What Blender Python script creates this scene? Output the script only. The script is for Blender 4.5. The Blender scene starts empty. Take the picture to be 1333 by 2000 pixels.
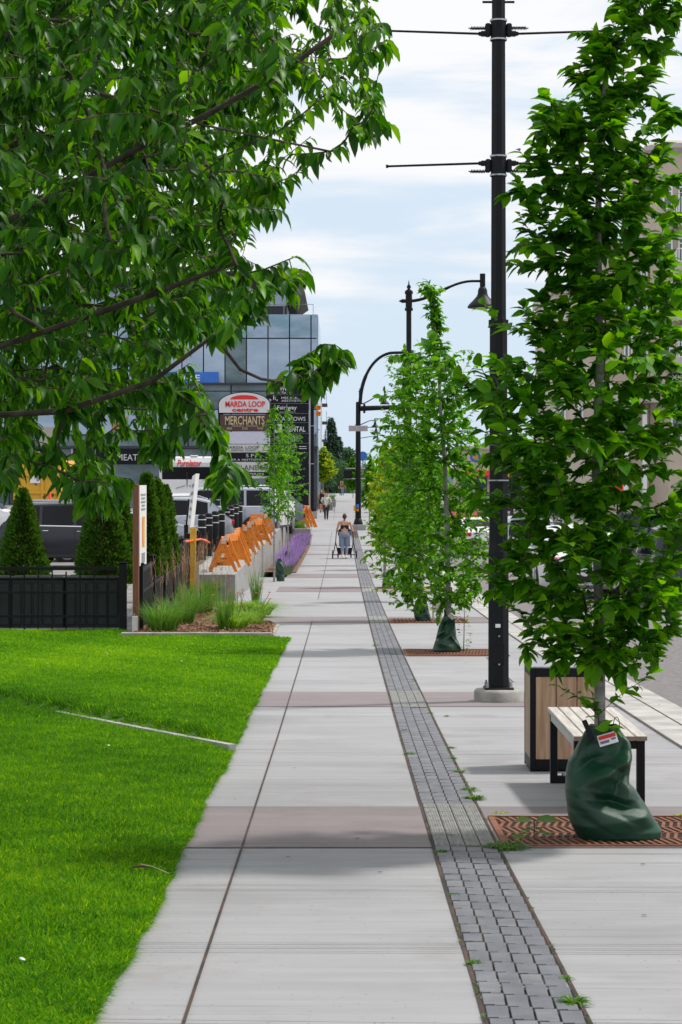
import bpy, bmesh, math, random
import numpy as np
from mathutils import Vector, Matrix, Euler
random.seed(7); RNG = np.random.default_rng(11)
R = math.radians
scene = bpy.context.scene
COL = scene.collection

# ------------------------------------------------------------------ camera, light, sky
CAMZ = 1.7; F = 4300.0; PX = 668.0; PY = 939.0
cam_d = bpy.data.cameras.new('camera'); cam = bpy.data.objects.new('camera', cam_d); COL.objects.link(cam)
cam.location = (0, 0, CAMZ); cam.rotation_euler = (R(90), 0, 0)
cam_d.sensor_fit = 'VERTICAL'; cam_d.sensor_height = 36.0; cam_d.sensor_width = 24.0
cam_d.lens = 36.0 * F / 2000.0
cam_d.shift_x = -(PX - 666.5) / 2000.0; cam_d.shift_y = -(1000 - PY) / 2000.0
cam_d.clip_start = 0.2; cam_d.clip_end = 20000
cam_d.dof.use_dof = True; cam_d.dof.focus_distance = 30.0; cam_d.dof.aperture_fstop = 20.0
scene.camera = cam

SUN_EL, SUN_AZ = 57.0, 68.0          # azimuth measured from +Y towards +X
world = bpy.data.worlds.new('World'); scene.world = world; world.use_nodes = True
wn = world.node_tree.nodes; wl = world.node_tree.links; wn.clear()
wo = wn.new('ShaderNodeOutputWorld'); wb = wn.new('ShaderNodeBackground'); wb.inputs['Strength'].default_value = 0.105
sky = wn.new('ShaderNodeTexSky'); sky.sky_type = 'NISHITA'; sky.sun_disc = False
sky.sun_elevation = R(SUN_EL); sky.sun_rotation = R(SUN_AZ); sky.air_density = 1.0; sky.dust_density = 1.6; sky.ozone_density = 1.5
tc = wn.new('ShaderNodeTexCoord'); mp = wn.new('ShaderNodeMapping'); mp.inputs['Scale'].default_value = (3.0, 3.0, 15.0)
mp.inputs['Location'].default_value = (0.35, 0.0, 0.2)
nz = wn.new('ShaderNodeTexNoise'); nz.inputs['Scale'].default_value = 1.5; nz.inputs['Detail'].default_value = 9; nz.inputs['Roughness'].default_value = 0.55
nz.inputs['Distortion'].default_value = 0.35
sx = wn.new('ShaderNodeSeparateXYZ')
grad = wn.new('ShaderNodeMapRange'); grad.inputs[1].default_value = 0.07; grad.inputs[2].default_value = 0.20; grad.inputs[3].default_value = -0.17; grad.inputs[4].default_value = 0.115
add = wn.new('ShaderNodeMath'); add.operation = 'ADD'
rmp = wn.new('ShaderNodeMapRange'); rmp.inputs[1].default_value = 0.42; rmp.inputs[2].default_value = 0.60; rmp.interpolation_type = 'SMOOTHSTEP'
mul = wn.new('ShaderNodeMath'); mul.operation = 'MULTIPLY'; mul.inputs[1].default_value = 0.95
mx = wn.new('ShaderNodeMixRGB'); mx.inputs[2].default_value = (8.8, 8.8, 8.9, 1)
# thin high veil over everything: pale blue
veil = wn.new('ShaderNodeMixRGB'); veil.inputs[0].default_value = 0.90; veil.inputs[2].default_value = (6.3, 7.45, 8.7, 1)
wl.new(tc.outputs['Generated'], mp.inputs[0]); wl.new(mp.outputs[0], nz.inputs['Vector'])
wl.new(tc.outputs['Generated'], sx.inputs[0]); wl.new(sx.outputs['Z'], grad.inputs[0])
wl.new(nz.outputs['Fac'], add.inputs[0]); wl.new(grad.outputs[0], add.inputs[1]); wl.new(add.outputs[0], rmp.inputs[0])
wl.new(rmp.outputs[0], mul.inputs[0]); wl.new(mul.outputs[0], mx.inputs[0])
wl.new(sky.outputs[0], veil.inputs[1]); wl.new(veil.outputs[0], mx.inputs[1]); wl.new(mx.outputs[0], wb.inputs['Color']); wl.new(wb.outputs[0], wo.inputs[0])
sd = bpy.data.lights.new('sun', 'SUN'); sd.energy = 3.3; sd.angle = R(5.0); sd.color = (1.0, 0.95, 0.88)
so = bpy.data.objects.new('sun', sd); COL.objects.link(so)
sv = Vector((math.sin(R(SUN_AZ))*math.cos(R(SUN_EL)), math.cos(R(SUN_AZ))*math.cos(R(SUN_EL)), math.sin(R(SUN_EL))))
so.rotation_euler = (-sv).to_track_quat('-Z', 'Y').to_euler()
scene.view_settings.view_transform = 'Standard'; scene.view_settings.look = 'None'
scene.view_settings.exposure = 0.10; scene.view_settings.gamma = 1.0
scene.view_settings.use_curve_mapping = False
try:
    scene.cycles.use_denoising = True; scene.cycles.max_bounces = 8; scene.cycles.transparent_max_bounces = 8
except Exception: pass

# ------------------------------------------------------------------ ground profile
_dy = [-50, 0, 7.4, 11.6, 18, 25.7, 36, 50, 65, 80, 95, 110, 143, 200, 260, 290, 330, 420, 700, 1500, 12000]
_dd = [1.55, 1.72, 1.82, 1.95, 2.12, 2.28, 2.47, 2.66, 2.80, 2.88, 2.88, 2.80, 2.52, 2.12, 1.76, 1.72, 1.85, 2.9, 8, 14, 14]
def gz(y):
    v = 0.0
    for k in (-2, -1, 0, 1, 2): v += np.interp(y * (1 + 0.03*k), _dy, _dd)
    return CAMZ - v / 5.0
def zat(py):
    lo, hi = 5.0, 255.0
    for _ in range(50):
        m = (lo + hi) / 2
        if PY + F * (CAMZ - gz(m)) / m > py: lo = m
        else: hi = m
    return (lo + hi) / 2
def W(px, py, z): return Vector(((px - PX) * z / F, z, CAMZ - (py - PY) * z / F))
def XX(px, z): return (px - PX) * z / F
def ZZ(py, z): return CAMZ - (py - PY) * z / F
def G(px, py):
    z = zat(py); return Vector((XX(px, z), z, gz(z)))
def glot(y): return float(np.interp(y, [0, 20, 33.5, 36, 45, 56, 80, 100, 150, 400], [-.2, -.52, -.70, -.72, -.62, -.53, -.35, -.25, -.1, .1]))

# ------------------------------------------------------------------ materials
def newmat(name):
    m = bpy.data.materials.new(name); m.use_nodes = True
    return m, m.node_tree.nodes, m.node_tree.links, m.node_tree.nodes['Principled BSDF']
def mat(name, col, rough=0.6, metal=0.0, var=0.12, scale=6.0, bump=0.0, bscale=60.0, spec=0.5, stretch=(1,1,1), emit=None, es=0.0, coat=0.0, col2=None, lo=.35, hi=.65, detail=5):
    m, n, l, b = newmat(name)
    b.inputs['Roughness'].default_value = rough; b.inputs['Metallic'].default_value = metal
    b.inputs['Specular IOR Level'].default_value = spec
    b.inputs['Coat Weight'].default_value = coat
    t = n.new('ShaderNodeTexCoord'); mpn = n.new('ShaderNodeMapping'); mpn.inputs['Scale'].default_value = stretch
    nt = n.new('ShaderNodeTexNoise'); nt.inputs['Scale'].default_value = scale; nt.inputs['Detail'].default_value = detail
    l.new(t.outputs['Object'], mpn.inputs[0]); l.new(mpn.outputs[0], nt.inputs['Vector'])
    mr = n.new('ShaderNodeMapRange'); mr.inputs[1].default_value = lo; mr.inputs[2].default_value = hi
    l.new(nt.outputs['Fac'], mr.inputs[0])
    mi = n.new('ShaderNodeMixRGB')
    c2 = col2 if col2 else tuple(min(1, c * (1 + var)) for c in col)
    c1 = col if col2 else tuple(c * (1 - var) for c in col)
    mi.inputs[1].default_value = (*c1, 1); mi.inputs[2].default_value = (*c2, 1)
    l.new(mr.outputs[0], mi.inputs[0]); l.new(mi.outputs[0], b.inputs['Base Color'])
    if bump:
        nb = n.new('ShaderNodeTexNoise'); nb.inputs['Scale'].default_value = bscale; nb.inputs['Detail'].default_value = 3
        l.new(mpn.outputs[0], nb.inputs['Vector'])
        bp = n.new('ShaderNodeBump'); bp.inputs['Strength'].default_value = bump; bp.inputs['Distance'].default_value = 0.01
        l.new(nb.outputs['Fac'], bp.inputs['Height']); l.new(bp.outputs[0], b.inputs['Normal'])
    if emit: b.inputs['Emission Color'].default_value = (*emit, 1); b.inputs['Emission Strength'].default_value = es
    return m
def leafmat(name, dark, mid, light, trans=0.35, rough=0.42, spec=0.25):
    m, n, l, b = newmat(name)
    a = n.new('ShaderNodeAttribute'); a.attribute_name = 'rnd'
    cr = n.new('ShaderNodeValToRGB'); e = cr.color_ramp.elements
    e[0].position = 0.0; e[0].color = (*dark, 1); e[1].position = 1.0; e[1].color = (*light, 1)
    x = e.new(0.5); x.color = (*mid, 1)
    x = e.new(0.93); x.color = (*[0.5*(p+q) for p, q in zip(mid, light)], 1)
    l.new(a.outputs['Fac'], cr.inputs[0]); l.new(cr.outputs[0], b.inputs['Base Color'])
    b.inputs['Roughness'].default_value = rough; b.inputs['Specular IOR Level'].default_value = spec
    tr = n.new('ShaderNodeBsdfTranslucent'); hs = n.new('ShaderNodeHueSaturation'); hs.inputs['Value'].default_value = 2.9; hs.inputs['Hue'].default_value = 0.485; hs.inputs['Saturation'].default_value = 1.05
    l.new(cr.outputs[0], hs.inputs['Color']); l.new(hs.outputs[0], tr.inputs[0])
    ms = n.new('ShaderNodeMixShader'); ms.inputs[0].default_value = trans
    l.new(b.outputs[0], ms.inputs[1]); l.new(tr.outputs[0], ms.inputs[2]); l.new(ms.outputs[0], n['Material Output'].inputs[0])
    return m
def concrete(name, base, dark, stretchx=0.5, lines=0.5, pink=0.0):
    m, n, l, b = newmat(name)
    t = n.new('ShaderNodeTexCoord')
    def noise(sc, st, det=4, rough=0.5, lo=.35, hi=.65):
        mp_ = n.new('ShaderNodeMapping'); mp_.inputs['Scale'].default_value = st
        nt = n.new('ShaderNodeTexNoise'); nt.inputs['Scale'].default_value = sc; nt.inputs['Detail'].default_value = det; nt.inputs['Roughness'].default_value = rough
        l.new(t.outputs['Object'], mp_.inputs[0]); l.new(mp_.outputs[0], nt.inputs['Vector'])
        mr = n.new('ShaderNodeMapRange'); mr.inputs[1].default_value = lo; mr.inputs[2].default_value = hi
        l.new(nt.outputs['Fac'], mr.inputs[0]); return mr.outputs[0]
    def mix(fac, c1, c2, k=1.0):
        mi = n.new('ShaderNodeMixRGB')
        if k != 1.0:
            mm = n.new('ShaderNodeMath'); mm.operation = 'MULTIPLY'; mm.inputs[1].default_value = k; l.new(fac, mm.inputs[0]); fac = mm.outputs[0]
        l.new(fac, mi.inputs[0])
        for i, c in ((1, c1), (2, c2)):
            if isinstance(c, tuple): mi.inputs[i].default_value = (*c, 1)
            else: l.new(c, mi.inputs[i])
        return mi.outputs[0]
    c = mix(noise(2.2, (.30, 5.5, 1), 7, .66, .36, .66), base, dark, .8)
    c = mix(noise(1.1, (.5, 1.4, 1), 4, .6, .45, .62), c, tuple(x*.84 for x in dark), .5)
    c = mix(noise(1.0, (.5, 1.9, 1), 5, .6, .56, .70), c, tuple(x*1.2 for x in base), .5)
    c = mix(noise(1.0, (1.2, .8, 1), 3), c, tuple(x*1.08 for x in base), .35)
    c = mix(noise(1.0, (.20, 11, 1), 3, .55, .655, .675), c, tuple(x*.34 for x in base), lines)   # screed lines
    c = mix(noise(1.0, (.35, 30, 1), 3, .6, .63, .69), c, tuple(x*.55 for x in base), lines*.75)
    c = mix(noise(1.6, (1, 1, 1), 6, .62, .56, .74), c, (base[0]*.66, base[1]*.6, base[2]*.55), .45)
    c = mix(noise(42, (1, 1, 1), 2, .5, .70, .74), c, tuple(x*.35 for x in base), .6)
    c = mix(noise(1.3, (1, .7, 1), 7, .7, .60, .72), c, tuple(x*.72 for x in base), .45)
    l.new(c, b.inputs['Base Color']); b.inputs['Roughness'].default_value = 0.78; b.inputs['Specular IOR Level'].default_value = .35
    bp = n.new('ShaderNodeBump'); bp.inputs['Strength'].default_value = .25; bp.inputs['Distance'].default_value = .004
    nb = n.new('ShaderNodeTexNoise'); nb.inputs['Scale'].default_value = 30; nb.inputs['Detail'].default_value = 4
    mpb = n.new('ShaderNodeMapping'); mpb.inputs['Scale'].default_value = (.3, 4, 1)
    l.new(t.outputs['Object'], mpb.inputs[0]); l.new(mpb.outputs[0], nb.inputs['Vector']); l.new(nb.outputs['Fac'], bp.inputs['Height']); l.new(bp.outputs[0], b.inputs['Normal'])
    return m
M = {}
M['conc'] = concrete('concrete_paving', (.325, .325, .338), (.265, .265, .280), lines=.32)
M['concp'] = concrete('plum_tinted_concrete', (.225, .192, .200), (.185, .160, .170), lines=.4)
M['conc_kerb'] = mat('kerb_concrete', (.37, .36, .345), .85, var=.2, scale=3, bump=.4, bscale=60)
M['conc_old'] = mat('weathered_concrete', (.22, .215, .19), .88, col2=(.36, .35, .32), scale=5, bump=.5, bscale=50)
M['conc_wall'] = mat('cast_concrete', (.29, .285, .275), .85, var=.14, scale=2.5, bump=.2)
M['joint'] = mat('joint_dirt', (.028, .022, .020), .95, col2=(.085, .05, .036), scale=5)
M['joint2'] = mat('fine_joint', (.12, .11, .105), .95, var=.3)
M['asph'] = mat('asphalt', (.13, .12, .122), .88, col2=(.20, .185, .185), scale=14, bump=.6, bscale=160)
M['asph_lot'] = mat('parking_asphalt', (.17, .165, .165), .9, col2=(.25, .24, .235), scale=2, bump=.4)
M['earth'] = mat('dry_ground', (.17, .17, .11), .95, col2=(.10, .14, .05), scale=.4)
M['lawn_soil'] = mat('lawn_soil', (.035, .085, .008), .95, col2=(.055, .13, .012), scale=6, bump=.5)
M['mulch'] = mat('bark_mulch', (.10, .045, .025), .95, col2=(.26, .14, .085), scale=26, bump=1.0, bscale=60, lo=.4, hi=.6)
M['paver_d'] = mat('charcoal_paver', (.105, .11, .130), .66, col2=(.155, .16, .182), scale=7, bump=.3, bscale=90)
M['paver_d2'] = mat('charcoal_paver_worn', (.125, .13, .148), .66, col2=(.18, .184, .20), scale=9, bump=.3, bscale=90)
M['paver_l'] = mat('pale_grooved_paver', (.19, .195, .19), .75, col2=(.28, .275, .265), scale=18, stretch=(3, .4, 1), bump=.4)
M['black'] = mat('black_powder_coat', (.004, .0045, .007), .48, var=.3, scale=3, spec=.25)
M['black2'] = mat('satin_black_metal', (.005, .0055, .008), .52, var=.3, scale=5, spec=.25)
M['steel'] = mat('galvanised_steel', (.42, .43, .45), .35, metal=.9, var=.2, scale=30)
M['rust'] = mat('rusted_iron', (.17, .058, .028), .85, col2=(.26, .095, .045), scale=14, bump=.5, bscale=120)
M['pit'] = mat('dark_soil', (.022, .014, .010), .95, var=.4, scale=18)
M['wood'] = mat('cedar_boards', (.36, .21, .125), .55, col2=(.52, .34, .22), scale=3.0, stretch=(9, 9, .7), lo=.38, hi=.62, detail=8, bump=.15)
M['woodg'] = mat('greyed_slats', (.42, .39, .36), .7, col2=(.56, .53, .49), scale=4, stretch=(10, .8, 4), lo=.38, hi=.62, detail=7)
M['woodend'] = mat('slat_edge_wood', (.25, .17, .12), .7, col2=(.33, .24, .17), scale=20)
M['woodpost'] = mat('brown_stained_post', (.15, .055, .028), .7, col2=(.23, .095, .05), scale=5, stretch=(8, 8, .5))
M['barkg'] = mat('smooth_grey_bark', (.20, .19, .175), .8, col2=(.33, .32, .30), scale=7, stretch=(1, 1, 3), bump=.6, bscale=25)
M['barkd'] = mat('dark_bark', (.030, .020, .016), .85, col2=(.085, .06, .048), scale=16, bump=.6, bscale=40)
M['orange'] = mat('orange_painted_steel', (.60, .155, .004), .6, col2=(.74, .22, .006), scale=6)
M['plank'] = mat('pale_plank_end', (.60, .45, .36), .8, var=.15)
M['white'] = mat('white_paint', (.78, .78, .78), .45, var=.05)
M['whitepost'] = mat('white_tape', (.72, .72, .74), .5, var=.06)
M['yellowp'] = mat('yellow_safety_paint', (.68, .42, .03), .6, col2=(.55, .30, .03), scale=8)
M['tan'] = mat('beige_plastic', (.40, .37, .32), .6, var=.1)
M['red'] = mat('red_print', (.72, .02, .02), .45, var=.05)
M['rubber'] = mat('tyre_rubber', (.015, .015, .016), .85, var=.3)
M['rim'] = mat('alloy_rim', (.35, .36, .38), .35, metal=.8)
M['carglass'] = mat('tinted_glass', (.006, .008, .012), .08, var=.4, scale=.8, spec=.22)
M['chrome'] = mat('chrome_trim', (.65, .66, .68), .12, metal=1.0, var=.03)
M['redlens'] = mat('red_tail_lens', (.45, .01, .01), .2, spec=.8)
M['headlens'] = mat('clear_lamp_lens', (.55, .58, .60), .12, var=.2, scale=20)
M['plastic'] = mat('dark_trim_plastic', (.02, .02, .022), .7)
def txt(s, w, h, m, parent, loc, name='lettering', rot=(R(90), 0, 0), bold=0.0, depth=.004, shear=0.0, align=None, spacing=1.0, widths=None):
    c = bpy.data.curves.new(name, 'FONT'); c.body = s; c.extrude = depth; c.offset = bold; c.shear = shear; c.space_character = spacing
    c.resolution_u = 3
    o = bpy.data.objects.new('tmp_text', c); COL.objects.link(o)
    dg = bpy.context.evaluated_depsgraph_get(); dg.update()
    me = bpy.data.meshes.new_from_object(o.evaluated_get(dg)); COL.objects.unlink(o); bpy.data.objects.remove(o)
    n = len(me.vertices)
    if n:
        a = np.zeros(n*3); me.vertices.foreach_get('co', a); a = a.reshape(-1, 3)
        mn = a.min(0); mxx = a.max(0); cen = (mn+mxx)/2
        a[:, 0] = (a[:, 0]-cen[0]) * (w/max(1e-6, mxx[0]-mn[0])); a[:, 1] = (a[:, 1]-cen[1]) * (h/max(1e-6, mxx[1]-mn[1])); a[:, 2] -= mn[2]
        me.vertices.foreach_set('co', a.ravel()); me.update()
    me.materials.clear(); me.materials.append(m)
    t = bpy.data.objects.new(name, me); COL.objects.link(t); t.parent = parent; t.location = loc; t.rotation_euler = rot
    return t

# ------------------------------------------------------------------ builders
def tag(o, label=None, cat=None, group=None, kind=None):
    if label: o['label'] = label
    if cat: o['category'] = cat
    if group: o['group'] = group
    if kind: o['kind'] = kind
    return o
def thing(name, label, cat, loc=(0, 0, 0), rz=0.0, group=None):
    o = bpy.data.objects.new(name, None); COL.objects.link(o); o.location = loc; o.rotation_euler = (0, 0, rz)
    o.empty_display_size = .2
    return tag(o, label, cat, group)
def copy_tree(o, loc=None, rz=None, label=None, group=None, parent=None, scale=None):
    c = o.copy(); COL.objects.link(c)
    if parent is not None: c.parent = parent
    if loc is not None: c.location = loc
    if rz is not None: c.rotation_euler = (0, 0, rz)
    if label: c['label'] = label
    if group: c['group'] = group
    if scale: c.scale = scale
    for ch in [x for x in KIDS(o)]: copy_tree(ch, parent=c)
    return c
def KIDS(o): return [x for x in bpy.data.objects if x.parent == o]
def addmesh(name, V, Fc, m, parent=None, smooth=False, mi=None, loc=None):
    me = bpy.data.meshes.new(name); me.from_pydata([tuple(v) for v in V], [], [tuple(f) for f in Fc])
    if not isinstance(m, (list, tuple)): m = [m]
    for x in m: me.materials.append(x)
    if mi is not None: me.polygons.foreach_set('material_index', mi)
    if smooth: me.polygons.foreach_set('use_smooth', [True]*len(me.polygons))
    me.update()
    o = bpy.data.objects.new(name, me); COL.objects.link(o)
    if parent is not None: o.parent = parent
    if loc is not None: o.location = loc
    return o
class MB:
    def __init__(s): s.v = []; s.f = []; s.mi = []; s.cur = 0; s.sm = []
    def add(s, V, Fc, sm=False):
        k = len(s.v); s.v += [Vector(v) for v in V]; s.f += [tuple(i+k for i in f) for f in Fc]; s.mi += [s.cur]*len(Fc); s.sm += [sm]*len(Fc)
    def box(s, c, d, rz=0, rx=0, ry=0, bev=0.0):
        x, y, z = d[0]/2, d[1]/2, d[2]/2
        if bev > 0:
            b = min(bev, x*.9, y*.9, z*.9)
            V = []
            for sx_ in (-1, 1):
                for sy in (-1, 1):
                    for sz in (-1, 1):
                        V += [(sx_*(x-b), sy*(y-b), sz*z), (sx_*(x-b), sy*y, sz*(z-b)), (sx_*x, sy*(y-b), sz*(z-b))]
            bm = bmesh.new()
            for v in V: bm.verts.new(v)
            r = bmesh.ops.convex_hull(bm, input=bm.verts[:])
            bmesh.ops.dissolve_limit(bm, angle_limit=.01, verts=bm.verts[:], edges=bm.edges[:])
            bm.verts.index_update(); V = [v.co.copy() for v in bm.verts]; Fc = [[v.index for v in f.verts] for f in bm.faces]; bm.free()
        else:
            V = [Vector((a*x, b_*y, c_*z)) for a in (-1, 1) for b_ in (-1, 1) for c_ in (-1, 1)]
            Fc = [(0, 1, 3, 2), (4, 6, 7, 5), (0, 4, 5, 1), (2, 3, 7, 6), (0, 2, 6, 4), (1, 5, 7, 3)]
        m_ = Matrix.Translation(c) @ Euler((rx, ry, rz)).to_matrix().to_4x4()
        s.add([m_ @ Vector(v) for v in V], Fc)
    def hexa(s, P):   # 8 points: bottom 4 ccw, top 4 ccw
        s.add(P, [(3, 2, 1, 0), (4, 5, 6, 7), (0, 1, 5, 4), (1, 2, 6, 5), (2, 3, 7, 6), (3, 0, 4, 7)])
    def tube(s, pts, rad, n=8, cap=True, sm=True, rot=0.0):
        pts = [Vector(p) for p in pts]
        if not isinstance(rad, (list, tuple)): rad = [rad]*len(pts)
        V = []; Fc = []; up = None
        for i, p in enumerate(pts):
            t = (pts[min(i+1, len(pts)-1)] - pts[max(i-1, 0)])
            if t.length < 1e-9: t = Vector((0, 0, 1))
            t.normalize()
            if up is None: up = Vector((1, 0, 0)) if abs(t.x) < .9 else Vector((0, 1, 0))
            a = (up - t*up.dot(t)).normalized(); b = t.cross(a); up = a
            for k in range(n):
                an = 2*math.pi*k/n + rot
                V.append(p + (a*math.cos(an) + b*math.sin(an))*rad[i])
        for i in range(len(pts)-1):
            for k in range(n):
                k2 = (k+1) % n
                Fc.append((i*n+k, i*n+k2, (i+1)*n+k2, (i+1)*n+k))
        s.add(V, Fc, sm)
        if cap:
            s.add(V[:n], [tuple(reversed(range(n)))]); s.add(V[-n:], [tuple(range(n))])
    def cyl(s, a, b, r, n=12, sm=True): s.tube([a, b], r, n, True, sm)
    def lathe(s, c, prof, n=20, sm=True):
        c = Vector(c); V = []; Fc = []
        for (r, z) in prof:
            for k in range(n): V.append(c + Vector((r*math.cos(2*math.pi*k/n), r*math.sin(2*math.pi*k/n), z)))
        for i in range(len(prof)-1):
            for k in range(n): Fc.append((i*n+k, i*n+(k+1) % n, (i+1)*n+(k+1) % n, (i+1)*n+k))
        s.add(V, Fc, sm)
        s.add(V[:n], [tuple(reversed(range(n)))]); s.add(V[-n:], [tuple(range(n))])
    def prism(s, poly, y0, y1):   # poly in (x,z), extruded along y
        n = len(poly); V = [Vector((p[0], y0, p[1])) for p in poly] + [Vector((p[0], y1, p[1])) for p in poly]
        Fc = [tuple(range(n)), tuple(reversed(range(n, 2*n)))] + [(i, n+i, n+(i+1) % n, (i+1) % n) for i in range(n)]
        s.add(V, Fc)
    def prismx(s, poly, x0, x1):  # poly in (y,z)
        n = len(poly); V = [Vector((x0, p[0], p[1])) for p in poly] + [Vector((x1, p[0], p[1])) for p in poly]
        Fc = [tuple(reversed(range(n))), tuple(range(n, 2*n))] + [(i, (i+1) % n, n+(i+1) % n, n+i) for i in range(n)]
        s.add(V, Fc)
    def build(s, name, m, parent=None, loc=None, fix=True):
        o = addmesh(name, s.v, s.f, m, parent, mi=s.mi, loc=loc)
        o.data.polygons.foreach_set('use_smooth', s.sm)
        return o
def strip(name, x0, x1, y0, y1, m, dz=0.0, step=2.0, kind='structure', zf=gz, thick=0.0, parent=None):
    """x0,x1 may be functions of y; follows the ground profile"""
    f0 = x0 if callable(x0) else (lambda y: x0); f1 = x1 if callable(x1) else (lambda y: x1)
    ys = [y0]
    while ys[-1] < y1: ys.append(min(y1, ys[-1] + step * max(1, ys[-1]/60)))
    V = []; Fc = []
    for y in ys: V += [(f0(y), y, zf(y)+dz), (f1(y), y, zf(y)+dz)]
    for i in range(len(ys)-1): Fc.append((2*i, 2*i+1, 2*i+3, 2*i+2))
    if thick:
        k = len(V)
        V += [(v[0], v[1], v[2]-thick) for v in V]
        for i in range(len(ys)-1): Fc += [(2*i+2, k+2*i+2, k+2*i, 2*i), (2*i+1, k+2*i+1, k+2*i+3, 2*i+3)]
        Fc += [(0, k, k+1, 1), (2*len(ys)-1, k+2*len(ys)-1, k+2*len(ys)-2, 2*len(ys)-2)]
    o = addmesh(name, V, Fc, m, parent)
    if kind: o['kind'] = kind
    return o

# fast ribbons and leaves ------------------------------------------------
def fast_mesh(name, V, Q, m, parent=None, rnd=None, smooth=True, nper=4):
    me = bpy.data.meshes.new(name); nv = len(V); nf = len(Q)
    me.vertices.add(nv); me.vertices.foreach_set('co', V.astype(np.float32).ravel())
    me.loops.add(nf*nper); me.loops.foreach_set('vertex_index', Q.astype(np.int32).ravel())
    me.polygons.add(nf); me.polygons.foreach_set('loop_start', np.arange(0, nf*nper, nper, dtype=np.int32))
    me.polygons.foreach_set('loop_total', np.full(nf, nper, dtype=np.int32))
    me.polygons.foreach_set('use_smooth', np.full(nf, smooth))
    me.materials.append(m)
    if rnd is not None:
        at = me.attributes.new('rnd', 'FLOAT', 'POINT'); at.data.foreach_set('value', rnd.astype(np.float32))
    me.update(); me.validate()
    o = bpy.data.objects.new(name, me); COL.objects.link(o)
    if parent is not None: o.parent = parent
    return o
def nrm(a): return a / np.maximum(1e-9, np.linalg.norm(a, axis=1, keepdims=True))
def leaves(name, P, D, N, L, Wd, m, parent=None, droop=.25, fold=.18, rnd=None):
    """4 rows of 3 verts -> 6 quads; pointed leaf with a folded midrib and a drooping tip"""
    n = len(P); D = nrm(D); N = nrm(N - D * np.sum(N*D, 1, keepdims=True)); S = np.cross(D, N)
    ts = np.array([0.0, .22, .5, .78, 1.0]); ws = np.array([.03, .40, .5, .30, .01])
    V = np.zeros((n, 5, 3, 3)); L_ = L[:, None]; W_ = Wd[:, None]
    for i, (t, w) in enumerate(zip(ts, ws)):
        c = P + D*L_*t - N*(L_*droop*t*t) - np.array([0, 0, 1.0])*(L_*droop*.5*t*t)
        V[:, i, 1] = c; V[:, i, 0] = c - S*W_*w + N*W_*w*fold*2; V[:, i, 2] = c + S*W_*w + N*W_*w*fold*2
    V = V.reshape(-1, 3); base = np.arange(n)[:, None]*15
    q = []
    for i in range(4):
        a = i*3; q += [[a, a+3, a+4, a+1], [a+1, a+4, a+5, a+2]]
    Q = (base[:, :, None] + np.array(q)[None]).reshape(-1, 4)
    if rnd is None: rnd = RNG.random(n)
    return fast_mesh(name, V, Q, m, parent, np.repeat(rnd, 15))
def blades(name, P, D, L, Wd, m, parent=None, bend=.5, seg=3, rnd=None):
    """grass ribbons: start P, initial direction D, bending outward/down"""
    n = len(P); D = nrm(D); H = D.copy(); H[:, 2] = 0; H = nrm(H + 1e-4)
    S = np.cross(H, np.array([0, 0, 1.0])); a = RNG.random(n)[:, None]*1.6-.8; S = nrm(S*np.cos(a) + H*np.sin(a))
    V = np.zeros((n, seg+1, 2, 3)); L_ = L[:, None]; W_ = Wd[:, None]
    b = bend if isinstance(bend, np.ndarray) else np.full(n, bend); b = b[:, None]
    for i in range(seg+1):
        t = i/seg
        c = P + D*L_*t + H*(L_*b*t*t*.55) - np.array([0, 0, 1.0])*(L_*b*t*t*t*.6)
        w = W_ * (1 - t**1.6*.93) * .5
        V[:, i, 0] = c - S*w; V[:, i, 1] = c + S*w
    V = V.reshape(-1, 3); k = (seg+1)*2; base = np.arange(n)[:, None]*k
    q = [[2*i, 2*i+1, 2*i+3, 2*i+2] for i in range(seg)]
    Q = (base[:, :, None] + np.array(q)[None]).reshape(-1, 4)
    if rnd is None: rnd = RNG.random(n)
    return fast_mesh(name, V, Q, m, parent, np.repeat(rnd, k))

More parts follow.
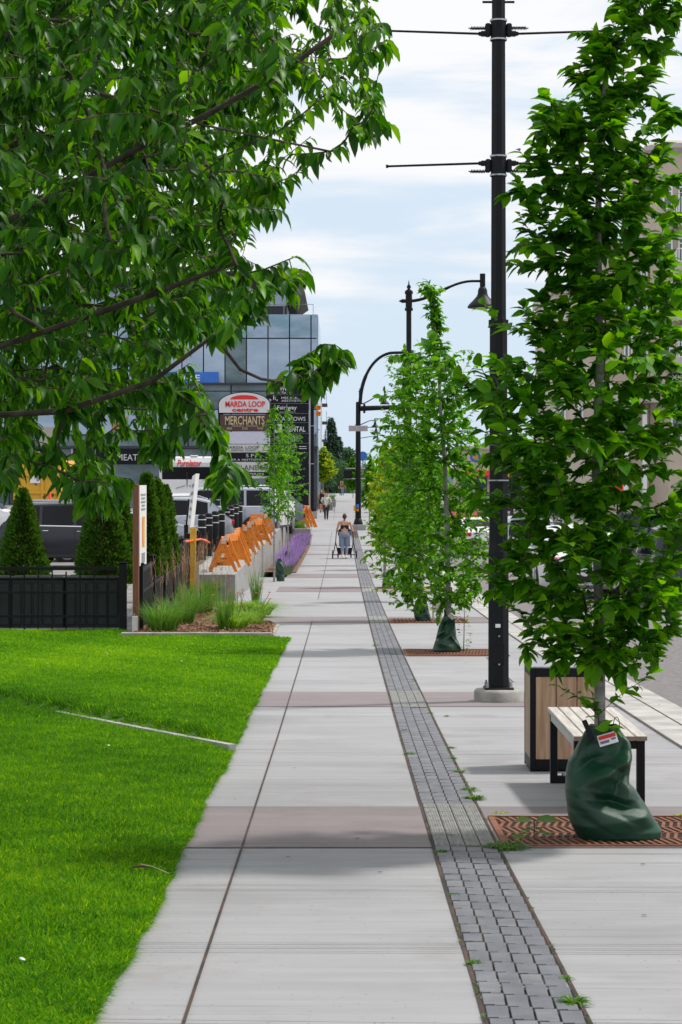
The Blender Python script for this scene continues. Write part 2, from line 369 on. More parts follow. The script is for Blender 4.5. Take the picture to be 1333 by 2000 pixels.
# space-filling tree skeleton ---------------------------------------------
def skeleton(trunk, attr, step=.2, wpath=.3, lift=.25, rtip=.003, rtrunk=None, rexp=2.2):
    """trunk: list of points (base..top). attr: Nx3 twig tips. returns nodes, parent, radius, tips (list of node paths)"""
    cap = len(trunk) + len(attr)*14 + 10
    pos = np.zeros((cap, 3)); par = -np.ones(cap, int); pl = np.zeros(cap); nn = 0
    for i, p in enumerate(trunk):
        pos[nn] = p; par[nn] = nn-1
        pl[nn] = 0 if nn == 0 else pl[nn-1] + np.linalg.norm(pos[nn]-pos[nn-1]); nn += 1
    paths = []
    base = np.array(trunk)
    dist = np.array([np.min(np.linalg.norm(base - a, axis=1)) for a in attr])
    lowcut = 1
    for k in np.argsort(dist):
        a = attr[k]
        d = np.linalg.norm(pos[lowcut:nn] - a, axis=1)
        below = np.maximum(0, pos[lowcut:nn, 2] - a[2] + .15*d) * .5
        c = d + wpath*pl[lowcut:nn] + below
        j = int(np.argmin(c)) + lowcut; p0 = pos[j]; dd = float(np.linalg.norm(a-p0))
        if dd < .03: continue
        pd = pos[j] - pos[par[j]] if par[j] >= 0 else np.array([0, 0, 1.0]); pd = pd/(np.linalg.norm(pd)+1e-9)
        c1 = p0 + pd*dd*.22 + np.array([0, 0, 1])*dd*lift*.6 + RNG.normal(0, .05*dd, 3)
        m_ = max(2, min(12, int(dd/step))); prev = j; path = [j]
        for i in range(1, m_+1):
            t = i/m_; q = (1-t)**2*p0 + 2*t*(1-t)*(c1*.5 + .5*(p0+a)/2 + (c1-p0)*.25) + t*t*a
            if i < m_: q = q + RNG.normal(0, .012*min(1, dd), 3)
            pos[nn] = q; par[nn] = prev; pl[nn] = pl[prev] + np.linalg.norm(q-pos[prev]); prev = nn; path.append(nn); nn += 1
        paths.append(path)
    pos = pos[:nn]; par = par[:nn]; acc = np.zeros(nn)
    for i in range(nn-1, -1, -1):
        if acc[i] == 0: acc[i] = rtip**rexp
        if par[i] >= 0: acc[par[i]] += acc[i] * (1.0 if True else 0)
    rad = acc**(1/rexp)
    if rtrunk:
        s_ = rtrunk/rad[0]
        nt = len(trunk)
        if s_ < 1: rad = np.maximum(rtip*.8, rad*(s_ + (1-s_)*np.clip(1 - (rad-rtip)/(rad[0]-rtip+1e-9), 0, 1)**3))
        for i in range(nt): rad[i] = max(rad[i]*.6, rtrunk*(1-.85*i/(nt-1)))
        rad[nt:] = np.minimum(rad[nt:], rtrunk*.5)
    return pos, par, rad, paths
def skel_mesh(name, pos, par, rad, m, parent, thick=.012, minr=0.0):
    V = []; Q = []; 
    for i in range(len(pos)):
        j = par[i]
        if j < 0 or rad[i] < minr: continue
        a = pos[j]; b = pos[i]; t = b-a; ln = np.linalg.norm(t)
        if ln < 1e-6: continue
        t = t/ln; n = 8 if rad[i] > thick*2 else (5 if rad[i] > thick else 3)
        u = np.array([1.0, 0, 0]) if abs(t[0]) < .8 else np.array([0, 1.0, 0]); u = u - t*(u@t); u /= np.linalg.norm(u); w = np.cross(t, u)
        rj = min(rad[j], rad[i]*1.25 + .001)
        k0 = len(V); e = t*rad[i]*.3
        for (p, r) in ((a-e, rj), (b+e, rad[i])):
            for k in range(n):
                an = 2*math.pi*k/n; V.append(p + (u*math.cos(an)+w*math.sin(an))*r)
        for k in range(n): Q.append((k0+k, k0+(k+1) % n, k0+n+(k+1) % n, k0+n+k))
    if not Q: return None
    return fast_mesh(name, np.array(V), np.array(Q), m, parent)
def twig_leaves(pos, paths, nleaf, twig, L, Wr=.5, down=.3, jit=.35, flat=.6, extra=0, lvar=.25):
    P = []; D = []; N = []; Ls = []
    for path in paths:
        pts = pos[path]; seg = np.linalg.norm(np.diff(pts, axis=0), axis=1); cum = np.concatenate([[0], np.cumsum(seg)]); tot = cum[-1]
        tw = min(twig, tot); n = max(2, int(nleaf * (.7+.6*RNG.random())))
        az0 = RNG.random()*6.28
        for k in range(n):
            s_ = tot - tw*(1 - (k+.5)/n)
            p = np.array([np.interp(s_, cum, pts[:, i]) for i in range(3)])
            i = min(len(seg)-1, int(np.searchsorted(cum, s_)-1)); t = (pts[i+1]-pts[i])/max(1e-9, seg[i])
            h = np.cross(t, [0, 0, 1.0]); hn = np.linalg.norm(h)
            h = h/hn if hn > .15 else np.array([math.cos(az0), math.sin(az0), 0.])
            side = 1 if k % 2 else -1
            d = t*.55 + h*side*flat + np.array([0, 0, -down]) + RNG.normal(0, jit, 3)*np.array([1, 1, .6])
            if k == n-1: d = t + np.array([0, 0, -down]) 
            P.append(p); D.append(d); N.append(np.array([0, 0, 1.0]) + RNG.normal(0, jit, 3)); Ls.append(L*(1+lvar*RNG.normal()))
    Ls = np.clip(np.array(Ls), L*.5, L*1.5)
    return np.array(P), np.array(D), np.array(N), Ls, Ls*Wr

# ================================================================== SETTING
strip('ground', -4000, 4000, -60, 12000, M['earth'], dz=-.9, step=10)
strip('road', 3.3, 13.2, -10, 420, M['asph'], dz=-.03)
strip('gutter', 2.97, 3.3, 0, 420, M['conc_kerb'], dz=-.012)
strip('kerb', 2.67, 2.966, 0, 420, M['conc_kerb'], dz=.012, thick=.2)
strip('sidewalk', -1.6, 2.668, 2, 420, M['conc'], thick=.3)
strip('opposite_sidewalk', 13.35, 19.5, -10, 420, M['conc'], dz=.10, thick=.3)
strip('opposite_kerb', 13.2, 13.348, -10, 420, M['conc_kerb'], dz=.104, thick=.3)
strip('parking_lot', -70, -3.42, 34.6, 165, M['asph_lot'], zf=lambda y: glot(y)-.02, thick=.6)
strip('side_path', -2.36, -1.602, 37.5, 63.5, M['conc'], dz=-.002, thick=.3)
strip('plaza', -9, -1.602, 97.5, 330, M['conc'], dz=-.006, thick=.3)
strip('cross_street', -70, -3.4, 118, 137, M['asph'], zf=lambda y: glot(y)+.03)
# painted centre marks on the road
mb = MB()
for k in range(24):
    y = 14 + k*9.0
    mb.add([(8.2, y, gz(y)-.024), (8.32, y, gz(y)-.024), (8.32, y+3, gz(y+3)-.024), (8.2, y+3, gz(y+3)-.024)], [(0, 1, 2, 3)])
tag(mb.build('road_marking', M['yellowp']), kind='structure')
# plum bands
bands = [(zat(1657), zat(1577)), (zat(1381), zat(1352)), (zat(1217), zat(1205)), (zat(1156), zat(1146)), (zat(1129), zat(1121)), (73, 74.3), (85.5, 86.8), (97, 98.2), (150, 151.5), (163, 164.5)]
for a, b in bands:
    strip('paving_band', -1.6, .477, a, b, M['concp'], dz=.004, step=.6)
    strip('paving_band', .843, 2.663, a, b, M['concp'], dz=.004, step=.6)
# joints
def joint(x0, x1, y0, y1, m=M['joint'], dz=.007): strip('slab_joint', x0, x1, y0, y1, m, dz=dz, step=1.0)
for (a, b) in ((3, 39.5), (49, 118), (140, 250)): joint(-.536, -.524, a, b)
joint(.478, .493, 3, 120, M['joint'], .006); joint(.828, .842, 3, 120, M['joint'], .006)
joint(1.915, 1.925, 24.6, 29.2); joint(2.664, 2.676, 3, 200, M['joint'], .016); joint(2.96, 2.974, 3, 200, M['joint'], .016)
def tooled(x0, x1, y, tilt, w, m=M['joint2']):
    n = 6; V = []; ph = RNG.random()*6
    for k in range(n+1):
        x = x0+(x1-x0)*k/n; yy = y + tilt*(x-x0) + .004*math.sin(x*2+ph); V += [(x, yy-w/2, gz(yy-w/2)+.0065), (x, yy+w/2, gz(yy+w/2)+.0065)]
    tag(addmesh('slab_joint', V, [(2*k, 2*k+2, 2*k+3, 2*k+1) for k in range(n)], m), kind='structure')
grp = [[1997, 1990], [1842, 1850, 1858], [1728, 1737], [1663], [1524, 1529, 1534], [1466, 1471], [1420, 1424], [1398], [1330, 1334], [1303], [1283, 1286], [1258], [1236, 1238], [1190, 1192], [1172], [1137], [1108, 1110], [1097], [1088], [1076], [1066], [1057], [1047], [1040]]
for g in grp:
    tl = RNG.uniform(-.05, -.02)
    for py in g: tooled(-1.6, .477, zat(py), tl, .006 if py > 1400 else .010)
    for py in g: tooled(.843, 2.66, zat(py+(5 if py > 1500 else 2)), tl, .006 if py > 1400 else .010)
for a, b in bands:
    for y in (a, b): tooled(-1.6, .477, y, 0, .009, M['joint']); tooled(.843, 2.66, y, 0, .007)
n = 2600; y = 6.5+60*RNG.random(n)**1.8; sd_ = RNG.integers(0, 2, n); x = np.where(sd_ == 0, .485, .836) + RNG.normal(0, .006, n); ok = (np.sin(y*5+sd_*2)+np.sin(y*13.7+sd_)) > .3; x = x[ok]; y = y[ok]; n = len(x)
M['moss'] = leafmat('joint_moss', (.05, .05, .02), (.06, .11, .012), (.14, .24, .02), trans=.2)
tag(blades('joint_moss', np.c_[x, y, np.array([gz(v) for v in y])+.004], np.c_[RNG.normal(0, .8, n), RNG.normal(0, .8, n), np.ones(n)], .008+.014*RNG.random(n), .004+.006*RNG.random(n), M['moss'], bend=.6, seg=2), 'thin moss and seedlings filling the joints of the charcoal guide strip', 'moss', kind='stuff')

# tactile guide strip of raised pavers
strip('tactile_strip', .493, .827, 3, 120, M['joint'], dz=.003)
mb = MB(); pitch = .205; y = 6.0; k = 0
dark_b = bands[:4]
while y < 108:
    light = any(a-.05 <= y+pitch/2 <= b+.05 for a, b in dark_b)
    cw = (.334-.004)/4
    block = (k//5)
    for c in range(4):
        x = .4955 + cw*(c+.5)
        off = -.028*c if not light else 0
        rr = RNG.random()
        mb.cur = 2 if light else (1 if rr < .28 else 0)
        yy = y + pitch/2 + off + .01*RNG.random()
        yy = y + pitch/2 + off
        z = gz(yy); dzy = gz(yy+.1)-gz(yy-.1); h = .006 + .0015*RNG.random()
        # slab of the paver, a little recessed, and its raised bar
        L = pitch-.006
        rx_ = math.atan2(dzy, .2)+RNG.normal(0, .006)
        if light or y > 45: mb.box((x, yy, z+h/2+.0035), (cw-.006, L-.004, h), rx=rx_, bev=.002)
        else:
            hw_ = (cw-.0055)/2; nt_ = .013
            sk = .008; lx_, rx2, y0_, y1_ = x-hw_, x+hw_, yy-L/2+.001, yy+L/2-.001
            po = [(rx2-sk, y0_), (rx2, y1_), (lx_, y1_), (lx_-sk*.6, y0_+nt_), (x-.006, y0_+nt_), (x-.006, y0_)]
            ct = Vector((x, yy, 0)); sl_ = math.tan(rx_)
            lo_ = [Vector((p[0], p[1], gz(yy)+(p[1]-yy)*sl_)) for p in po]
            hi1 = [p+Vector((0, 0, h+.001)) for p in lo_]
            hi2 = [p+(ct-Vector((p.x, p.y, 0)))*.035+Vector((0, 0, h+.0028)) for p in lo_]
            V = lo_+hi1+hi2; Fc = [tuple(12+i for i in range(6))]
            for a_ in (0, 6): Fc += [(a_+i, a_+(i+1) % 6, a_+6+(i+1) % 6, a_+6+i) for i in range(6)]
            mb.add(V, Fc)
        if False:
            bw = cw*.55
            mb.box((x-.006+.006*RNG.normal(), yy-.015, z+h+.0040), (bw, L*.7, .004), rx=math.atan2(dzy, .2)+RNG.normal(0, .006), bev=.0028)
        elif light and y < 40:
            for q in range(5): mb.box((x+(q-2)*cw*.17, yy, z+h+.0045), (cw*.07, L*.98, .004), rx=math.atan2(dzy, .2))
    y += pitch; k += 1
tag(mb.build('tactile_pavers', [M['paver_d'], M['paver_d2'], M['paver_l']]), kind='structure')

# ---------------------------------------------------------------- lawn
ep = [G(*p) for p in ((150, 2050), (180, 2000), (243, 1900), (342, 1700), (395, 1580), (455, 1472), (488, 1400), (525, 1325), (558, 1262), (566, 1250))]
ey = [p.y for p in ep]; ex = [p.x for p in ep]
def lawn_edge(y):
    if y > 33.93: return -3.45
    return (float(np.interp(y, ey, ex)) if y > ey[0] else ex[0]) + .009*math.sin(y*2.1) + .005*math.sin(y*5.3+1)
LA, LB = G(0, 1378), G(452, 1468)
sdir = (LA-LB); sdir.z = 0; sdir.normalize(); snor = Vector((-sdir.y, sdir.x, 0));
if snor.y < 0: snor = -snor
def side(x, y): return (x-LB.x)*snor.x + (y-LB.y)*snor.y     # >0 beyond the strip
YF = 35.75
def lawnz(x, y):
    s = side(x, y); up = .085*min(1, max(0, (s-.06)/.10)) if s > 0 else 0
    up *= 1 if s < 1.2 else max(0, 1-(s-1.2)/3)
    e = min(1.0, max(0, lawn_edge(y)-x)/.25)
    return gz(y) + .006 + .02*e + up*(.4+.6*e) + .012*math.sin(x*1.7+y*.9)*e
xs = [-14, -12, -10, -8, -6.5, -5.5, -4.9, -4.6, -4.3, -4.1, -3.9, -1.6, -1.4, -1.2, -1.1, -1.0]
V = []; Fc = []; ys = list(np.arange(2, YF+.01, .16)) + [YF]
for y in ys:
    e = max(-3.5, lawn_edge(y))
    row = [min(x, e-.25) if False else x for x in xs[:-6]] + list(np.linspace(xs[-6], e-.02, 22))
    for x in row: V.append((x, y, lawnz(x, y)))
nr = len(xs)-6+22
for i in range(len(ys)-1):
    for j in range(nr-1): Fc.append((i*nr+j, i*nr+j+1, (i+1)*nr+j+1, (i+1)*nr+j))
tag(addmesh('lawn_ground', V, Fc, M['lawn_soil'], smooth=True), kind='structure')
M['grass'] = leafmat('grass_blades', (.010, .060, .001), (.054, .205, .002), (.25, .39, .008), trans=.40, rough=.6, spec=.08)
def sample_lawn(n, y0, y1, margin):
    y = y0 + (y1-y0)*RNG.random(n*2)
    lx = XX(0, y) - margin; ex_ = np.array([lawn_edge(v) for v in y])
    wmax = np.max(ex_-lx); keep = RNG.random(n*2) < (ex_-lx)/wmax
    y = y[keep]; lx = lx[keep]; ex_ = ex_[keep]
    x = lx + (ex_-lx)*RNG.random(len(y))
    s = (x-LB.x)*snor.x + (y-LB.y)*snor.y
    al = (x-LB.x)*sdir.x + (y-LB.y)*sdir.y
    ok = ~((np.abs(s+.015) < .055) & (al < 2.3))
    ok &= ~((np.abs(y-SY) < .035) & (x > SX0))
    return x[ok], y[ok], s[ok]
S1, S2 = G(440, 1401), G(488, 1404); SY = (S1.y+S2.y)/2; SX0 = S1.x
GP = []; GL = []; GW = []; GB = []; GD = []
for (y0, y1, dens, w, L, mg) in ((6.8, 10, 12000, .0046, .040, .25), (10, 14, 9500, .0050, .042, .35), (14, 19, 8500, .0042, .044, .4), (19, 26, 5500, .0058, .046, .5), (26, 33.9, 3600, .0075, .048, .5), (33.93, YF, 3600, .0085, .055, .5)):
    area = (y1-y0) * (np.mean([lawn_edge(v)-XX(0, v) for v in (y0, y1)]) + mg)
    x, y, s = sample_lawn(int(dens*area), y0, y1, mg)
    n = len(x); z = np.array([lawnz(a, b) for a, b in zip(x, y)]) - .004
    GP.append(np.c_[x, y, z]); 
    patch = .5+.5*np.sin(x*3.1+1.3*np.sin(y*1.7))*np.sin(y*2.3+x)
    tuft = .5+.5*np.sin(x*23+4*np.sin(y*7))*np.sin(y*19+3*np.sin(x*11)); l = L*(.6+.8*RNG.random(n))*(.75+.3*patch+.35*tuft); l[(s > 0) & (s < .16)] *= 1.35
    GL.append(l); GW.append(np.full(n, w)*(.7+.6*RNG.random(n)))
    th = RNG.random(n)*6.283; tl = .25+.75*RNG.random(n)**1.3
    d = np.c_[np.cos(th)*tl, np.sin(th)*tl, np.ones(n)]; e_ = np.array([lawn_edge(v) for v in y]) - x; m_ = e_ < .05; d[m_, 0] += .45*RNG.random(m_.sum()); GD.append(d)
    GB.append(.2+.8*RNG.random(n))
n = 95000; y = 6.8 + (YF-6.8)*RNG.random(n); x = XX(0, y) - .3 - 3.4*RNG.random(n); s = (x-LB.x)*snor.x + (y-LB.y)*snor.y
GP.append(np.c_[x, y, np.array([lawnz(a, b) for a, b in zip(x, y)])-.004]); GL.append(.045*(.6+.8*RNG.random(n))); GW.append(np.full(n, .011)); GB.append(.2+.8*RNG.random(n)); GD.append(np.c_[RNG.normal(0, .45, n), RNG.normal(0, .45, n), np.ones(n)])
# shaggy rim hanging over the paving
n = 5200; y = 6.8 + (33.4-6.8)*RNG.random(n)**1.4; x = np.array([lawn_edge(v) for v in y]) - .035*RNG.random(n) + .018*np.sin(y*9)*RNG.random(n)
GP.append(np.c_[x, y, np.array([gz(v) for v in y])+.006]); GL.append(.03+.035*RNG.random(n)**2); GW.append(.0050+.00012*y)
GD.append(np.c_[.1+.7*RNG.random(n), RNG.normal(0, .5, n), .8*np.ones(n)]); GB.append(.5+.8*RNG.random(n))
GP = np.concatenate(GP); GD = np.concatenate(GD)
rn = np.clip(.48 + .16*np.sin(GP[:, 0]*.9+1.1)*np.sin(GP[:, 1]*.37+.6) + .12*np.sin(GP[:, 0]*2.2+GP[:, 1]*.7)*np.sin(GP[:, 1]*1.1) + .08*np.sin(GP[:, 0]*9+3*np.sin(GP[:, 1]*5)) + RNG.normal(0, .27, len(GP)), 0, 1)
tag(blades('lawn_grass', GP, GD, np.concatenate(GL), np.concatenate(GW), M['grass'], bend=np.concatenate(GB), seg=2, rnd=rn), 'freshly mown bright green lawn beside the sidewalk', 'grass', kind='stuff')
# thin concrete edging set in the lawn
mb = MB()
q0 = LB - sdir*.02; q1 = LB + sdir*3.6
n_ = 14
for i in range(n_):
    a = q0.lerp(q1, i/n_); b = q0.lerp(q1, (i+.995)/n_)
    za = gz(a.y)+.058; zb = gz(b.y)+.058; o_ = snor*.03
    mb.hexa([a-o_+Vector((0, 0, za-.1-a.z)), b-o_+Vector((0, 0, zb-.1-b.z)), b+o_+Vector((0, 0, zb-.1-b.z)), a+o_+Vector((0, 0, za-.1-a.z)),
             a-o_+Vector((0, 0, za-a.z)), b-o_+Vector((0, 0, zb-b.z)), b+o_+Vector((0, 0, zb-b.z)), a+o_+Vector((0, 0, za-a.z))])
mb.box(((S1.x+S2.x)/2, SY, gz(SY)), (S2.x-S1.x, .05, .08))
tag(mb.build('lawn_edging', M['conc_kerb']), kind='structure')

# ---------------------------------------------------------------- planting beds (ground), kerb and retaining wall
bedx = lambda y: float(np.interp(y, [33.9, 36, 38.2, 40.5, 43, 46], [-1.06, -1.12, -1.13, -1.75, -2.2, -2.38]))
strip('mulch_bed', -3.35, bedx, 33.95, 47, M['mulch'], dz=.035, step=.5)
strip('mulch_bed', -2.34, -1.38, zat(1119), 97, M['mulch'], dz=.03, step=1)
mb = MB(); y = zat(1246)
mb.box(((-3.4-1.06)/2-.02, y, gz(y)+.0), (3.4-1.06, .13, .17), bev=.008)
mb.box((-1.10, (y+38)/2, (gz(y)+gz(38))/2-.02), (.06, 38-y, .09), rx=math.atan2(gz(38)-gz(y), 38-y))
tag(mb.build('bed_kerb', M['conc_old']), 'low weathered concrete kerb between the lawn and the mulched flower bed', 'kerb')
rw = MB(); wx0, wx1 = -3.45, -2.37
for i in range(20):
    a = 49.0 + i*2.6; b = a + 2.59
    za, zb = glot(a)+.20, glot(b)+.20
    rw.hexa([(wx0, a, gz(a)-.4), (wx1, a, gz(a)-.4), (wx1, b, gz(b)-.4), (wx0, b, gz(b)-.4), (wx0, a, za), (wx1, a, za), (wx1, b, zb), (wx0, b, zb)])
tag(rw.build('retaining_wall', M['conc_wall']), 'pale concrete retaining wall carrying the orange barricades', 'wall')

# mulch chips: uncountable, one object
n = 5200; y = 34.05 + 9*RNG.random(n)**1.3; x = -3.3 + (np.array([bedx(v) for v in y])+3.28)*RNG.random(n)
P = np.c_[x, y, np.array([gz(v) for v in y])+.045+.012*RNG.random(n)]
D = np.c_[RNG.normal(0, 1, n), RNG.normal(0, 1, n), RNG.normal(0, .25, n)]; N = np.c_[RNG.normal(0, .4, n), RNG.normal(0, .4, n), np.ones(n)]
M['chips'] = leafmat('bark_chips', (.06, .025, .014), (.17, .08, .045), (.36, .22, .14), trans=0.0, rough=.9, spec=.2)
tag(leaves('bark_chips', P, D, N, .03+.045*RNG.random(n), .012+.018*RNG.random(n), M['chips'], droop=.02, fold=.05), 'reddish brown bark chips covering the flower bed', 'bark chips', kind='stuff')

# small litter and leaves on the paving
# ================================================================== NEAR STREET FURNITURE
# --- tree grates
M['void'] = mat('painted_slot_shade', (.004, .003, .002), .95)  # near-black colour stands in for the shade below the grate bars
def make_grate(name, label, xa, xb, ya, yb, fine=True):
    t = thing(name, label, 'tree grate', ((xa+xb)/2, ya, gz((ya+yb)/2)), group='rusted tree grates along the kerb side')
    w = xb-xa; d = yb-ya; sl = math.atan2(gz(yb)-gz(ya), d)
    f = MB()
    for (c, dm) in (((0, .011, .002), (w, .02, .03)), ((0, d-.011, .002), (w, .02, .03)), ((-w/2+.018, d/2, .002), (.036, d-.072, .03)), ((w/2-.018, d/2, .002), (.036, d-.072, .03))): f.box((c[0], c[1], -.004), (dm[0], dm[1], .026))
    rows = 5 if fine else 4; rp = (d-.08)/rows
    for i in range(1, rows): f.box((0, .04+rp*i, -.005), (w-.08, .014, .026))
    f.build('frame', M['rust'], t)
    s = MB(); pitch_ = .044 if fine else .07
    for i in range(rows):
        sg = 1 if i % 2 else -1
        yc = .04+rp*(i+.5); nx = int((w-.1)/pitch_)
        for k in range(nx):
            xc = -w/2+.055+pitch_*k
            h = rp*.5-.014; a = .018*sg
            e = pitch_*.22; zt = .0075; zb = -.006
            s.hexa([(xc-a-e, yc-h, zb), (xc-a+e, yc-h, zb), (xc+a+e, yc+h, zb), (xc+a-e, yc+h, zb), (xc-a-e, yc-h, zt), (xc-a+e, yc-h, zt), (xc+a+e, yc+h, zt), (xc+a-e, yc+h, zt)])
    s.build('bars', M['rust'], t)
    p = MB(); p.box((0, d/2, -.002), (w-.03, d-.03, .010)); p.build('slot_shade_sheet', M['void'], t)  # flat sheet at paving level; slot depth is only painted shade
    t.rotation_euler = (sl, 0, 0)
    t.location.z = gz(ya) + .004
    return t
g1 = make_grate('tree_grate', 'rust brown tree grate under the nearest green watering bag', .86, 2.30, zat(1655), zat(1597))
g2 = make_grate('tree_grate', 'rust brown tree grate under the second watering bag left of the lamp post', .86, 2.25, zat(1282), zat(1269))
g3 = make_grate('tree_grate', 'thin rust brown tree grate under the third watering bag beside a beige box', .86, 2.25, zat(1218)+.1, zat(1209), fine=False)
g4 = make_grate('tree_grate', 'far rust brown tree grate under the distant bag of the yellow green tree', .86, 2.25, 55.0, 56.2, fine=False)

# --- watering bags
M['bag'] = mat('green_woven_plastic', (.005, .045, .022), .40, var=.25, scale=5, spec=.5, bump=.3, bscale=260)
def make_bag(name, label, stations, z, px0, pxm, wob=1.0, seed=0, tagstrap=True):
    """stations: (py, px_left, px_right, half depth m)"""
    base = Vector((XX(px0, z), z, gz(z)))
    t = thing(name, label, 'watering bag', base, group='green watering bags round the street trees')
    st = [((stations[-1][0]-s[0])/pxm, (s[1]-px0)/pxm, (s[2]-px0)/pxm, s[3]) for s in stations][::-1]
    hs = np.array([s[0] for s in st]); xl = np.array([s[1] for s in st]); xr = np.array([s[2] for s in st]); dp = np.array([s[3] for s in st])
    nu, nv = 140, 90; V = []; Fc = []
    rs = np.random.default_rng(seed)
    creases = [(rs.uniform(3.3, 6.1), rs.uniform(.12, .92), rs.choice([-1, 1])*rs.uniform(.7, 1.5), rs.uniform(.035, .10), rs.uniform(.014, .032)*(1 if rs.random() < .5 else -1)) for _ in range(13)]
    for j in range(nv+1):
        h = hs[-1]*j/nv; l = np.interp(h, hs, xl); r_ = np.interp(h, hs, xr); d = np.interp(h, hs, dp)
        cx = (l+r_)/2; hw = (r_-l)/2
        for i in range(nu):
            a = 2*math.pi*i/nu; ca, sa = math.cos(a), math.sin(a)
            ex_ = math.copysign(abs(ca)**.85, ca); ey_ = math.copysign(abs(sa)**.85, sa)
            dd = 0
            for (a0, h0, sl, w, am) in creases:
                da = (a-a0+math.pi) % (2*math.pi)-math.pi
                q = (da*.20*math.cos(sl) + (h/hs[-1]-h0)*.55*math.sin(sl))
                al = math.exp(-((h/hs[-1]-h0)**2/.05) - (da**2)/.55)
                dd += am*al*(1-min(1, abs(q)/w))**1 * 1.6 if abs(q) < w else 0
            dd += .004*math.sin(3*a+7*h/hs[-1])
            k = wob*dd
            if h < .02: k *= .3
            x = cx + ex_*(hw + k*.45); y = -.0 + ey_*(d + k*1.4)
            V.append((x, y, h + .004*math.sin(3*a)))
    for j in range(nv):
        for i in range(nu): Fc.append((j*nu+i, j*nu+(i+1) % nu, (j+1)*nu+(i+1) % nu, (j+1)*nu+i))
    # inner lip
    k = len(V); top = V[-nu:]
    cx = sum(p[0] for p in top)/nu
    for p in top: V.append((cx+(p[0]-cx)*.82, p[1]*.82, p[2]-.03))
    for i in range(nu): Fc.append((k-nu+i, k-nu+(i+1) % nu, k+(i+1) % nu, k+i))
    Fc.append(tuple(range(k, k+nu)))
    Fc.append(tuple(reversed(range(nu))))
    addmesh('bag_body', V, Fc, M['bag'], t, smooth=True)
    return t, hs[-1]
zb = 12.05; pm = F/zb
bag1, bh = make_bag('watering_bag', 'large glossy green watering bag slumped round the nearest tree trunk with a red label', [
    (1418, 1152, 1206, .05), (1432, 1142, 1214, .06), (1455, 1130, 1224, .10), (1478, 1119, 1233, .12), (1487, 1111, 1234, .125), (1510, 1106, 1231, .135), (1530, 1105, 1229, .14), (1538, 1104, 1237, .14), (1545, 1104, 1243, .14), (1560, 1105, 1251, .15), (1585, 1109, 1266, .16), (1605, 1116, 1281, .165), (1622, 1122, 1292, .165), (1634, 1128, 1291, .16), (1641, 1134, 1284, .15)],
    zb, 1172, pm, wob=1.0, seed=5)
# tags on the near bag
mb = MB(); mb.box((0, 0, 0), (.105, .006, .062), bev=.004); a = mb.build('care_label', M['white'], bag1, loc=((1182-1172)/pm, -.125, (1641-1440)/pm)); a.rotation_euler = (R(-12), R(-16), 0)
mb = MB(); mb.box((0, -.004, .014), (.095, .004, .02)); mb.build('red_stripe', M['red'], a)
M['purpleprint'] = mat('violet_print', (.16, .12, .26), .5)
mb = MB(); mb.box((-.02, -.004, -.012), (.05, .004, .014)); mb.box((.03, -.004, -.006), (.025, .004, .01)); mb.build('printed_panel', M['purpleprint'], a)
mb = MB(); mb.box((0, 0, 0), (.028, .006, .115), bev=.003); a = mb.build('black_strap', M['black2'], bag1, loc=((1146-1172)/pm, -.09, (1641-1424)/pm)); a.rotation_euler = (R(-8), R(-24), 0)
txt('Greenwell', .075, .014, M['white'], a, (0, -.005, 0), rot=(R(90), R(90), 0), depth=.001) if False else None
mb = MB(); lp = []
for k in range(13):
    q = k/12*math.pi; lp.append((.012+.017*math.cos(q), 0, .05*math.sin(q)))
mb.tube(lp, .0022, 6); mb.build('loop', M['black2'], bag1, loc=((1198-1172)/pm, -.05, (1641-1418)/pm))
zb2 = zat(1277)+.35; pm2 = F/zb2
bag2, _ = make_bag('watering_bag', 'upright green watering bag flared at the foot, round the second tree trunk', [
    (1204, 868, 884, .03), (1212, 864, 889, .05), (1225, 858, 890, .08), (1245, 853, 892, .12), (1262, 848, 898, .15), (1272, 845, 900, .16), (1277, 847, 897, .15)], zb2, 873, pm2, wob=.8, seed=9)
mb = MB(); mb.tube([(-.03, -.03, .50), (-.035, -.04, .60), (-.02, -.03, .56), (-.015, -.03, .5)], .008, 5); mb.build('black_strap', M['black2'], bag2)
mb = MB(); mb.tube([(.08, -.04, .50), (.15, -.05, .49), (.12, -.05, .46)], .007, 5); mb.build('black_strap', M['black2'], bag2)
mb = MB(); mb.box((.06, -.07, .50), (.09, .012, .06), ry=.7); mb.build('care_label', M['tan'], bag2)
zb3 = zat(1215)+.3; pm3 = F/zb3
bag3, _ = make_bag('watering_bag', 'third green watering bag with a peaked top beside the beige box', [
    (1166, 818, 832, .03), (1175, 812, 834, .07), (1190, 807, 838, .11), (1205, 810, 841, .14), (1214, 812, 842, .14)], zb3, 822, pm3, wob=.7, seed=14)
mb = MB(); mb.tube([(.02, -.05, .42), (.03, -.06, .50), (.06, -.05, .46)], .010, 5); mb.build('black_strap', M['black2'], bag3)
zb4 = 55.6; pm4 = F/zb4
bag4, _ = make_bag('watering_bag', 'distant dark green watering bag below the yellow green tree', [
    (1073, 752, 758, .03), (1085, 748, 763, .1), (1099, 746, 766, .14)], zb4, 756, pm4, wob=.5, seed=3)

# beige electrical box by the third tree
z = zat(1216); t = thing('electrical_box', 'small square beige outlet box on two legs beside the third tree', 'electrical box', (XX(854, z), z, gz(z)))
mb = MB(); mb.box((0, 0, .27), (.17, .10, .17), bev=.01); mb.build('box', M['tan'], t)
mb = MB(); mb.box((0, -.053, .27), (.13, .008, .13), bev=.004); mb.build('lid', M['tan'], t)
for s in (-1, 1):
    mb = MB(); mb.box((s*.068, 0, .09), (.03, .06, .19)); mb.build('leg', M['tan'], t)
mb = MB(); mb.cyl((0, 0, 0), (0, 0, .19), .012); mb.build('conduit', M['black2'], t)

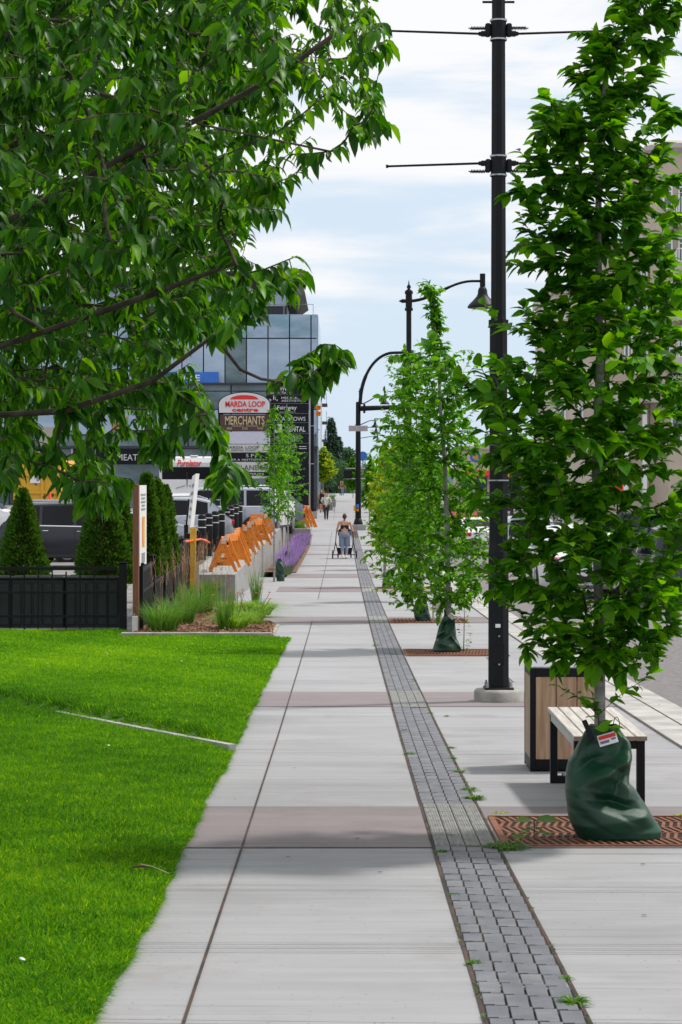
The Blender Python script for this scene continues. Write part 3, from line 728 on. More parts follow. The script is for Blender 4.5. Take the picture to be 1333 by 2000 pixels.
# --- litter bin
zf_ = 15.55; w = .515; h = .735; d = .50; xl = XX(1036, zf_)
t = thing('litter_bin', 'square litter bin with cedar board panels in a black steel frame', 'bin', (xl+w/2, zf_, gz(zf_+.2)))
fr = MB()
for sx_ in (-1, 1):
    for yy in (.018, d-.018): fr.box((sx_*(w/2-.018), yy, h/2), (.036, .036, h), bev=.003)
for yy in (.018, d-.018):
    fr.box((0, yy, h-.03), (w-.072, .034, .055)); fr.box((0, yy, .055), (w-.072, .034, .075))
for sx_ in (-1, 1):
    fr.box((sx_*(w/2-.018), d/2, h-.03), (.034, d-.072, .055)); fr.box((sx_*(w/2-.018), d/2, .055), (.034, d-.072, .075))
fr.build('frame', M['black'], t)
pw = (w-.072-.012)/3
for k in range(3):
    for yy, nm in ((.012, 'board'), (d-.012, 'board')):
        b = MB(); b.box((-w/2+.036+.003+pw*(k+.5)+.003*k, yy, h/2+.015), (pw-.002, .020, h-.152), bev=.003); o = b.build(nm, M['wood'], t)
for sx_ in (-1, 1):
    for k in range(3):
        pd = (d-.084)/3
        b = MB(); b.box((sx_*(w/2-.012), .036+.003+pd*(k+.5)+.003*k, h/2+.015), (.020, pd-.002, h-.152), bev=.003); b.build('board', M['wood'], t)
b = MB(); b.box((0, d/2, h+.008), (w+.006, d+.006, .016), bev=.004); b.build('lid', M['steel'], t)
b = MB(); b.box((0, d/2, h*.5), (w-.08, d-.08, h-.12)); b.build('liner', M['pit'], t)
for (xx, yy) in ((-1, .05), (1, .05), (-1, d-.05), (1, d-.05)):
    b = MB(); b.cyl((xx*(w/2-.05), yy, -.02), (xx*(w/2-.05), yy, .02), .022); b.build('foot', M['plastic'], t)

# --- bench
zn = 13.25; zfar = 14.95; hs_ = .475
xl = XX(1120, zn); xr = XX(1266, zn); w = xr-xl; L = zfar-zn
t = thing('bench', 'backless bench with grey timber slats on black square steel frames', 'bench', ((xl+xr)/2, zn, gz(13.9)))
sl = (gz(zfar)-gz(zn))/L
ns = 6; sw = w/ns
for k in range(ns):
    b = MB(); b.box((-w/2+sw*(k+.5), L/2, hs_-.015), (sw-.007, L, .030), bev=.004); b.build('slat', M['woodg'], t)
b = MB(); b.box((0, -.0015, hs_-.015), (w-.01, .004, .024)); b.build('slat_ends', M['woodend'], t)
for yy in (.07, L-.12):
    f = MB(); zg = sl*(yy-.65)
    for s in (-1, 1): f.box((s*(w/2-.035), yy, (hs_-.03+zg)/2), (.048, .05, hs_-.03-zg), bev=.003)
    f.box((0, yy, hs_-.058), (w-.118, .048, .052)); f.box((0, yy, zg+.025), (w-.118, .048, .048))
    o = f.build('leg_frame', M['black'], t)
    for s in (-1, 1):
        b = MB(); b.cyl((s*(w/2-.10), yy, zg+.049), (s*(w/2-.10), yy, zg+.066), .013, 6, False); b.build('bolt', M['steel'], o)
for s in (-1, 1):
    b = MB(); b.box((s*(w/2-.035), L/2-.02, hs_-.054), (.045, L-.26, .044)); b.build('side_rail', M['steel'] if s < 0 else M['black'], t)

# --- near lamp post
zp = 22.0; px = 974; pm_ = F/zp
t = thing('lamp_post', 'tallest and nearest black street light post with banner arms on a round concrete base', 'lamp post', (XX(px, zp), zp, gz(zp)), group='black street lamp posts with bell lamps')
gz0 = gz(zp)
def zz(py): return ZZ(py, zp) - gz0
b = MB(); b.lathe((0, 0, -.1), [(.245, 0), (.245, .20), (.225, .225), (.10, .227)], 40); b.build('concrete_base', M['conc_old'], t)
b = MB(); b.box((0, 0, .135), (.29, .29, .018), bev=.003); b.build('base_plate', M['black2'], t)
for sx_ in (-1, 1):
    for sy in (-1, 1):
        b = MB(); b.cyl((sx_*.115, sy*.115, .145), (sx_*.115, sy*.115, .185), .017, 6, False); b.cyl((sx_*.115, sy*.115, .18), (sx_*.115, sy*.115, .205), .010, 8); b.build('anchor_bolt', M['steel'], t)
b = MB()
b.tube([(0, 0, .14), (0, 0, zz(1080)), (0, 0, zz(1060)), (0, 0, zz(640)), (0, 0, zz(620)), (0, 0, 9.2)], [.108, .106, .098, .092, .080, .062], 8, True, False, rot=R(22.5))
b.build('shaft', M['black'], t)
b = MB(); b.tube([(0, 0, zz(640)), (0, 0, zz(625))], [.105, .105], 8, True, False, rot=R(22.5)); b.build('collar', M['black2'], t); b = MB(); b.tube([(0, 0, zz(945)), (0, 0, zz(939))], [.099, .099], 8, True, False, rot=R(22.5)); b.build('collar', M['black2'], t)
b = MB(); b.box((.0, -.098, zz(1275)), (.11, .01, .22), bev=.004); b.build('access_door', M['black2'], t)
for yy in (1241, 1296):
    b = MB(); b.cyl((.0, -.103, zz(yy)), (0, -.11, zz(yy)), .009); b.build('door_screw', M['steel'], t)
b = MB(); b.box((-.012, -.1, zz(1221)), (.05, .006, .036)); b.build('sticker', M['white'], t)
b = MB(); b.tube([(0, 0, zz(939.5)), (0, 0, zz(937))], [.103, .103], 16, True); b.build('steel_band', M['steel'], t)
def banner(pyc, pyarm, updown):
    zc = zz(pyc); cl = MB()
    cl.tube([(0, 0, zc-.11), (0, 0, zc+.11)], [.082, .082], 8, True, False, rot=R(22.5))
    for s in (-1, 1):
        cl.box((s*.105, 0, zc), (.055, .09, .13), bev=.012); cl.box((s*.15, 0, zz(pyarm)), (.06, .07, .05), bev=.01); cl.box((s*.185, 0, zz(pyarm)), (.03, .045, .036), bev=.005)
    bk = cl.build('banner_bracket', M['black2'], t)
    for q in (-.095, .095):
        m_ = MB(); m_.tube([(0, 0, zc+q-.008), (0, 0, zc+q+.008)], [.088, .088], 20); m_.build('steel_strap', M['steel'], bk)
    for s in (-1, 1):
        a_ = MB(); a_.tube([(s*.18, 0, zz(pyarm)), (s*1.11, 0, zz(pyarm)+.03*(-updown)*-1)], [.012, .011], 8); a_.cyl((s*1.10, 0, zz(pyarm)+.03*updown), (s*1.125, 0, zz(pyarm)+.03*updown), .017); a_.build('banner_arm', M['black2'], t)
        sp = MB(); pts = []
        zs = zc + (.02 if updown > 0 else -.055)
        for k in range(90):
            an = k*.7; pts.append((s*(.13+.15*k/90), .016*math.cos(an), zs+.016*math.sin(an)))
        sp.tube(pts, .0045, 4); sp.cyl((s*.13, 0, zs), (s*.30, 0, zs), .006); sp.build('spring', M['black2'], t)
banner(59, 66, 1); banner(324, 319, -1)
for s in (-1, 1):
    b = MB(); b.cyl((s*.05, 0, zz(4)), (s*.16, 0, zz(4)), .012); b.build('cross_bolt', M['black2'], t)
def bell(mb, x, y, z, s=1.0):
    mb.lathe((x, y, z), [(.02*s, .0), (.035*s, -.03*s), (.035*s, -.06*s), (.075*s, -.09*s), (.10*s, -.15*s), (.105*s, -.22*s), (.13*s, -.28*s), (.22*s, -.38*s), (.30*s, -.46*s), (.325*s, -.50*s), (.325*s, -.53*s), (.29*s, -.52*s)], 24)
b = MB(); b.tube([(.0, 0, 8.4), (.6, 0, 8.7), (1.4, 0, 9.3), (2.4, 0, 9.6), (3.0, 0, 9.6)], [.05, .045, .04, .035, .035], 10); b.build('lamp_arm', M['black2'], t)
b = MB(); bell(b, 3.0, 0, 9.55); b.build('lamp_shade', M['black2'], t)

# ================================================================== TREES
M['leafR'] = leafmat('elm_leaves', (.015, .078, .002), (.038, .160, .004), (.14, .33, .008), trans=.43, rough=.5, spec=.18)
M['leafM'] = leafmat('lighter_elm_leaves', (.022, .10, .003), (.055, .195, .005), (.15, .34, .010), trans=.42, rough=.5, spec=.18)  # lighter green than the foliage of the nearest tree
M['leafY'] = leafmat('yellow_green_leaves', (.09, .19, .010), (.17, .28, .015), (.42, .40, .03), trans=.45, rough=.5)
M['leafC'] = leafmat('cherry_leaves', (.010, .055, .003), (.028, .125, .005), (.13, .30, .010), trans=.38, rough=.42, spec=.22)
M['leafD'] = leafmat('dark_conifer_foliage', (.010, .030, .018), (.022, .060, .032), (.045, .095, .045), trans=.1, rough=.7, spec=.2)
M['leafF'] = leafmat('far_broadleaf_foliage', (.018, .055, .020), (.035, .095, .035), (.07, .14, .05), trans=.25, rough=.6, spec=.2)

def env_tree(name, label, base, trunk, env, nattr, L, nleaf, twig, lm, bm, rtrunk, step=.12, group=None, seed=1, wr=.55, down=.25, back=None, minr=0.0, bias=.6, density=None, cat='tree'):
    """env: rows (z, left, right) relative to base z; trunk: (dx,dy,z) rel"""
    t = thing(name, label, cat, base, group=group)
    z = np.array([e[0] for e in env]); l = np.array([e[1] for e in env]); r = np.array([e[2] for e in env])
    tz = np.array([p[2] for p in trunk]); tx = np.array([p[0] for p in trunk]); ty = np.array([p[1] for p in trunk])
    A = []
    rmax = max(l.max(), r.max())
    while len(A) < nattr:
        h = z[0] + (z[-1]-z[0])*RNG.random(); a = RNG.random()*6.283
        rl = np.interp(h, z, l); rr = np.interp(h, z, r); f = .5+.5*math.cos(a)
        R_ = rl*(1-f)+rr*f
        if RNG.random() > (R_/rmax + .12): continue
        lob = .92+.36*math.sin(3*a+h*4+seed)*math.sin(h*7+seed)
        q = (.12+.88*RNG.random()**bias)
        A.append((np.interp(h, tz, tx) + R_*lob*q*math.cos(a), np.interp(h, tz, ty) + R_*lob*q*math.sin(a), h + .08*RNG.normal()))
    pos, par, rad, paths = skeleton([np.array(p, float) for p in trunk], np.array(A), step=step, wpath=.25, lift=.12, rtip=.0022 if rtrunk < .1 else .004, rtrunk=rtrunk)
    nt = len(trunk)
    # trunk as its own smooth tube
    mb = MB(); tp = [Vector(p) for p in trunk]; mb.tube(tp, [float(x) for x in rad[:nt]], 14); mb.build('trunk', bm, t)
    par2 = par.copy(); par2[1:nt] = -1
    skel_mesh('branches', pos, par2, rad, M['barkd'], t, thick=.012, minr=minr)
    P, D, N, Ls, Ws = twig_leaves(pos, paths, nleaf, twig, L, wr, down)
    leaves('crown', P, D, N, Ls, Ws, lm, t, droop=.22, fold=.16)
    return t
def rel(tab, px, pxm, ybase):   # (py, xl, xr) -> (z, l, r)
    return [((ybase-a)/pxm, (px-b)/pxm, (c-px)/pxm) for a, b, c in tab][::1]

# tree 1 (nearest, right)
z1 = 12.05; b1 = Vector((XX(1172, z1), z1, gz(z1))); pm = F/z1; yb = PY + (CAMZ-b1.z)*pm
tr = [(0, 0, 0), (0, 0, (yb-1440)/pm), (.0, 0, (yb-1280)/pm), (-.01, .01, (yb-1100)/pm), (-.02, .0, (yb-900)/pm), (0, 0, (yb-700)/pm), (-.01, 0, (yb-450)/pm), (0, 0, (yb-250)/pm), (.04, 0, (yb-130)/pm), (.18, .02, (yb-40)/pm), (.34, .02, (yb+60)/pm), (.45, .02, (yb+150)/pm)]
e1 = rel([(1312, 1110, 1260), (1290, 1075, 1300), (1230, 985, 1350), (1180, 945, 1370), (1050, 925, 1400), (900, 925, 1410), (760, 870, 1410), (690, 885, 1410), (620, 1040, 1390), (560, 1045, 1380), (500, 1010, 1370), (430, 985, 1360), (330, 1015, 1345), (235, 985, 1325), (190, 1085, 1290), (120, 1080, 1275), (60, 1100, 1300), (0, 1120, 1300), (-120, 1150, 1240)], 1172, pm, yb)
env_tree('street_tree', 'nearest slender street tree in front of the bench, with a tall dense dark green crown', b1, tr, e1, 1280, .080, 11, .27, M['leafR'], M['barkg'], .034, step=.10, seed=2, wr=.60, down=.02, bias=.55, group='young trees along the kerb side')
# tree 2
z2 = 30.7; b2 = Vector((XX(876, z2), z2, gz(z2))); pm = F/z2; yb = PY + (CAMZ-b2.z)*pm
tr = [(0, 0, 0), (0, 0, (yb-1180)/pm), (-.01, 0, (yb-1060)/pm), (-.05, 0, (yb-900)/pm), (-.12, 0, (yb-780)/pm), (-.13, 0, (yb-690)/pm), (-.2, 0, (yb-620)/pm), (-.25, 0, (yb-560)/pm)]
e2 = rel([(1195, 860, 885), (1172, 775, 935), (1135, 735, 965), (1060, 728, 975), (980, 730, 970), (900, 745, 955), (800, 755, 945), (740, 770, 950), (700, 745, 950), (685, 858, 900), (640, 860, 895), (590, 862, 890), (560, 845, 905), (548, 840, 880)], 876, pm, yb)
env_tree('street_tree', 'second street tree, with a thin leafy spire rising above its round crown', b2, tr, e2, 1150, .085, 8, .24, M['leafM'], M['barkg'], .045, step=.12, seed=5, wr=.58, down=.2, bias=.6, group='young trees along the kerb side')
# tree 3
z3 = zb3; b3 = Vector((XX(820, z3), z3, gz(z3))); pm = F/z3; yb = PY + (CAMZ-b3.z)*pm
tr = [(0, 0, 0), (0, 0, (yb-1140)/pm), (-.02, 0, (yb-1000)/pm), (-.05, 0, (yb-860)/pm), (-.08, 0, (yb-700)/pm)]
e3 = rel([(1175, 775, 850), (1140, 745, 870), (1060, 715, 880), (1000, 712, 880), (900, 720, 880), (820, 745, 880), (760, 760, 870), (700, 745, 850), (685, 780, 830)], 815, pm, yb)
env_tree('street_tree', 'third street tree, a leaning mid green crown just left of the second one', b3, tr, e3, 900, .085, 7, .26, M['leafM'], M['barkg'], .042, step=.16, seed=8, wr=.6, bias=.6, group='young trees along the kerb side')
# further kerb-side trees
def small_tree(px, z, pytop, halfpx, lm, label, n=260, L=.11, group='young trees along the kerb side', x=None, zb=None, pybot=None, nleaf=8, lx=0, cat='tree', name='street_tree', rt=.045, rx=None):
    base = Vector((XX(px, z) if x is None else x, z, gz(z) if zb is None else zb)); pm = F/z; yb = PY + (CAMZ-base.z)*pm
    H = (yb-pytop)/pm; hw = halfpx/pm
    c0 = .9 if pybot is None else (yb-pybot)/pm
    env = [(c0, .3*hw, .3*hw), (c0+.12*H, .95*hw, .95*hw), (c0+.35*(H-c0), hw, hw*(rx or 1)), (c0+.6*(H-c0), .85*hw, .85*hw*(rx or 1)), (c0+.85*(H-c0), .4*hw, .4*hw), (H, .08*hw, .08*hw)]
    tr = [(0, 0, 0), (0, 0, c0), (lx*.3, 0, (c0+H)/2), (lx, 0, H)]
    return env_tree(name, label, base, tr, env, n, L, nleaf, .35, lm, M['barkg'], rt, step=.3, group=group, seed=int(z), minr=.006, cat=cat)
small_tree(752, 56, 862, 40, M['leafY'], 'yellow green street tree behind the third tree and beside the guide strip', n=420, L=.10, nleaf=9)
small_tree(775, 70, 850, 42, M['leafY'], 'pale green street tree with sparse top twigs right of the yellow one', n=420, L=.12, nleaf=9)
small_tree(800, 48, 860, 50, M['leafM'], 'street tree with mid green leaves hidden behind the crown of the third tree', n=420, L=.10)
small_tree(748, 92, 876, 24, M['leafY'], 'small light green street tree just right of the traffic signal pole', n=300, L=.14)
small_tree(722, 132, 884, 20, M['leafM'], 'far small street tree beyond the traffic signal pole', n=240, L=.2)
small_tree(632, 172, 876, 26, M['leafY'], 'bright yellow green tree beyond the crossing beside the glass building', n=420, L=.22, nleaf=9, group='trees beyond the crossing', zb=-.1, pybot=935)
small_tree(690, 215, 893, 18, M['leafM'], 'light green tree beyond the crossing behind the walking couple', n=300, L=.25, nleaf=8, group='trees beyond the crossing', zb=.0)
# far big trees and conifers
def conifer(name, label, px, z, pytop, halfpx, zb, n=2600, lm=None, cat='conifer', group=None, Lf=.045):
    base = Vector((XX(px, z), z, zb)); pm = F/z; H = ZZ(pytop, z)-zb; hw = halfpx/pm
    t = thing(name, label, cat, base, group=group)
    mb = MB(); mb.tube([(0, 0, 0), (0, 0, H*.5), (0, 0, H*.97)], [H*.018, H*.012, H*.003], 8); mb.build('trunk', M['barkd'], t)
    u = RNG.random(n)**.75; h = H*(1-u*.97); a = RNG.random(n)*6.283
    tier = .72+.28*np.abs(np.sin(h/H*26+np.sin(a*3)*.8)); rr = hw*(1-h/H)**.85*tier*(.35+.65*RNG.random(n)**.5) + .02*hw
    P = np.c_[rr*np.cos(a), rr*np.sin(a), h]; D = np.c_[np.cos(a), np.sin(a), -.35+.5*RNG.random(n)] + RNG.normal(0, .3, (n, 3))
    N = np.c_[np.cos(a)*.3, np.sin(a)*.3, np.ones(n)] + RNG.normal(0, .3, (n, 3))
    Ls = H*Lf*(.6+.8*RNG.random(n)); leaves('crown', P, D, N, Ls, Ls*.42, lm or M['leafD'], t, droop=.3, fold=.2)
    return t
def broad(name, label, px, z, pytop, halfpx, zb, n=2600, lm=None, group=None, Lf=.035, lobes=9, cat='tree', low=.25):
    base = Vector((XX(px, z), z, zb)); pm = F/z; H = ZZ(pytop, z)-zb; hw = halfpx/pm
    t = thing(name, label, cat, base, group=group)
    mb = MB(); mb.tube([(0, 0, 0), (0, 0, H*.3), (hw*.1, 0, H*.7)], [H*.03, H*.022, H*.008], 8)
    cs = []
    for k in range(lobes):
        a = RNG.random()*6.283; r = hw*.62*RNG.random()**.5; h = H*(low+.12 + (.80-low)*RNG.random())
        cs.append((r*math.cos(a), r*math.sin(a), h, hw*(.28+.26*RNG.random())))
        mb.tube([(0, 0, H*.28), (r*math.cos(a)*.5, r*math.sin(a)*.5, (H*.3+h)/2), (r*math.cos(a), r*math.sin(a), h)], [H*.012, H*.008, H*.003], 5)
    cs.append((0, 0, H*.88, hw*.35))
    mb.build('trunk', M['barkd'], t)
    P = []; D = []
    for c in cs:
        m_ = n//len(cs); v = nrm(RNG.normal(0, 1, (m_, 3))); r = c[3]*(.55+.5*RNG.random(m_)[:, None]**.6)
        p = np.array(c[:3]) + v*r*np.array([1, 1, .8]); P.append(p); D.append(v + np.array([0, 0, -.3]) + RNG.normal(0, .5, (m_, 3)))
    P = np.concatenate(P); D = np.concatenate(D); n_ = len(P); Ls = H*Lf*(.6+.8*RNG.random(n_))
    leaves('crown', P, D, np.c_[RNG.normal(0, .6, n_), RNG.normal(0, .6, n_), np.ones(n_)], Ls, Ls*.6, lm or M['leafF'], t, droop=.2, fold=.15)
    return t
FG = 'tall trees at the end of the street'
conifer('spruce_tree', 'tallest dark spruce between the glass building and the traffic signal pole', 647, 330, 815, 30, -2, n=4200, group=FG, Lf=.04)
conifer('spruce_tree', 'shorter spruce standing right of the tallest spruce at the end of the street', 662, 350, 852, 26, -2, n=2800, group=FG)
broad('broadleaf_tree', 'dark green rounded tree right of the spruces at the end of the street', 680, 345, 868, 26, -2, n=3000, group=FG)
broad('broadleaf_tree', 'dark broadleaf tree low behind the walking couple', 668, 320, 900, 34, -2, n=3000, group=FG, low=.05)
broad('broadleaf_tree', 'dark broadleaf tree hugging the foot of the glass building beyond the crossing', 640, 300, 885, 24, -2, n=2200, group=FG, low=.05)
for (px, z, pt, hw, lab) in ((716, 420, 905, 26, 'hazy far tree just right of the traffic signal pole'), (760, 450, 893, 40, 'hazy far tree behind the yellow green street trees'), (830, 430, 888, 50, 'far tree behind the second street tree'), (905, 400, 880, 46, 'far tree behind the left branches of the nearest tree'), (960, 380, 870, 50, 'far tree behind the nearest lamp post')):
    broad('broadleaf_tree', lab, px, z, pt, hw, -4, n=1800, group=FG, low=.05)
broad('broadleaf_tree', 'round dark green tree on the far side of the street behind the nearest tree', 1065, 95, 880, 60, gz(95), n=2600, lm=M['leafF'], group='trees across the street')
broad('broadleaf_tree', 'dark green tree across the street beside the beige apartment block', 1000, 140, 890, 45, gz(140), n=2200, lm=M['leafF'], group='trees across the street')
# distant wooded ridge
V = []; Fc = []; n = 90
for i in range(n+1):
    x = -900+1800*i/n; h = 14 + 8*math.sin(i*.5) + 5*math.sin(i*1.3)+RNG.random()*4
    h *= .45; V += [(x, 1500, -25), (x, 1560, h+3), (x, 1700, h)]
for i in range(n): Fc += [(3*i, 3*i+3, 3*i+4, 3*i+1), (3*i+1, 3*i+4, 3*i+5, 3*i+2)]
tag(addmesh('hills', V, Fc, mat('wooded_hill', (.05, .09, .10), .95, col2=(.09, .13, .14), scale=.05)), kind='structure')

# ---------------------------------------------------------------- big cherry tree, upper left
tb = Vector((-3.9, 12.0, gz(12)))
t = thing('cherry_tree', 'large leafy cherry tree on the lawn whose branches hang across the upper left', 'tree', tb)
poly = [(786, -60), (782, 5), (745, 30), (752, 60), (768, 95), (768, 130), (750, 160), (768, 200), (768, 250), (728, 300), (645, 305), (570, 318), (545, 345), (555, 370), (572, 425), (545, 450), (555, 480), (585, 490), (592, 530), (570, 560), (590, 600), (530, 625), (480, 680), (420, 690), (390, 720), (395, 770), (470, 860), (492, 950), (455, 960), (420, 900), (400, 840), (345, 860), (345, 900), (300, 895), (260, 870), (255, 930), (262, 990), (205, 1000), (140, 985), (130, 905), (112, 900), (92, 935), (60, 920), (45, 945), (0, 985), (-60, 1000), (-60, -60)]
def inpoly(x, y, P=poly):
    c = False; j = len(P)-1
    for i in range(len(P)):
        xi, yi = P[i]; xj, yj = P[j]
        if (yi > y) != (yj > y) and x < (xj-xi)*(y-yi)/(yj-yi)+xi: c = not c
        j = i
    return c
A = []
def dens(px, py):
    if py > 440 and px > 455: return .10 if py < 640 else .3
    if py < 640: return 1.0 if px < 470 or py > 330 else (.55 if px < 560 else .30)
    if py < 800: return .75 if px > 180 else .95
    return .45 if px > 120 else .7
tries = 0
while len(A) < 6800 and tries < 900000:
    tries += 1
    # crown volume
    v = RNG.normal(0, 1, 3); v /= np.linalg.norm(v); v *= RNG.random()**(1/2.4)
    p = np.array([-3.0, 13.0, 4.2]) + v*np.array([4.2, 6.6, 3.3])
    if p[1] < 7.6 or p[2] < .8: continue
    px = PX + p[0]*F/p[1]; py = PY - (p[2]-CAMZ)*F/p[1]
    inview = -60 < px < 1400 and -60 < py < 2060
    if inview:
        if not inpoly(px + 20 + 8*RNG.normal(), py+34): continue
        if RNG.random() > dens(px, py): continue
    else:
        if p[2] < 2.2 + .2*abs(p[0]+3): continue
        if px > 700 and py < 0 and p[0] > .4: continue
        if RNG.random() < .62: continue
    A.append(p)
# visible outline twigs placed in depth 8.5..11.5
tips = [(640, 330, 10), (600, 300, 9.6), (575, 420, 9.5), (560, 400, 10.5), (590, 500, 9.2), (585, 560, 9.4), (560, 540, 9.8), (520, 600, 10), (590, 600, 9.6), (755, 60, 10), (760, 95, 10.5), (735, 20, 10.2), (765, 200, 9.5), (768, 245, 9.7), (740, 280, 9.9), (700, 250, 9.4), (765, 130, 10.8), (640, 60, 9.6), (690, 120, 10.4), (720, 170, 9.8), (660, 200, 9), (610, 140, 10), (650, 30, 9.4), (700, 20, 11),
        (440, 905, 8.8), (455, 945, 8.7), (470, 930, 8.9), (430, 860, 9), (400, 830, 9.2), (340, 870, 9.6), (330, 890, 9.2), (310, 880, 10), (220, 985, 9.3), (175, 975, 9.1), (245, 960, 9.4), (150, 965, 9.2), (15, 950, 9), (30, 900, 9.4), (90, 910, 9.7), (5, 700, 8.8), (470, 640, 9), (490, 600, 9.3), (500, 560, 9), (360, 780, 9.4)]
for px, py, z in tips:
    for q in range(1 if px > 500 else 3):
        A.append(np.array(W(px+14*RNG.normal()-10, py-14+10*RNG.normal(), z+.15*RNG.normal())))
# long thin twig to the isolated spray
spray = []
for px, py in ((600, 716), (612, 700), (625, 690), (640, 705), (655, 712), (668, 705), (590, 740), (610, 745), (628, 735), (560, 742), (545, 752), (580, 728), (618, 760), (635, 722), (600, 765)):
    spray.append(np.array(W(px+8, py-18, 9.3+.1*RNG.normal())))
trunk = [np.array(p) for p in [(tb.x, tb.y, tb.z), (-3.85, 11.95, .9), (-3.75, 11.9, 1.7), (-3.7, 11.8, 2.5), (-3.5, 11.8, 3.4), (-3.3, 11.7, 4.3), (-3.1, 11.7, 5.4)]]
# main limbs given as part of the starting skeleton
limbs = [[(-3.7, 11.8, 2.2), (-2.9, 11.0, 2.4), (-2.1, 10.4, 2.62), (-1.3, 10.0, 3.0), (-.6, 9.9, 3.35), (.0, 10.0, 3.75)],
         [(-3.7, 11.8, 2.6), (-3.0, 10.6, 3.2), (-2.2, 10.0, 3.6), (-1.2, 9.7, 3.45), (-.6, 9.6, 3.25), (-.05, 9.7, 3.15)],
         [(-3.75, 11.9, 1.9), (-2.8, 10.7, 1.95), (-2.0, 10.0, 2.1), (-1.3, 9.6, 2.35), (-.8, 9.4, 2.5), (-.45, 9.3, 2.62)],
         [(-3.6, 11.8, 3.0), (-2.9, 12.4, 3.7), (-1.9, 12.8, 4.3), (-.9, 12.6, 4.9)],
         [(-3.5, 11.8, 3.2), (-3.6, 10.4, 4.1), (-3.4, 9.2, 4.9)], [(-3.6, 11.8, 2.8), (-4.8, 12.3, 3.9), (-5.8, 12.8, 4.8)], [(-3.4, 11.9, 3.6), (-3.3, 13.6, 4.3), (-2.9, 15.2, 4.8)],
         [(-2.2, 10.1, 2.1), (-1.7, 9.7, 1.98), (-1.2, 9.5, 2.0), (-.8, 9.3, 2.12), (-.53, 9.1, 2.3)],
         [tuple(W(440, 690, 9.4)), tuple(W(470, 722, 9.35)), tuple(W(510, 740, 9.3)), tuple(W(548, 746, 9.3)), tuple(W(600, 740, 9.3)), tuple(W(635, 712, 9.3)), tuple(W(668, 708, 9.3))]]
def multi_skeleton(trunk, limbs, A, **k):
    # chain everything into one node list with explicit parents, by growing limbs first
    pos, par, rad, paths = skeleton(trunk, np.zeros((0, 3)) if False else np.array([trunk[-1]+.001]), **k)
    return None
class Skel: pass
def grow2(trunk, limbs, attr, step, wpath, lift, rtip, rtrunk, rexp=2.3):
    cap = 200 + len(attr)*14; pos = np.zeros((cap, 3)); par = -np.ones(cap, int); pl = np.zeros(cap); nn = 0
    def addn(p, j):
        nonlocal nn
        pos[nn] = p; par[nn] = j; pl[nn] = 0 if j < 0 else pl[j]+np.linalg.norm(pos[nn]-pos[j]); nn += 1; return nn-1
    j = -1
    for p in trunk: j = addn(p, j)
    for L_ in limbs:
        a = np.array(L_[0]); d = np.linalg.norm(pos[:nn]-a, axis=1); j = int(np.argmin(d))
        pts = [pos[j]] + [np.array(q) for q in L_[(1 if d[j] < .6 else 0):]]
        for u, v in zip(pts[:-1], pts[1:]):
            m_ = max(1, int(np.linalg.norm(v-u)/.3))
            for i in range(1, m_+1): j = addn(u+(v-u)*i/m_ + (RNG.normal(0, .02, 3) if i < m_ else 0), j)
    n0 = nn; paths = []
    dist = np.array([np.min(np.linalg.norm(pos[:n0] - a, axis=1)) for a in attr])
    for k in np.argsort(dist):
        a = attr[k]; d = np.linalg.norm(pos[2:nn] - a, axis=1)
        c = d + wpath*pl[2:nn] + np.maximum(0, pos[2:nn, 2]-a[2])*.25
        j = int(np.argmin(c))+2; p0 = pos[j].copy(); dd = float(np.linalg.norm(a-p0))
        if dd < .03: continue
        pd = pos[j]-pos[par[j]]; pd /= (np.linalg.norm(pd)+1e-9)
        c1 = p0 + pd*dd*.3 + np.array([0, 0, 1])*dd*lift + RNG.normal(0, .05*dd, 3)
        m_ = max(2, min(12, int(dd/step))); path = [j]
        for i in range(1, m_+1):
            t_ = i/m_; q = (1-t_)**2*p0 + 2*t_*(1-t_)*(.5*c1+.25*(p0+a)) + t_*t_*a
            j = addn(q + (RNG.normal(0, .01, 3) if i < m_ else 0), j); path.append(j)
        paths.append(path)
    P_ = pos[:nn]; Q_ = par[:nn]; acc = np.zeros(nn)
    for i in range(nn-1, -1, -1):
        if acc[i] == 0: acc[i] = rtip**rexp
        if Q_[i] >= 0: acc[Q_[i]] += acc[i]
    rad = acc**(1/rexp); rad = rtip + (rad-rtip)*(rtrunk-rtip)/(rad[0]-rtip)
    rad = np.minimum(rad, .014)
    rad[:len(trunk)] = np.linspace(rtrunk, rtrunk*.4, len(trunk))
    return P_, Q_, rad, paths
pos, par, rad, paths = grow2([p for p in trunk], limbs, np.array(A+spray), .16, .10, .10, .0028, .11)
skel_mesh('trunk', pos, par, np.where(rad > .0145, rad, 0), M['barkd'], t, minr=.0145)
r2 = rad.copy()
par2 = par.copy(); par2[rad > .0145] = -1
skel_mesh('branches', pos, par2, r2, M['barkd'], t, thick=.010)
for o in KIDS(t): o.matrix_parent_inverse = Matrix.Identity(4); o.location = -tb
P, D, N, Ls, Ws = twig_leaves(pos, paths, 17, .38, .068, .47, .66, jit=.42, flat=.8)
o = leaves('crown', P, D, N, Ls, Ws, M['leafC'], t, droop=.34, fold=.20, rnd=RNG.random(len(P))**1.35); o.location = -tb
# dark little cherries on stalks
mb = MB()
for k in range(90):
    pth = paths[int(RNG.integers(len(paths)))]; p = Vector(pos[pth[-2]]); q = p + Vector((RNG.normal()*.02, RNG.normal()*.02, -.045-.02*RNG.random()))
    mb.tube([p, q], .0008, 3, False); mb.lathe(q-Vector((0, 0, .009)), [(.001, 0), (.0045, .003), (.0045, .007), (.001, .010)], 6)
o = mb.build('fruit', M['plastic'], t); o.location = -tb; o['kind'] = 'stuff'
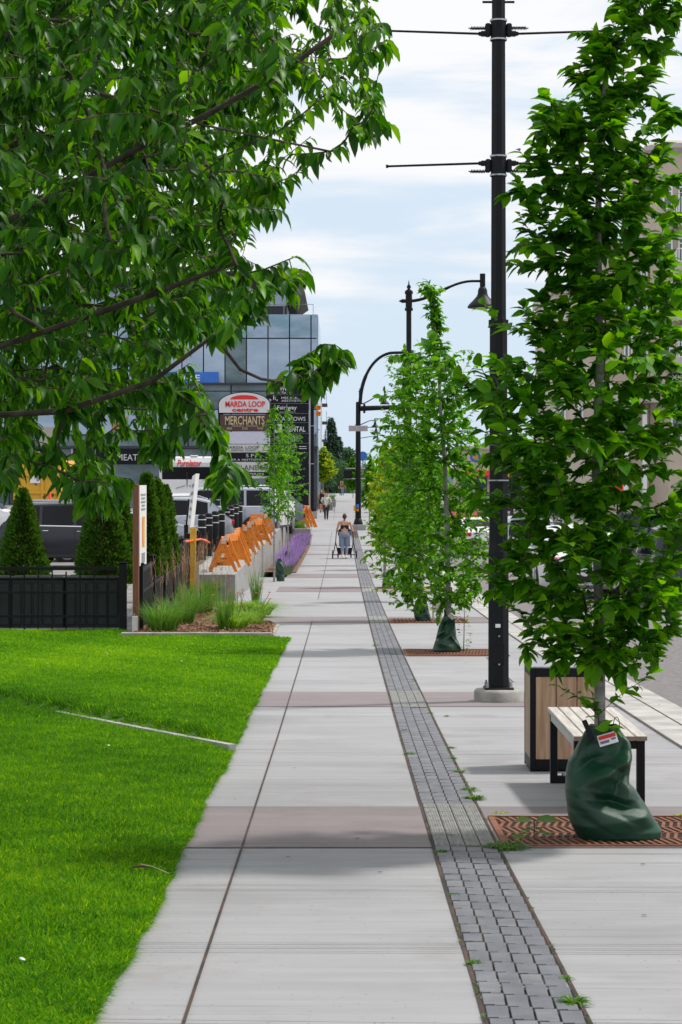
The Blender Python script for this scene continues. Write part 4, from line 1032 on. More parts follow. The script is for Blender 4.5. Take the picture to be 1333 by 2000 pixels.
# ---------------------------------------------------------------- cedars behind the fence
M['cedar'] = leafmat('cedar_sprays', (.020, .060, .006), (.040, .115, .008), (.085, .17, .016), trans=.22, rough=.6, spec=.25)
M['cedarcore'] = mat('cedar_inner_twigs', (.020, .028, .008), .95, col2=(.07, .035, .012), scale=7)
def cedar(label, px, z, pytop, pybot, halfpx, n=9000, power=.75):
    zb = ZZ(pybot, z); base = Vector((XX(px, z), z, zb)); pm = F/z; H = (pybot-pytop)/pm; hw = halfpx/pm
    t = thing('cedar_shrub', label, 'shrub', base, group='columnar cedars behind the black fence')
    prof = lambda u: hw*np.minimum(1, ((1-u)/.92+.0))**power*(.90+.1*np.minimum(1, u*8))
    mb = MB(); mb.tube([(0, 0, H*k/10) for k in range(11)], [float(max(.006, prof(np.array(k/10.))*.72)) for k in range(11)], 12); mb.build('inner_twigs', M['cedarcore'], t)
    u = RNG.random(n)**1.15; a = RNG.random(n)*6.283
    lump = 1+.10*np.sin(a*5+u*9)+.08*np.sin(a*9-u*31)+.05*np.sin(u*60+a*2)
    rr = prof(u)*lump*(.82+.2*RNG.random(n)); P = np.c_[rr*np.cos(a), rr*np.sin(a), u*H]
    D = np.c_[np.cos(a)*.75, np.sin(a)*.75, np.ones(n)*.75] + RNG.normal(0, .35, (n, 3)); ta = RNG.random(n)*6.283
    N = np.c_[-np.sin(a)+.5*np.cos(ta), np.cos(a)+.5*np.sin(ta), RNG.normal(0, .4, n)]
    Ls = (.045+.055*RNG.random(n)); leaves('foliage', P, D, N, Ls, Ls*.38, M['cedar'], t, droop=.1, fold=.1, rnd=np.clip(RNG.normal(.45, .22, n), 0, 1))
    return t
cedar('single pointed cedar shrub furthest left behind the fence', 45, 37.2, 958, 1140, 47)
cedar('broad pointed cedar shrub in the middle, just left of the wooden sign post', 203, 37.2, 930, 1140, 54, n=11000)
cedar('narrow cedar shrub right behind the middle broad one', 236, 38.6, 942, 1140, 34, n=6000)
cedar('first of the tight row of cedars right of the wooden sign post', 287, 39.0, 926, 1125, 30, n=7500, power=.5)
cedar('second cedar of the tight row right of the wooden sign post', 306, 41.0, 940, 1115, 28, n=7000, power=.5)
cedar('last cedar of the tight row, nearest the silver car', 322, 43.0, 950, 1105, 24, n=6000, power=.5)
# ---------------------------------------------------------------- ornamental grasses, lilies, lavender, young trees in the beds
M['ograss'] = leafmat('ornamental_grass_blades', (.030, .11, .010), (.070, .19, .018), (.18, .32, .06), trans=.3, rough=.45)
M['plume'] = leafmat('reddish_seed_plumes', (.17, .10, .06), (.30, .19, .11), (.44, .32, .19), trans=.2, rough=.8)
M['lilyleaf'] = leafmat('lily_blades', (.06, .15, .010), (.12, .25, .018), (.24, .38, .04), trans=.38, rough=.4)
M['flower'] = mat('orange_red_petals', (.72, .08, .02), .5, var=.3, scale=30)
M['lav'] = leafmat('lavender_flower_spikes', (.16, .09, .24), (.27, .17, .36), (.42, .30, .50), trans=.2, rough=.8)
M['lavleaf'] = leafmat('grey_green_lavender_leaves', (.07, .11, .05), (.12, .17, .08), (.2, .26, .13), trans=.2, rough=.7)
def clump(name, label, x, y, r, h, n, m, zb=None, group=None, bend=.6, w=.008, plumes=0, ph=0, spread=.45, cat='ornamental grass', flowers=0):
    zb = gz(y)+.04 if zb is None else zb
    t = thing(name, label, cat, (x, y, zb), group=group)
    a = RNG.random(n)*6.283; rr = r*.5*RNG.random(n)**.5; P = np.c_[rr*np.cos(a), rr*np.sin(a), np.zeros(n)]
    b = a + RNG.normal(0, .5, n); tl = spread*RNG.random(n)**.7; D = np.c_[np.cos(b)*tl, np.sin(b)*tl, np.ones(n)]
    blades('blades', P, D, h*(.6+.5*RNG.random(n)), np.full(n, w), m, t, bend=bend*(.5+RNG.random(n)), seg=4)
    if plumes:
        b = RNG.random(plumes)*6.283; tl = .18*RNG.random(plumes); P = np.c_[.4*r*np.cos(b)*RNG.random(plumes), .4*r*np.sin(b)*RNG.random(plumes), np.zeros(plumes)]; D = nrm(np.c_[np.cos(b)*tl, np.sin(b)*tl, np.ones(plumes)]); Lp = ph*(.75+.3*RNG.random(plumes))
        o = blades('stalks', P, D, Lp, np.full(plumes, .005), M['plume'], t, bend=.08, seg=2)
        m2 = 9; Pp = np.repeat(P, m2, 0) + np.repeat(D, m2, 0)*(np.repeat(Lp, m2)*(.68+.32*np.tile(np.arange(m2)/m2, plumes)))[:, None]
        Dp = np.repeat(D, m2, 0) + RNG.normal(0, .28, (len(Pp), 3)); blades('seed_heads', Pp, Dp, .07+.03*RNG.random(len(Pp)), np.full(len(Pp), .009), M['plume'], t, bend=.1, seg=1)
    for k in range(flowers):
        a_ = RNG.random()*6.283; r_ = r*(.2+.7*RNG.random()); hh = h*(.75+.35*RNG.random()); q = Vector((r_*math.cos(a_), r_*math.sin(a_), hh))
        mb = MB(); mb.tube([(r_*.3*math.cos(a_), r_*.3*math.sin(a_), 0), q], .004, 4)
        for s in range(6):
            an = s*1.047; d = Vector((math.cos(an), math.sin(an), .45)); e = Vector((-math.sin(an), math.cos(an), 0)); mb.cur = 1
            mb.add([q, q+d*.028+e*.013, q+d*.052, q+d*.028-e*.013], [(0, 1, 2, 3)])
        mb.build('flower', [M['lilyleaf'], M['flower']], t)
    return t
OG = 'ornamental grass clumps along the black fence'
gi = 0
for px, py, h, pl, lab in ((372, 1150, .95, 26, 'tall reed like grass clump hiding the left end of the retaining wall'), (396, 1146, .85, 22, 'tall reed like grass clump in front of the retaining wall end'), (318, 1236, .62, 10, 'ornamental grass clump at the near end of the bed beside the fence corner'), (352, 1222, .66, 22, 'wide ornamental grass clump left of the mulch, with red brown plumes'), (352, 1190, .7, 26, 'plumed ornamental grass clump against the middle of the black fence'), (390, 1200, .62, 16, 'ornamental grass clump between the fence and the open mulch'), (402, 1172, .6, 24, 'far ornamental grass clump beside the yellow post'), (378, 1165, .7, 26, 'tall plumed ornamental grass clump in front of the yellow post')):
    z = zat(py); clump('ornamental_grass', lab, XX(px, z), z, .46, h*1.12, 640, M['ograss'], group=OG, plumes=int(pl*.9), ph=1.35)
z = zat(1234); clump('feather_reed_grass', 'thin upright reed grass in front of the day lilies', XX(438, z), z, .18, .85, 170, M['ograss'], plumes=10, ph=1.2, spread=.18, bend=.25, cat='ornamental grass')
z = zat(1185); clump('feather_reed_grass', 'slender reed grass behind the day lilies at the edge of the side path', XX(500, z), z, .14, .9, 150, M['ograss'], plumes=8, ph=1.5, spread=.15, bend=.2, cat='ornamental grass')
for px, py, fl, lab in ((455, 1232, 4, 'day lily clump at the front right of the mulched bed'), (485, 1222, 3, 'low day lily clump nearest the sidewalk edge'), (462, 1205, 5, 'day lily clump with orange red flowers behind the front one'), (505, 1205, 2, 'small day lily clump beside the sidewalk')):
    z = zat(py); clump('day_lily', lab, XX(px, z), z, .44, .50, 520, M['lilyleaf'], group='day lilies in the mulched bed', bend=.9, w=.013, spread=.75, cat='flower plant', flowers=fl)
# second bed: grasses, lavender
for k, (px, py, h, lab) in enumerate(((497, 1108, .75, 'reed grass clump below the second orange barricades'), (512, 1096, .7, 'reed grass clump left of the slim young tree'), (528, 1088, .8, 'reed grass clump at the foot of the slim young tree'), (545, 1066, .8, 'reed grass clump between the two slim young trees'), (522, 1062, .9, 'plumed reed grass behind the slim young tree, against the wall'), (558, 1050, .8, 'reed grass clump in front of the concrete planter'))):
    z = zat(py); clump('feather_reed_grass', lab, XX(px, z), z, .5, h, 420, M['ograss'], group='reed grass clumps in the second bed', plumes=22, ph=1.35, spread=.3, bend=.4, w=.012)
z = zat(1116); clump('ground_cover_shrub', 'low grey green shrub at the near end of the lavender row', XX(556, z), z, .5, .3, 420, M['lavleaf'], bend=.5, spread=.9, w=.012, cat='shrub')
for k in range(9):
    y = 66 + 3.7*k; x = -1.68 - .05*(k % 2)
    t = thing('lavender_shrub', ('%s purple lavender shrub from the near end of the row beside the sidewalk' % ['first', 'second', 'third', 'fourth', 'fifth', 'sixth', 'seventh', 'eighth', 'ninth'][k]), 'lavender', (x, y, gz(y)+.03), group='purple lavender shrubs along the sidewalk')
    n = 700; a = RNG.random(n)*6.283; r_ = RNG.random(n)**.5; P = np.c_[.17*r_*np.cos(a), 1.6*r_*np.sin(a), np.zeros(n)]; D = nrm(np.c_[.5*r_*np.cos(a), .3*r_*np.sin(a), np.ones(n)]); Ls = .42+.2*RNG.random(n)
    blades('stems', P, D, Ls*.85, np.full(n, .012), M['lavleaf'], t, bend=.15, seg=2)
    blades('flower_spikes', P + D*(Ls*.6)[:, None], D+RNG.normal(0, .15, (n, 3)), .2+.1*RNG.random(n), np.full(n, .024), M['lav'], t, bend=.1, seg=2)
small_tree(536, 60, 790, 44, M['leafM'], 'slim young tree with sparse leaves in front of the white pylon sign', n=420, L=.085, group='young trees in the flower bed', pybot=1010, nleaf=6, name='young_tree', rt=.03)
small_tree(563, 66, 800, 42, M['leafM'], 'slim young tree with sparse leaves in front of the dark pylon sign', n=380, L=.085, group='young trees in the flower bed', pybot=1010, nleaf=6, name='young_tree', rt=.03)
for px, z, lab in ((547, 60.5, 'dark green watering bag round the first slim young tree beside the lavender'), (562, 66.5, 'dark green watering bag round the second slim young tree behind the lavender')):
    pm_ = F/z; yb = PY+(CAMZ-gz(z))*pm_
    tt, _ = make_bag('watering_bag', lab, [(yb-44, px-4, px+3, .03), (yb-30, px-8, px+8, .1), (yb-12, px-8, px+10, .14), (yb, px-6, px+9, .14)], z, px, pm_, wob=.5, seed=int(z))
# weeds in the joints
def weed(px, py, r, h, n, label, m=None, w=.010):
    z = zat(py); clump('weed', label, XX(px, z), z, r, h, n, m or M['lilyleaf'], zb=gz(z)+.005, group='weeds growing in the paving joints', bend=1.0, w=w, spread=1.6, cat='weed')
M['weedg'] = leafmat('weed_leaves', (.03, .10, .008), (.06, .17, .012), (.16, .28, .03), trans=.3)
wl_ = [(925, 1562, .09, .05, 130), (918, 1545, .06, .05, 60), (898, 1510, .05, .04, 60), (885, 1483, .04, .03, 40), (880, 1462, .05, .03, 40), (873, 1400, .03, .02, 30), (840, 1395, .04, .03, 40), (833, 1378, .03, .02, 30), (990, 1658, .17, .06, 260), (862, 1667, .04, .03, 50), (802, 1475, .05, .04, 60), (790, 1428, .04, .03, 40), (735, 1262, .07, .04, 60), (808, 1330, .03, .03, 30), (925, 1885, .03, .03, 60), (1122, 1962, .05, .05, 90), (1104, 1915, .02, .03, 30), (888, 1752, .035, .02, 50), (820, 1352, .03, .02, 30), (757, 1230, .05, .03, 30)]
wlab = ['', 'just behind the bushy weed', 'level with the foot of the bench', 'level with the front of the litter bin', 'beside the litter bin', 'level with the lamp post base', 'just in front of the lamp post base', 'just behind the lamp post base', '', 'at the near corner of the pale grooved pavers', 'level with the litter bin', 'level with the bench back end', '', 'midway to the second tree grate', 'near', '', 'near the bottom picture corner', 'on the pavers before the pale grooved ones', 'behind the lamp post level', 'level with the third tree']
for k, (px, py, r, h, n) in enumerate(wl_):
    side_ = 'left' if k in (9, 10, 11, 12, 14, 17) else 'right'
    near_ = {0: 'bushy weed beside the pale grooved pavers nearest the bench', 8: 'largest spreading weed at the near corner of the nearest tree grate', 15: 'weed in the bottom right joint closest to the camera', 12: 'weed at the strip edge level with the second tree grate', 14: 'small weed on the near left edge of the charcoal pavers'}.get(k)
    weed(px, py, r, h, n, near_ or 'tiny weed in the %s strip joint, %s' % (side_, wlab[k]), M['weedg'])
# broad leaved weed in the near grate and upright weed by bag 2
z = zat(1640); t = thing('weed', 'broad leaved weed with two large leaves growing through the nearest tree grate', 'weed', (XX(1043, z), z, gz(z)+.02))
P = []; D = []; N = []; Ls = []
for (dx, dz_, ddx, ddy, L) in ((-.01, .085, -.9, -.25, .10), (.015, .085, .9, -.1, .125), (-.02, .03, -1, .2, .05), (.02, .02, 1, -.4, .05), (0, .05, -.4, -.9, .055), (.01, .04, .6, -.7, .05), (-.03, .015, -.8, -.6, .05), (.05, .01, .9, -.3, .05), (0, .06, .3, .8, .06), (-.05, .0, -1, 0, .06), (-.08, .0, -1, -.1, .05)):
    P.append((dx, 0, dz_)); D.append((ddx, ddy, .15)); N.append((0, -.35, 1)); Ls.append(L)
leaves('leaves', np.array(P), np.array(D), np.array(N), np.array(Ls), np.array(Ls)*.75, M['weedg'], t, droop=.12, fold=.08)
mb = MB(); mb.tube([(0, 0, -.02), (.003, 0, .05), (0, 0, .09)], .0035, 5); mb.build('stem', M['barkd'], t)
for px, py, lab in ((985, 1600, 'small yellow green seedling at the back left of the nearest grate'), (968, 1597, 'tiny yellow green seedling at the back left corner of the nearest grate'), (1325, 1605, 'yellow green seedling at the right edge behind the nearest grate'), (1012, 1655, 'low seedling at the front edge of the nearest grate')):
    z = zat(py); t = thing('weed', lab, 'weed', (XX(px, z), z, gz(z)+.02)); n = 7; a = RNG.random(n)*6.28
    leaves('leaves', np.c_[.006*np.cos(a), .006*np.sin(a), .005+.02*RNG.random(n)], np.c_[np.cos(a), np.sin(a), .4*np.ones(n)], np.tile([0, 0, 1.], (n, 1)), np.full(n, .028), np.full(n, .02), M['leafY'], t)
z = zat(1272); t = thing('weed', 'tall upright leafy weed shoot growing right of the second watering bag', 'weed', (XX(906, z), z, gz(z)))
n = 130; h = .95*RNG.random(n)**1.5; a = RNG.random(n)*6.28; rr = .02+.10*(1-h)*RNG.random(n)
leaves('leaves', np.c_[rr*np.cos(a), rr*np.sin(a), h], np.c_[np.cos(a), np.sin(a), .4*np.ones(n)], np.c_[RNG.normal(0, .4, n), RNG.normal(0, .4, n), np.ones(n)], .03+.03*RNG.random(n), .018+.01*RNG.random(n), M['leafM'], t)
mb = MB(); mb.tube([(0, 0, 0), (.01, 0, .5), (-.01, 0, 1.0)], [.008, .005, .002], 5); mb.build('stem', M['barkd'], t)

# litter and small things on the ground
def bit(name, label, px, py, L, m, cat, wr=.5, lift=.006, zz_=None, group=None):
    g = G(px, py); z = g.z+lift if zz_ is None else zz_
    a = RNG.random()*6.28
    o = leaves(name, np.array([[0, 0, 0.]]), np.array([[math.cos(a), math.sin(a), .05]]), np.array([[0, 0, 1.]]), np.array([L]), np.array([L*wr]), m, None, droop=.03, fold=.12)
    o.location = (g.x, g.y, z); return tag(o, label, cat, group)
M['dryleaf'] = leafmat('dry_fallen_leaf', (.06, .03, .02), (.12, .07, .04), (.22, .13, .07), trans=0, rough=.9)
for px, py, L, lab in ((703, 1640, .035, 'dark dry leaf on the plum band in the middle of the walk'), (578, 1502, .028, 'dry leaf on the pale slab just behind the plum band'), (460, 1562, .025, 'dry leaf near the lawn edge on the plum band'), (568, 1675, .03, 'curled dry leaf on the slab just before the plum band'), (738, 1706, .03, 'dry leaf in the middle of the foreground slab'), (1012, 1962, .035, 'dry leaf in the bottom right foreground slab'), (1265, 1790, .03, 'dry leaf on the right foreground slab below the tree grate'), (1262, 1690, .03, 'dry leaf on the slab edge right under the tree grate'), (912, 1296, .03, 'dark leaf in front of the second tree grate'), (1290, 1377, .03, 'dark pebble sized leaf on the kerb near the road')):
    bit('fallen_leaf', lab, px, py, L, M['dryleaf'], 'leaf', group='dry leaves scattered on the paving')
g = G(290, 1722); t = thing('seed_stalk', 'long pale grass stalk with a purple brown seed head lying across the lawn edge', 'grass stalk', (g.x, g.y, lawnz(g.x, g.y)+.04))
mb = MB(); mb.tube([(.10, 0, -.02), (.02, .02, .01), (-.04, .03, .02)], .0015, 4); mb.build('stem', M['plank'], t)
mb = MB(); mb.tube([(-.08, -.02, .01), (-.06, -.015, .015), (-.03, 0, .015), (.0, .01, .01)], [.001, .005, .006, .001], 6); mb.build('seed_head', M['dryleaf'], t)
for px, py, lab in ((44, 1900, 'white paper scrap in the lawn at the bottom left'), (210, 1288, 'white scrap on the far lawn'), (355, 1303, 'small pale scrap on the far lawn near its middle'), (213, 1470, 'thin white scrap on the near lawn below the edging')):
    g = G(px, py); mb = MB(); mb.box((0, 0, 0), (.03, .018, .008), rz=RNG.random()*3, rx=.3, bev=.003); o = mb.build('paper_scrap', M['white'], loc=(g.x, g.y, lawnz(g.x, g.y)+.035)); tag(o, lab, 'litter', 'white scraps lying on the lawn')

# ================================================================== LEFT: FENCE, PLANTERS, SIGN POSTS
def ramp(name, x, y, H, m=M['black']): pass
zf0 = 36.0; ft = lambda y: float(np.interp(y, [36, 38.4, 40.6, 42.9, 45, 48], [.285, .335, .36, .42, .45, .50]))
# front run, parallel to the picture
xr_ = XX(246, zf0); xl_ = -11.0
t = thing('fence', 'black metal panel fence with thin square bars facing the lawn on the left', 'fence', (xr_, zf0, gz(zf0)))
top = ft(36)-gz(36)
def fr_bar(nm, c, d, par=t, m=M['black'], bev=.0):
    b = MB(); b.box(c, d, bev=bev); return b.build(nm, m, par)
fr_bar('post', (-.045, 0, top/2+.03), (.12, .12, top+.06), bev=.008); b = MB(); b.box((-.045, 0, top+.075), (.14, .14, .025), bev=.008); b.build('post_cap', M['black'], t)
fr_bar('post', (-2.55, 0, top/2), (.10, .10, top), bev=.008)
fr_bar('post', (-5.1, 0, top/2), (.10, .10, top), bev=.008)
for zr, hh in ((top-.02, .055), (top-.41, .04), (top-.80, .04)): fr_bar('rail', ((xl_-xr_)/2-.12, 0, zr), (abs(xl_-xr_)-.03, .05, hh))
k = 0; x = -.29
while x > -7.0:
    fr_bar('bar', (x, 0, top/2-.02), (.022, .022, top-.10)); x -= .228
# planter troughs behind it: horizontally ribbed dark boxes
M['trough'] = mat('dark_green_black_plastic', (.012, .018, .020), .5, var=.2, scale=3)
for i in range(5):
    w = .88; x = xr_-.16-w/2 - i*.90
    tt = thing('planter_box', 'dark ribbed planter box %s behind the black fence' % ['nearest the wooden sign post', 'second from the wooden sign post', 'in the middle of the row', 'second from the left picture edge', 'at the left picture edge'][i], 'planter', (x, zf0+.75, gz(36)), group='dark planter boxes behind the black fence')
    b = MB(); hh = top-.20
    b.box((0, 0, hh/2), (w, .62, hh), bev=.02)
    for q in range(5): b.box((-w/2+.09+q*.175, -.315, hh*.50), (.150, .03, hh*.82), bev=.012)
    b.build('trough', M['trough'], tt); b = MB(); b.box((0, -.02, hh+.01), (w+.02, .68, .04), bev=.01); b.build('rim', M['trough'], tt)
    b = MB(); b.box((0, 0, hh+.032), (w-.06, .56, .012)); b.build('soil', M['pit'], tt)
# receding run
fy = [36.05, 38.4, 40.7, 42.9, 45.2, 47.6, 50.0]; fx = XX(274, 36.05)
t = thing('fence', 'black panelled fence with capped posts running away beside the ornamental grasses', 'fence', (fx, 36.05, gz(36)))
zb_ = gz(36)
for i, y in enumerate(fy):
    tp_ = ft(y)-zb_; bt = gz(y)-zb_-.1
    b = MB(); b.box((0, y-36.05, (tp_+.04+bt)/2), (.11, .11, tp_+.04-bt), bev=.008); o = b.build('post', M['black'], t)
    b = MB(); b.box((0, y-36.05, tp_+.055), (.14, .14, .03), bev=.01); b.build('cap', M['black'], o)
    if i < len(fy)-1:
        y2 = fy[i+1]; yc = (y+y2)/2-36.05; ln = y2-y-.11; tp2 = ft(y2)-zb_; an = math.atan2(tp2-tp_, y2-y); zc = (tp_+tp2)/2
        b = MB(); b.box((0, yc, zc-.07), (.07, ln, .07), rx=an, bev=.006); b.build('top_rail', M['black'], t)
        b = MB(); b.box((0, yc, zc-.42), (.06, ln, .05), rx=an); b.box((0, yc, zc-.92), (.06, ln, .05), rx=an); b.build('rail', M['black'], t)
        b = MB(); nb = 12
        for q in range(nb): b.box((.0, y-36.05+.055+ln*(q+.5)/nb, zc-.5), (.02, ln/nb*.62, .80))
        b.build('boards', M['black2'], t)
# small soil strip with weeds behind planters
n = 260; y = zf0+1.3+.8*RNG.random(n); x = xr_-4+3.9*RNG.random(n)
tag(blades('weedy_verge', np.c_[x, y, np.full(n, gz(36)+.62)], np.c_[RNG.normal(0, .4, n), RNG.normal(0, .4, n), np.ones(n)], .15+.15*RNG.random(n), np.full(n, .012), M['lilyleaf'], bend=.5), 'light green weeds growing on top of the dark planters', 'weeds', kind='stuff')

# wooden sign post with the back-tilted notice board
z = 35.75; pm = F/z
t = thing('sign_post', 'tall brown timber sign post with a white notice board seen almost edge on', 'sign', (XX(266, z), z, gz(z)))
zt = ZZ(946, z)-gz(z)
b = MB(); b.box((0, 0, zt/2), (.098, .098, zt), bev=.006); b.build('post', M['woodpost'], t)
b = MB(); b.box((-.006, -.006, .14), (.105, .112, .28), bev=.02); b.box((-.02, 0, .3), (.05, .1, .06), bev=.02); b.build('painted_foot', M['white'], t)
z0 = ZZ(1106, z)-gz(z); z1_ = ZZ(948, z)-gz(z)
b = MB(); b.hexa([(.0, .06, z0), (.055, .06, z0), (.065, 1.2, z0), (.025, 1.2, z0), (.0, .06, z1_), (.055, .06, z1_), (.065, 1.2, z1_), (.025, 1.2, z1_)]); brd = b.build('notice_board', M['white'], t)
M['printy'] = mat('yellow_orange_print', (.75, .45, .06), .5, col2=(.75, .25, .04), scale=3, lo=.45, hi=.55)
M['greyprint'] = mat('grey_print', (.25, .27, .30), .6)
def onboard(u, v, w, h, m, nm):   # u along depth 0..1.2, v from bottom
    V = []
    for (du, dv) in ((-w/2, -h/2), (w/2, -h/2), (w/2, h/2), (-w/2, h/2)):
        uu = u+du; V.append((.0555+.0095*uu/1.14+.0, uu+.03, z0+v+dv))
    V2 = [(p[0]+.006, p[1], p[2]) for p in V]
    addmesh(nm, V+V2, [(4, 5, 6, 7), (0, 1, 5, 4), (1, 2, 6, 5), (2, 3, 7, 6), (3, 0, 4, 7)], m, t)
for v, w in ((1.16, .8), (1.10, .6), (1.04, .75), (.98, .5), (.92, .66)): onboard(.6, v, w, .03, M['greyprint'], 'printed_line')
onboard(.62, .55, .42, .5, M['printy'], 'printed_flame')
onboard(.6, .12, .5, .16, M['greyprint'], 'printed_block')
# leaning narrow street sign + yellow post
z = 50.5
t = thing('street_sign', 'narrow leaning white street sign on a black post behind the fence end', 'sign', (XX(364, z), z, glot(z)))
zb_ = glot(z)
b = MB(); b.cyl((0, 0, 0), (.0, 0, ZZ(1025, z)-zb_), .05, 10); b.tube([(0, .02, ZZ(1030, z)-zb_), (.06, .02, ZZ(975, z)-zb_)], .02, 6); b.build('post', M['black2'], t)
A_ = W(366, 1028, z)-t.location; B_ = W(372, 1030, z)-t.location; C_ = W(383, 925, z)-t.location; D_ = W(376, 930, z)-t.location
b = MB(); b.hexa([A_, B_, B_+Vector((.05, .5, 0)), A_+Vector((.05, .5, 0)), D_, C_, C_+Vector((.05, .5, 0)), D_+Vector((.05, .5, 0))]); b.build('sign_plate', M['white'], t)
b = MB()
for q in range(5):
    p = A_.lerp(D_, .2+.15*q); p2 = B_.lerp(C_, .2+.15*q); b.hexa([p+Vector((.02, -.02, -.04)), p2+Vector((-.02, -.02, -.04)), p2+Vector((-.02, .0, -.04)), p+Vector((.02, 0, -.04)), p+Vector((.02, -.02, .03)), p2+Vector((-.02, -.02, .03)), p2+Vector((-.02, .0, .03)), p+Vector((.02, 0, .03))])
b.build('printed_lines', M['greyprint'], t)
z = 46.5; t = thing('marker_post', 'yellow square marker post with a black and white lower half among the grasses', 'post', (XX(377, z), z, gz(z)))
b = MB(); h0 = ZZ(1130, z)-gz(z); h1 = ZZ(1031, z)-gz(z); b.hexa([(-.06, -.06, 0), (.03, -.06, 0), (.03, .06, 0), (-.06, .06, 0), (-.055, -.06, h1), (.075, -.06, h1), (.075, .06, h1), (-.055, .06, h1)]); b.build('yellow_sleeve', M['yellowp'], t)
b = MB(); b.box((.085, .05, .45), (.09, .05, .9)); b.build('grey_backing', M['tan'], t)
# orange tape
b = MB(); b.tube([W(362, 1058, 46), W(376, 1056, 46.4), W(392, 1053, 48), W(402, 1056, 50), W(410, 1060, 50.3)], [.022, .03, .02, .03, .02], 5)
tag(b.build('safety_tape', mat('orange_ribbon', (.9, .12, .02), .5)), 'orange ribbon tied from the yellow post to the first barricade', 'tape')

# bollards
protos = None
bp = [(395, 56.8, 1005), (408, 59.7, 1002), (421, 63, 998), (433, 66.3, 996), (443, 69.3, 992), (451.5, 72, 987), (460.5, 75.5, 984), (468.6, 78.6, 981), (476, 81.5, 977), (483, 85, 975), (490, 88.5, 971), (496, 92, 966), (501, 95, 963)]
names = ['nearest', 'second', 'third', 'fourth', 'fifth', 'sixth', 'seventh', 'eighth', 'ninth', 'tenth', 'eleventh', 'twelfth', 'farthest']
for i, (px, z, pyt) in enumerate(bp):
    zb_ = glot(z)+.18; H = ZZ(pyt, z)-zb_
    lab = '%s black bollard with two white bands in the row behind the barricades' % names[i]
    if protos is None:
        t = thing('bollard', lab, 'bollard', (XX(px, z), z, zb_), group='black bollards behind the orange barricades')
        b = MB(); b.lathe((0, 0, 0), [(.104, 0), (.104, H-.05), (.095, H-.02), (.06, H-.003), (.01, H)], 20); b.build('sleeve', M['black'], t)
        for q in (.13, .33):
            b = MB(); b.lathe((0, 0, H-q), [(.107, -.011), (.107, .011)], 20); b.build('white_band', M['whitepost'], t)
        protos = t; H0 = H
    else:
        copy_tree(protos, (XX(px, z), z, zb_+H-H0), label=lab)
# barricades: two A shaped ends and long rails
bar0 = None
bz = [50.2, 52.4, 54.7, 57.2, 60.0, 63.0, 66.2, 69.6, 73.2, 77.0]
def make_barricade(label, loc, rz, grp):
    t = thing('barricade', label, 'barricade', loc, rz, group=grp)
    H = .74
    for yy, s in ((0, 1), (1.15, 1)):
        for sx_ in (-1, 1):
            b = MB(); dx = .30; an = math.atan2(dx, H)
            b.box((sx_*dx/2, yy + (.02 if sx_ > 0 else -.02), H/2), (.072, .03, H/math.cos(an)), ry=-sx_*an, bev=.004); b.build('leg', M['orange'], t)
        b = MB(); b.box((0, yy, .20), (.42, .028, .10)); b.build('brace', M['orange'], t)
        b = MB(); b.box((0, yy, .46), (.16, .028, .07)); b.build('brace', M['orange'], t)
    b = MB(); b.box((0, .56, H-.035), (.05, 1.36, .17), bev=.004); b.build('rail', M['orange'], t)
    b = MB(); b.box((0, -.135, H-.035), (.10, .05, .11), bev=.004); b.build('plank_end', M['plank'], t)
    txt('SKG', .14, .06, M['black2'], t, (-.08, -.018, .20), depth=.002)
    return t
G1 = 'orange barricades lined up on the retaining wall'
for i, z in enumerate(bz):
    x = XX(435, 50.2) + .013*i + .03*RNG.normal(); loc = (x, z, glot(z)+.19)
    lab = '%s orange A frame barricade in the row on the concrete retaining wall' % names[i]
    if bar0 is None: bar0 = make_barricade(lab, loc, R(4), G1)
    else: copy_tree(bar0, loc, R(4+8*RNG.normal()), label=lab)
# concrete planter beyond the lavender and the barricades on it
zc = 97.5; x0, x1 = XX(546, zc), XX(607, zc); zg = gz(zc); hh = (1060-1027)*zc/F
t = thing('concrete_planter', 'square cast concrete planter at the far end of the lavender', 'planter', ((x0+x1)/2, zc, zg))
b = MB(); w = x1-x0; b.box((0, 1.7, hh/2-.1), (w, 3.4, hh+.2), bev=.02); b.build('planter_wall', M['conc_wall'], t)
b = MB(); b.box((0, 1.7, hh+.012), (w-.3, 3.1, .024)); b.build('soil', M['mulch'], t)
for i, (px, z, rz, lab) in enumerate(((589, 98.5, -12, 'left orange barricade standing on the concrete planter'), (600, 99.4, 14, 'right orange barricade leaning at the corner of the concrete planter'), (594, 100.2, 6, 'rear orange barricade standing on the concrete planter'))):
    c = copy_tree(bar0, (XX(px, z), z, zg+hh+.01), R(rz), label=lab, group='orange barricades on the concrete planter', scale=(1.25, 1.25, 1.25))
for k, (px, h) in enumerate(((556, .6), (572, .5), (585, .55))):
    clump('feather_reed_grass', 'grass clump in the concrete planter %s' % ['at its left side', 'in its middle', 'beside the left barricade'][k], XX(px, 98), 98, .5, h, 160, M['ograss'], zb=zg+hh, group='grass clumps in the concrete planter', w=.02)

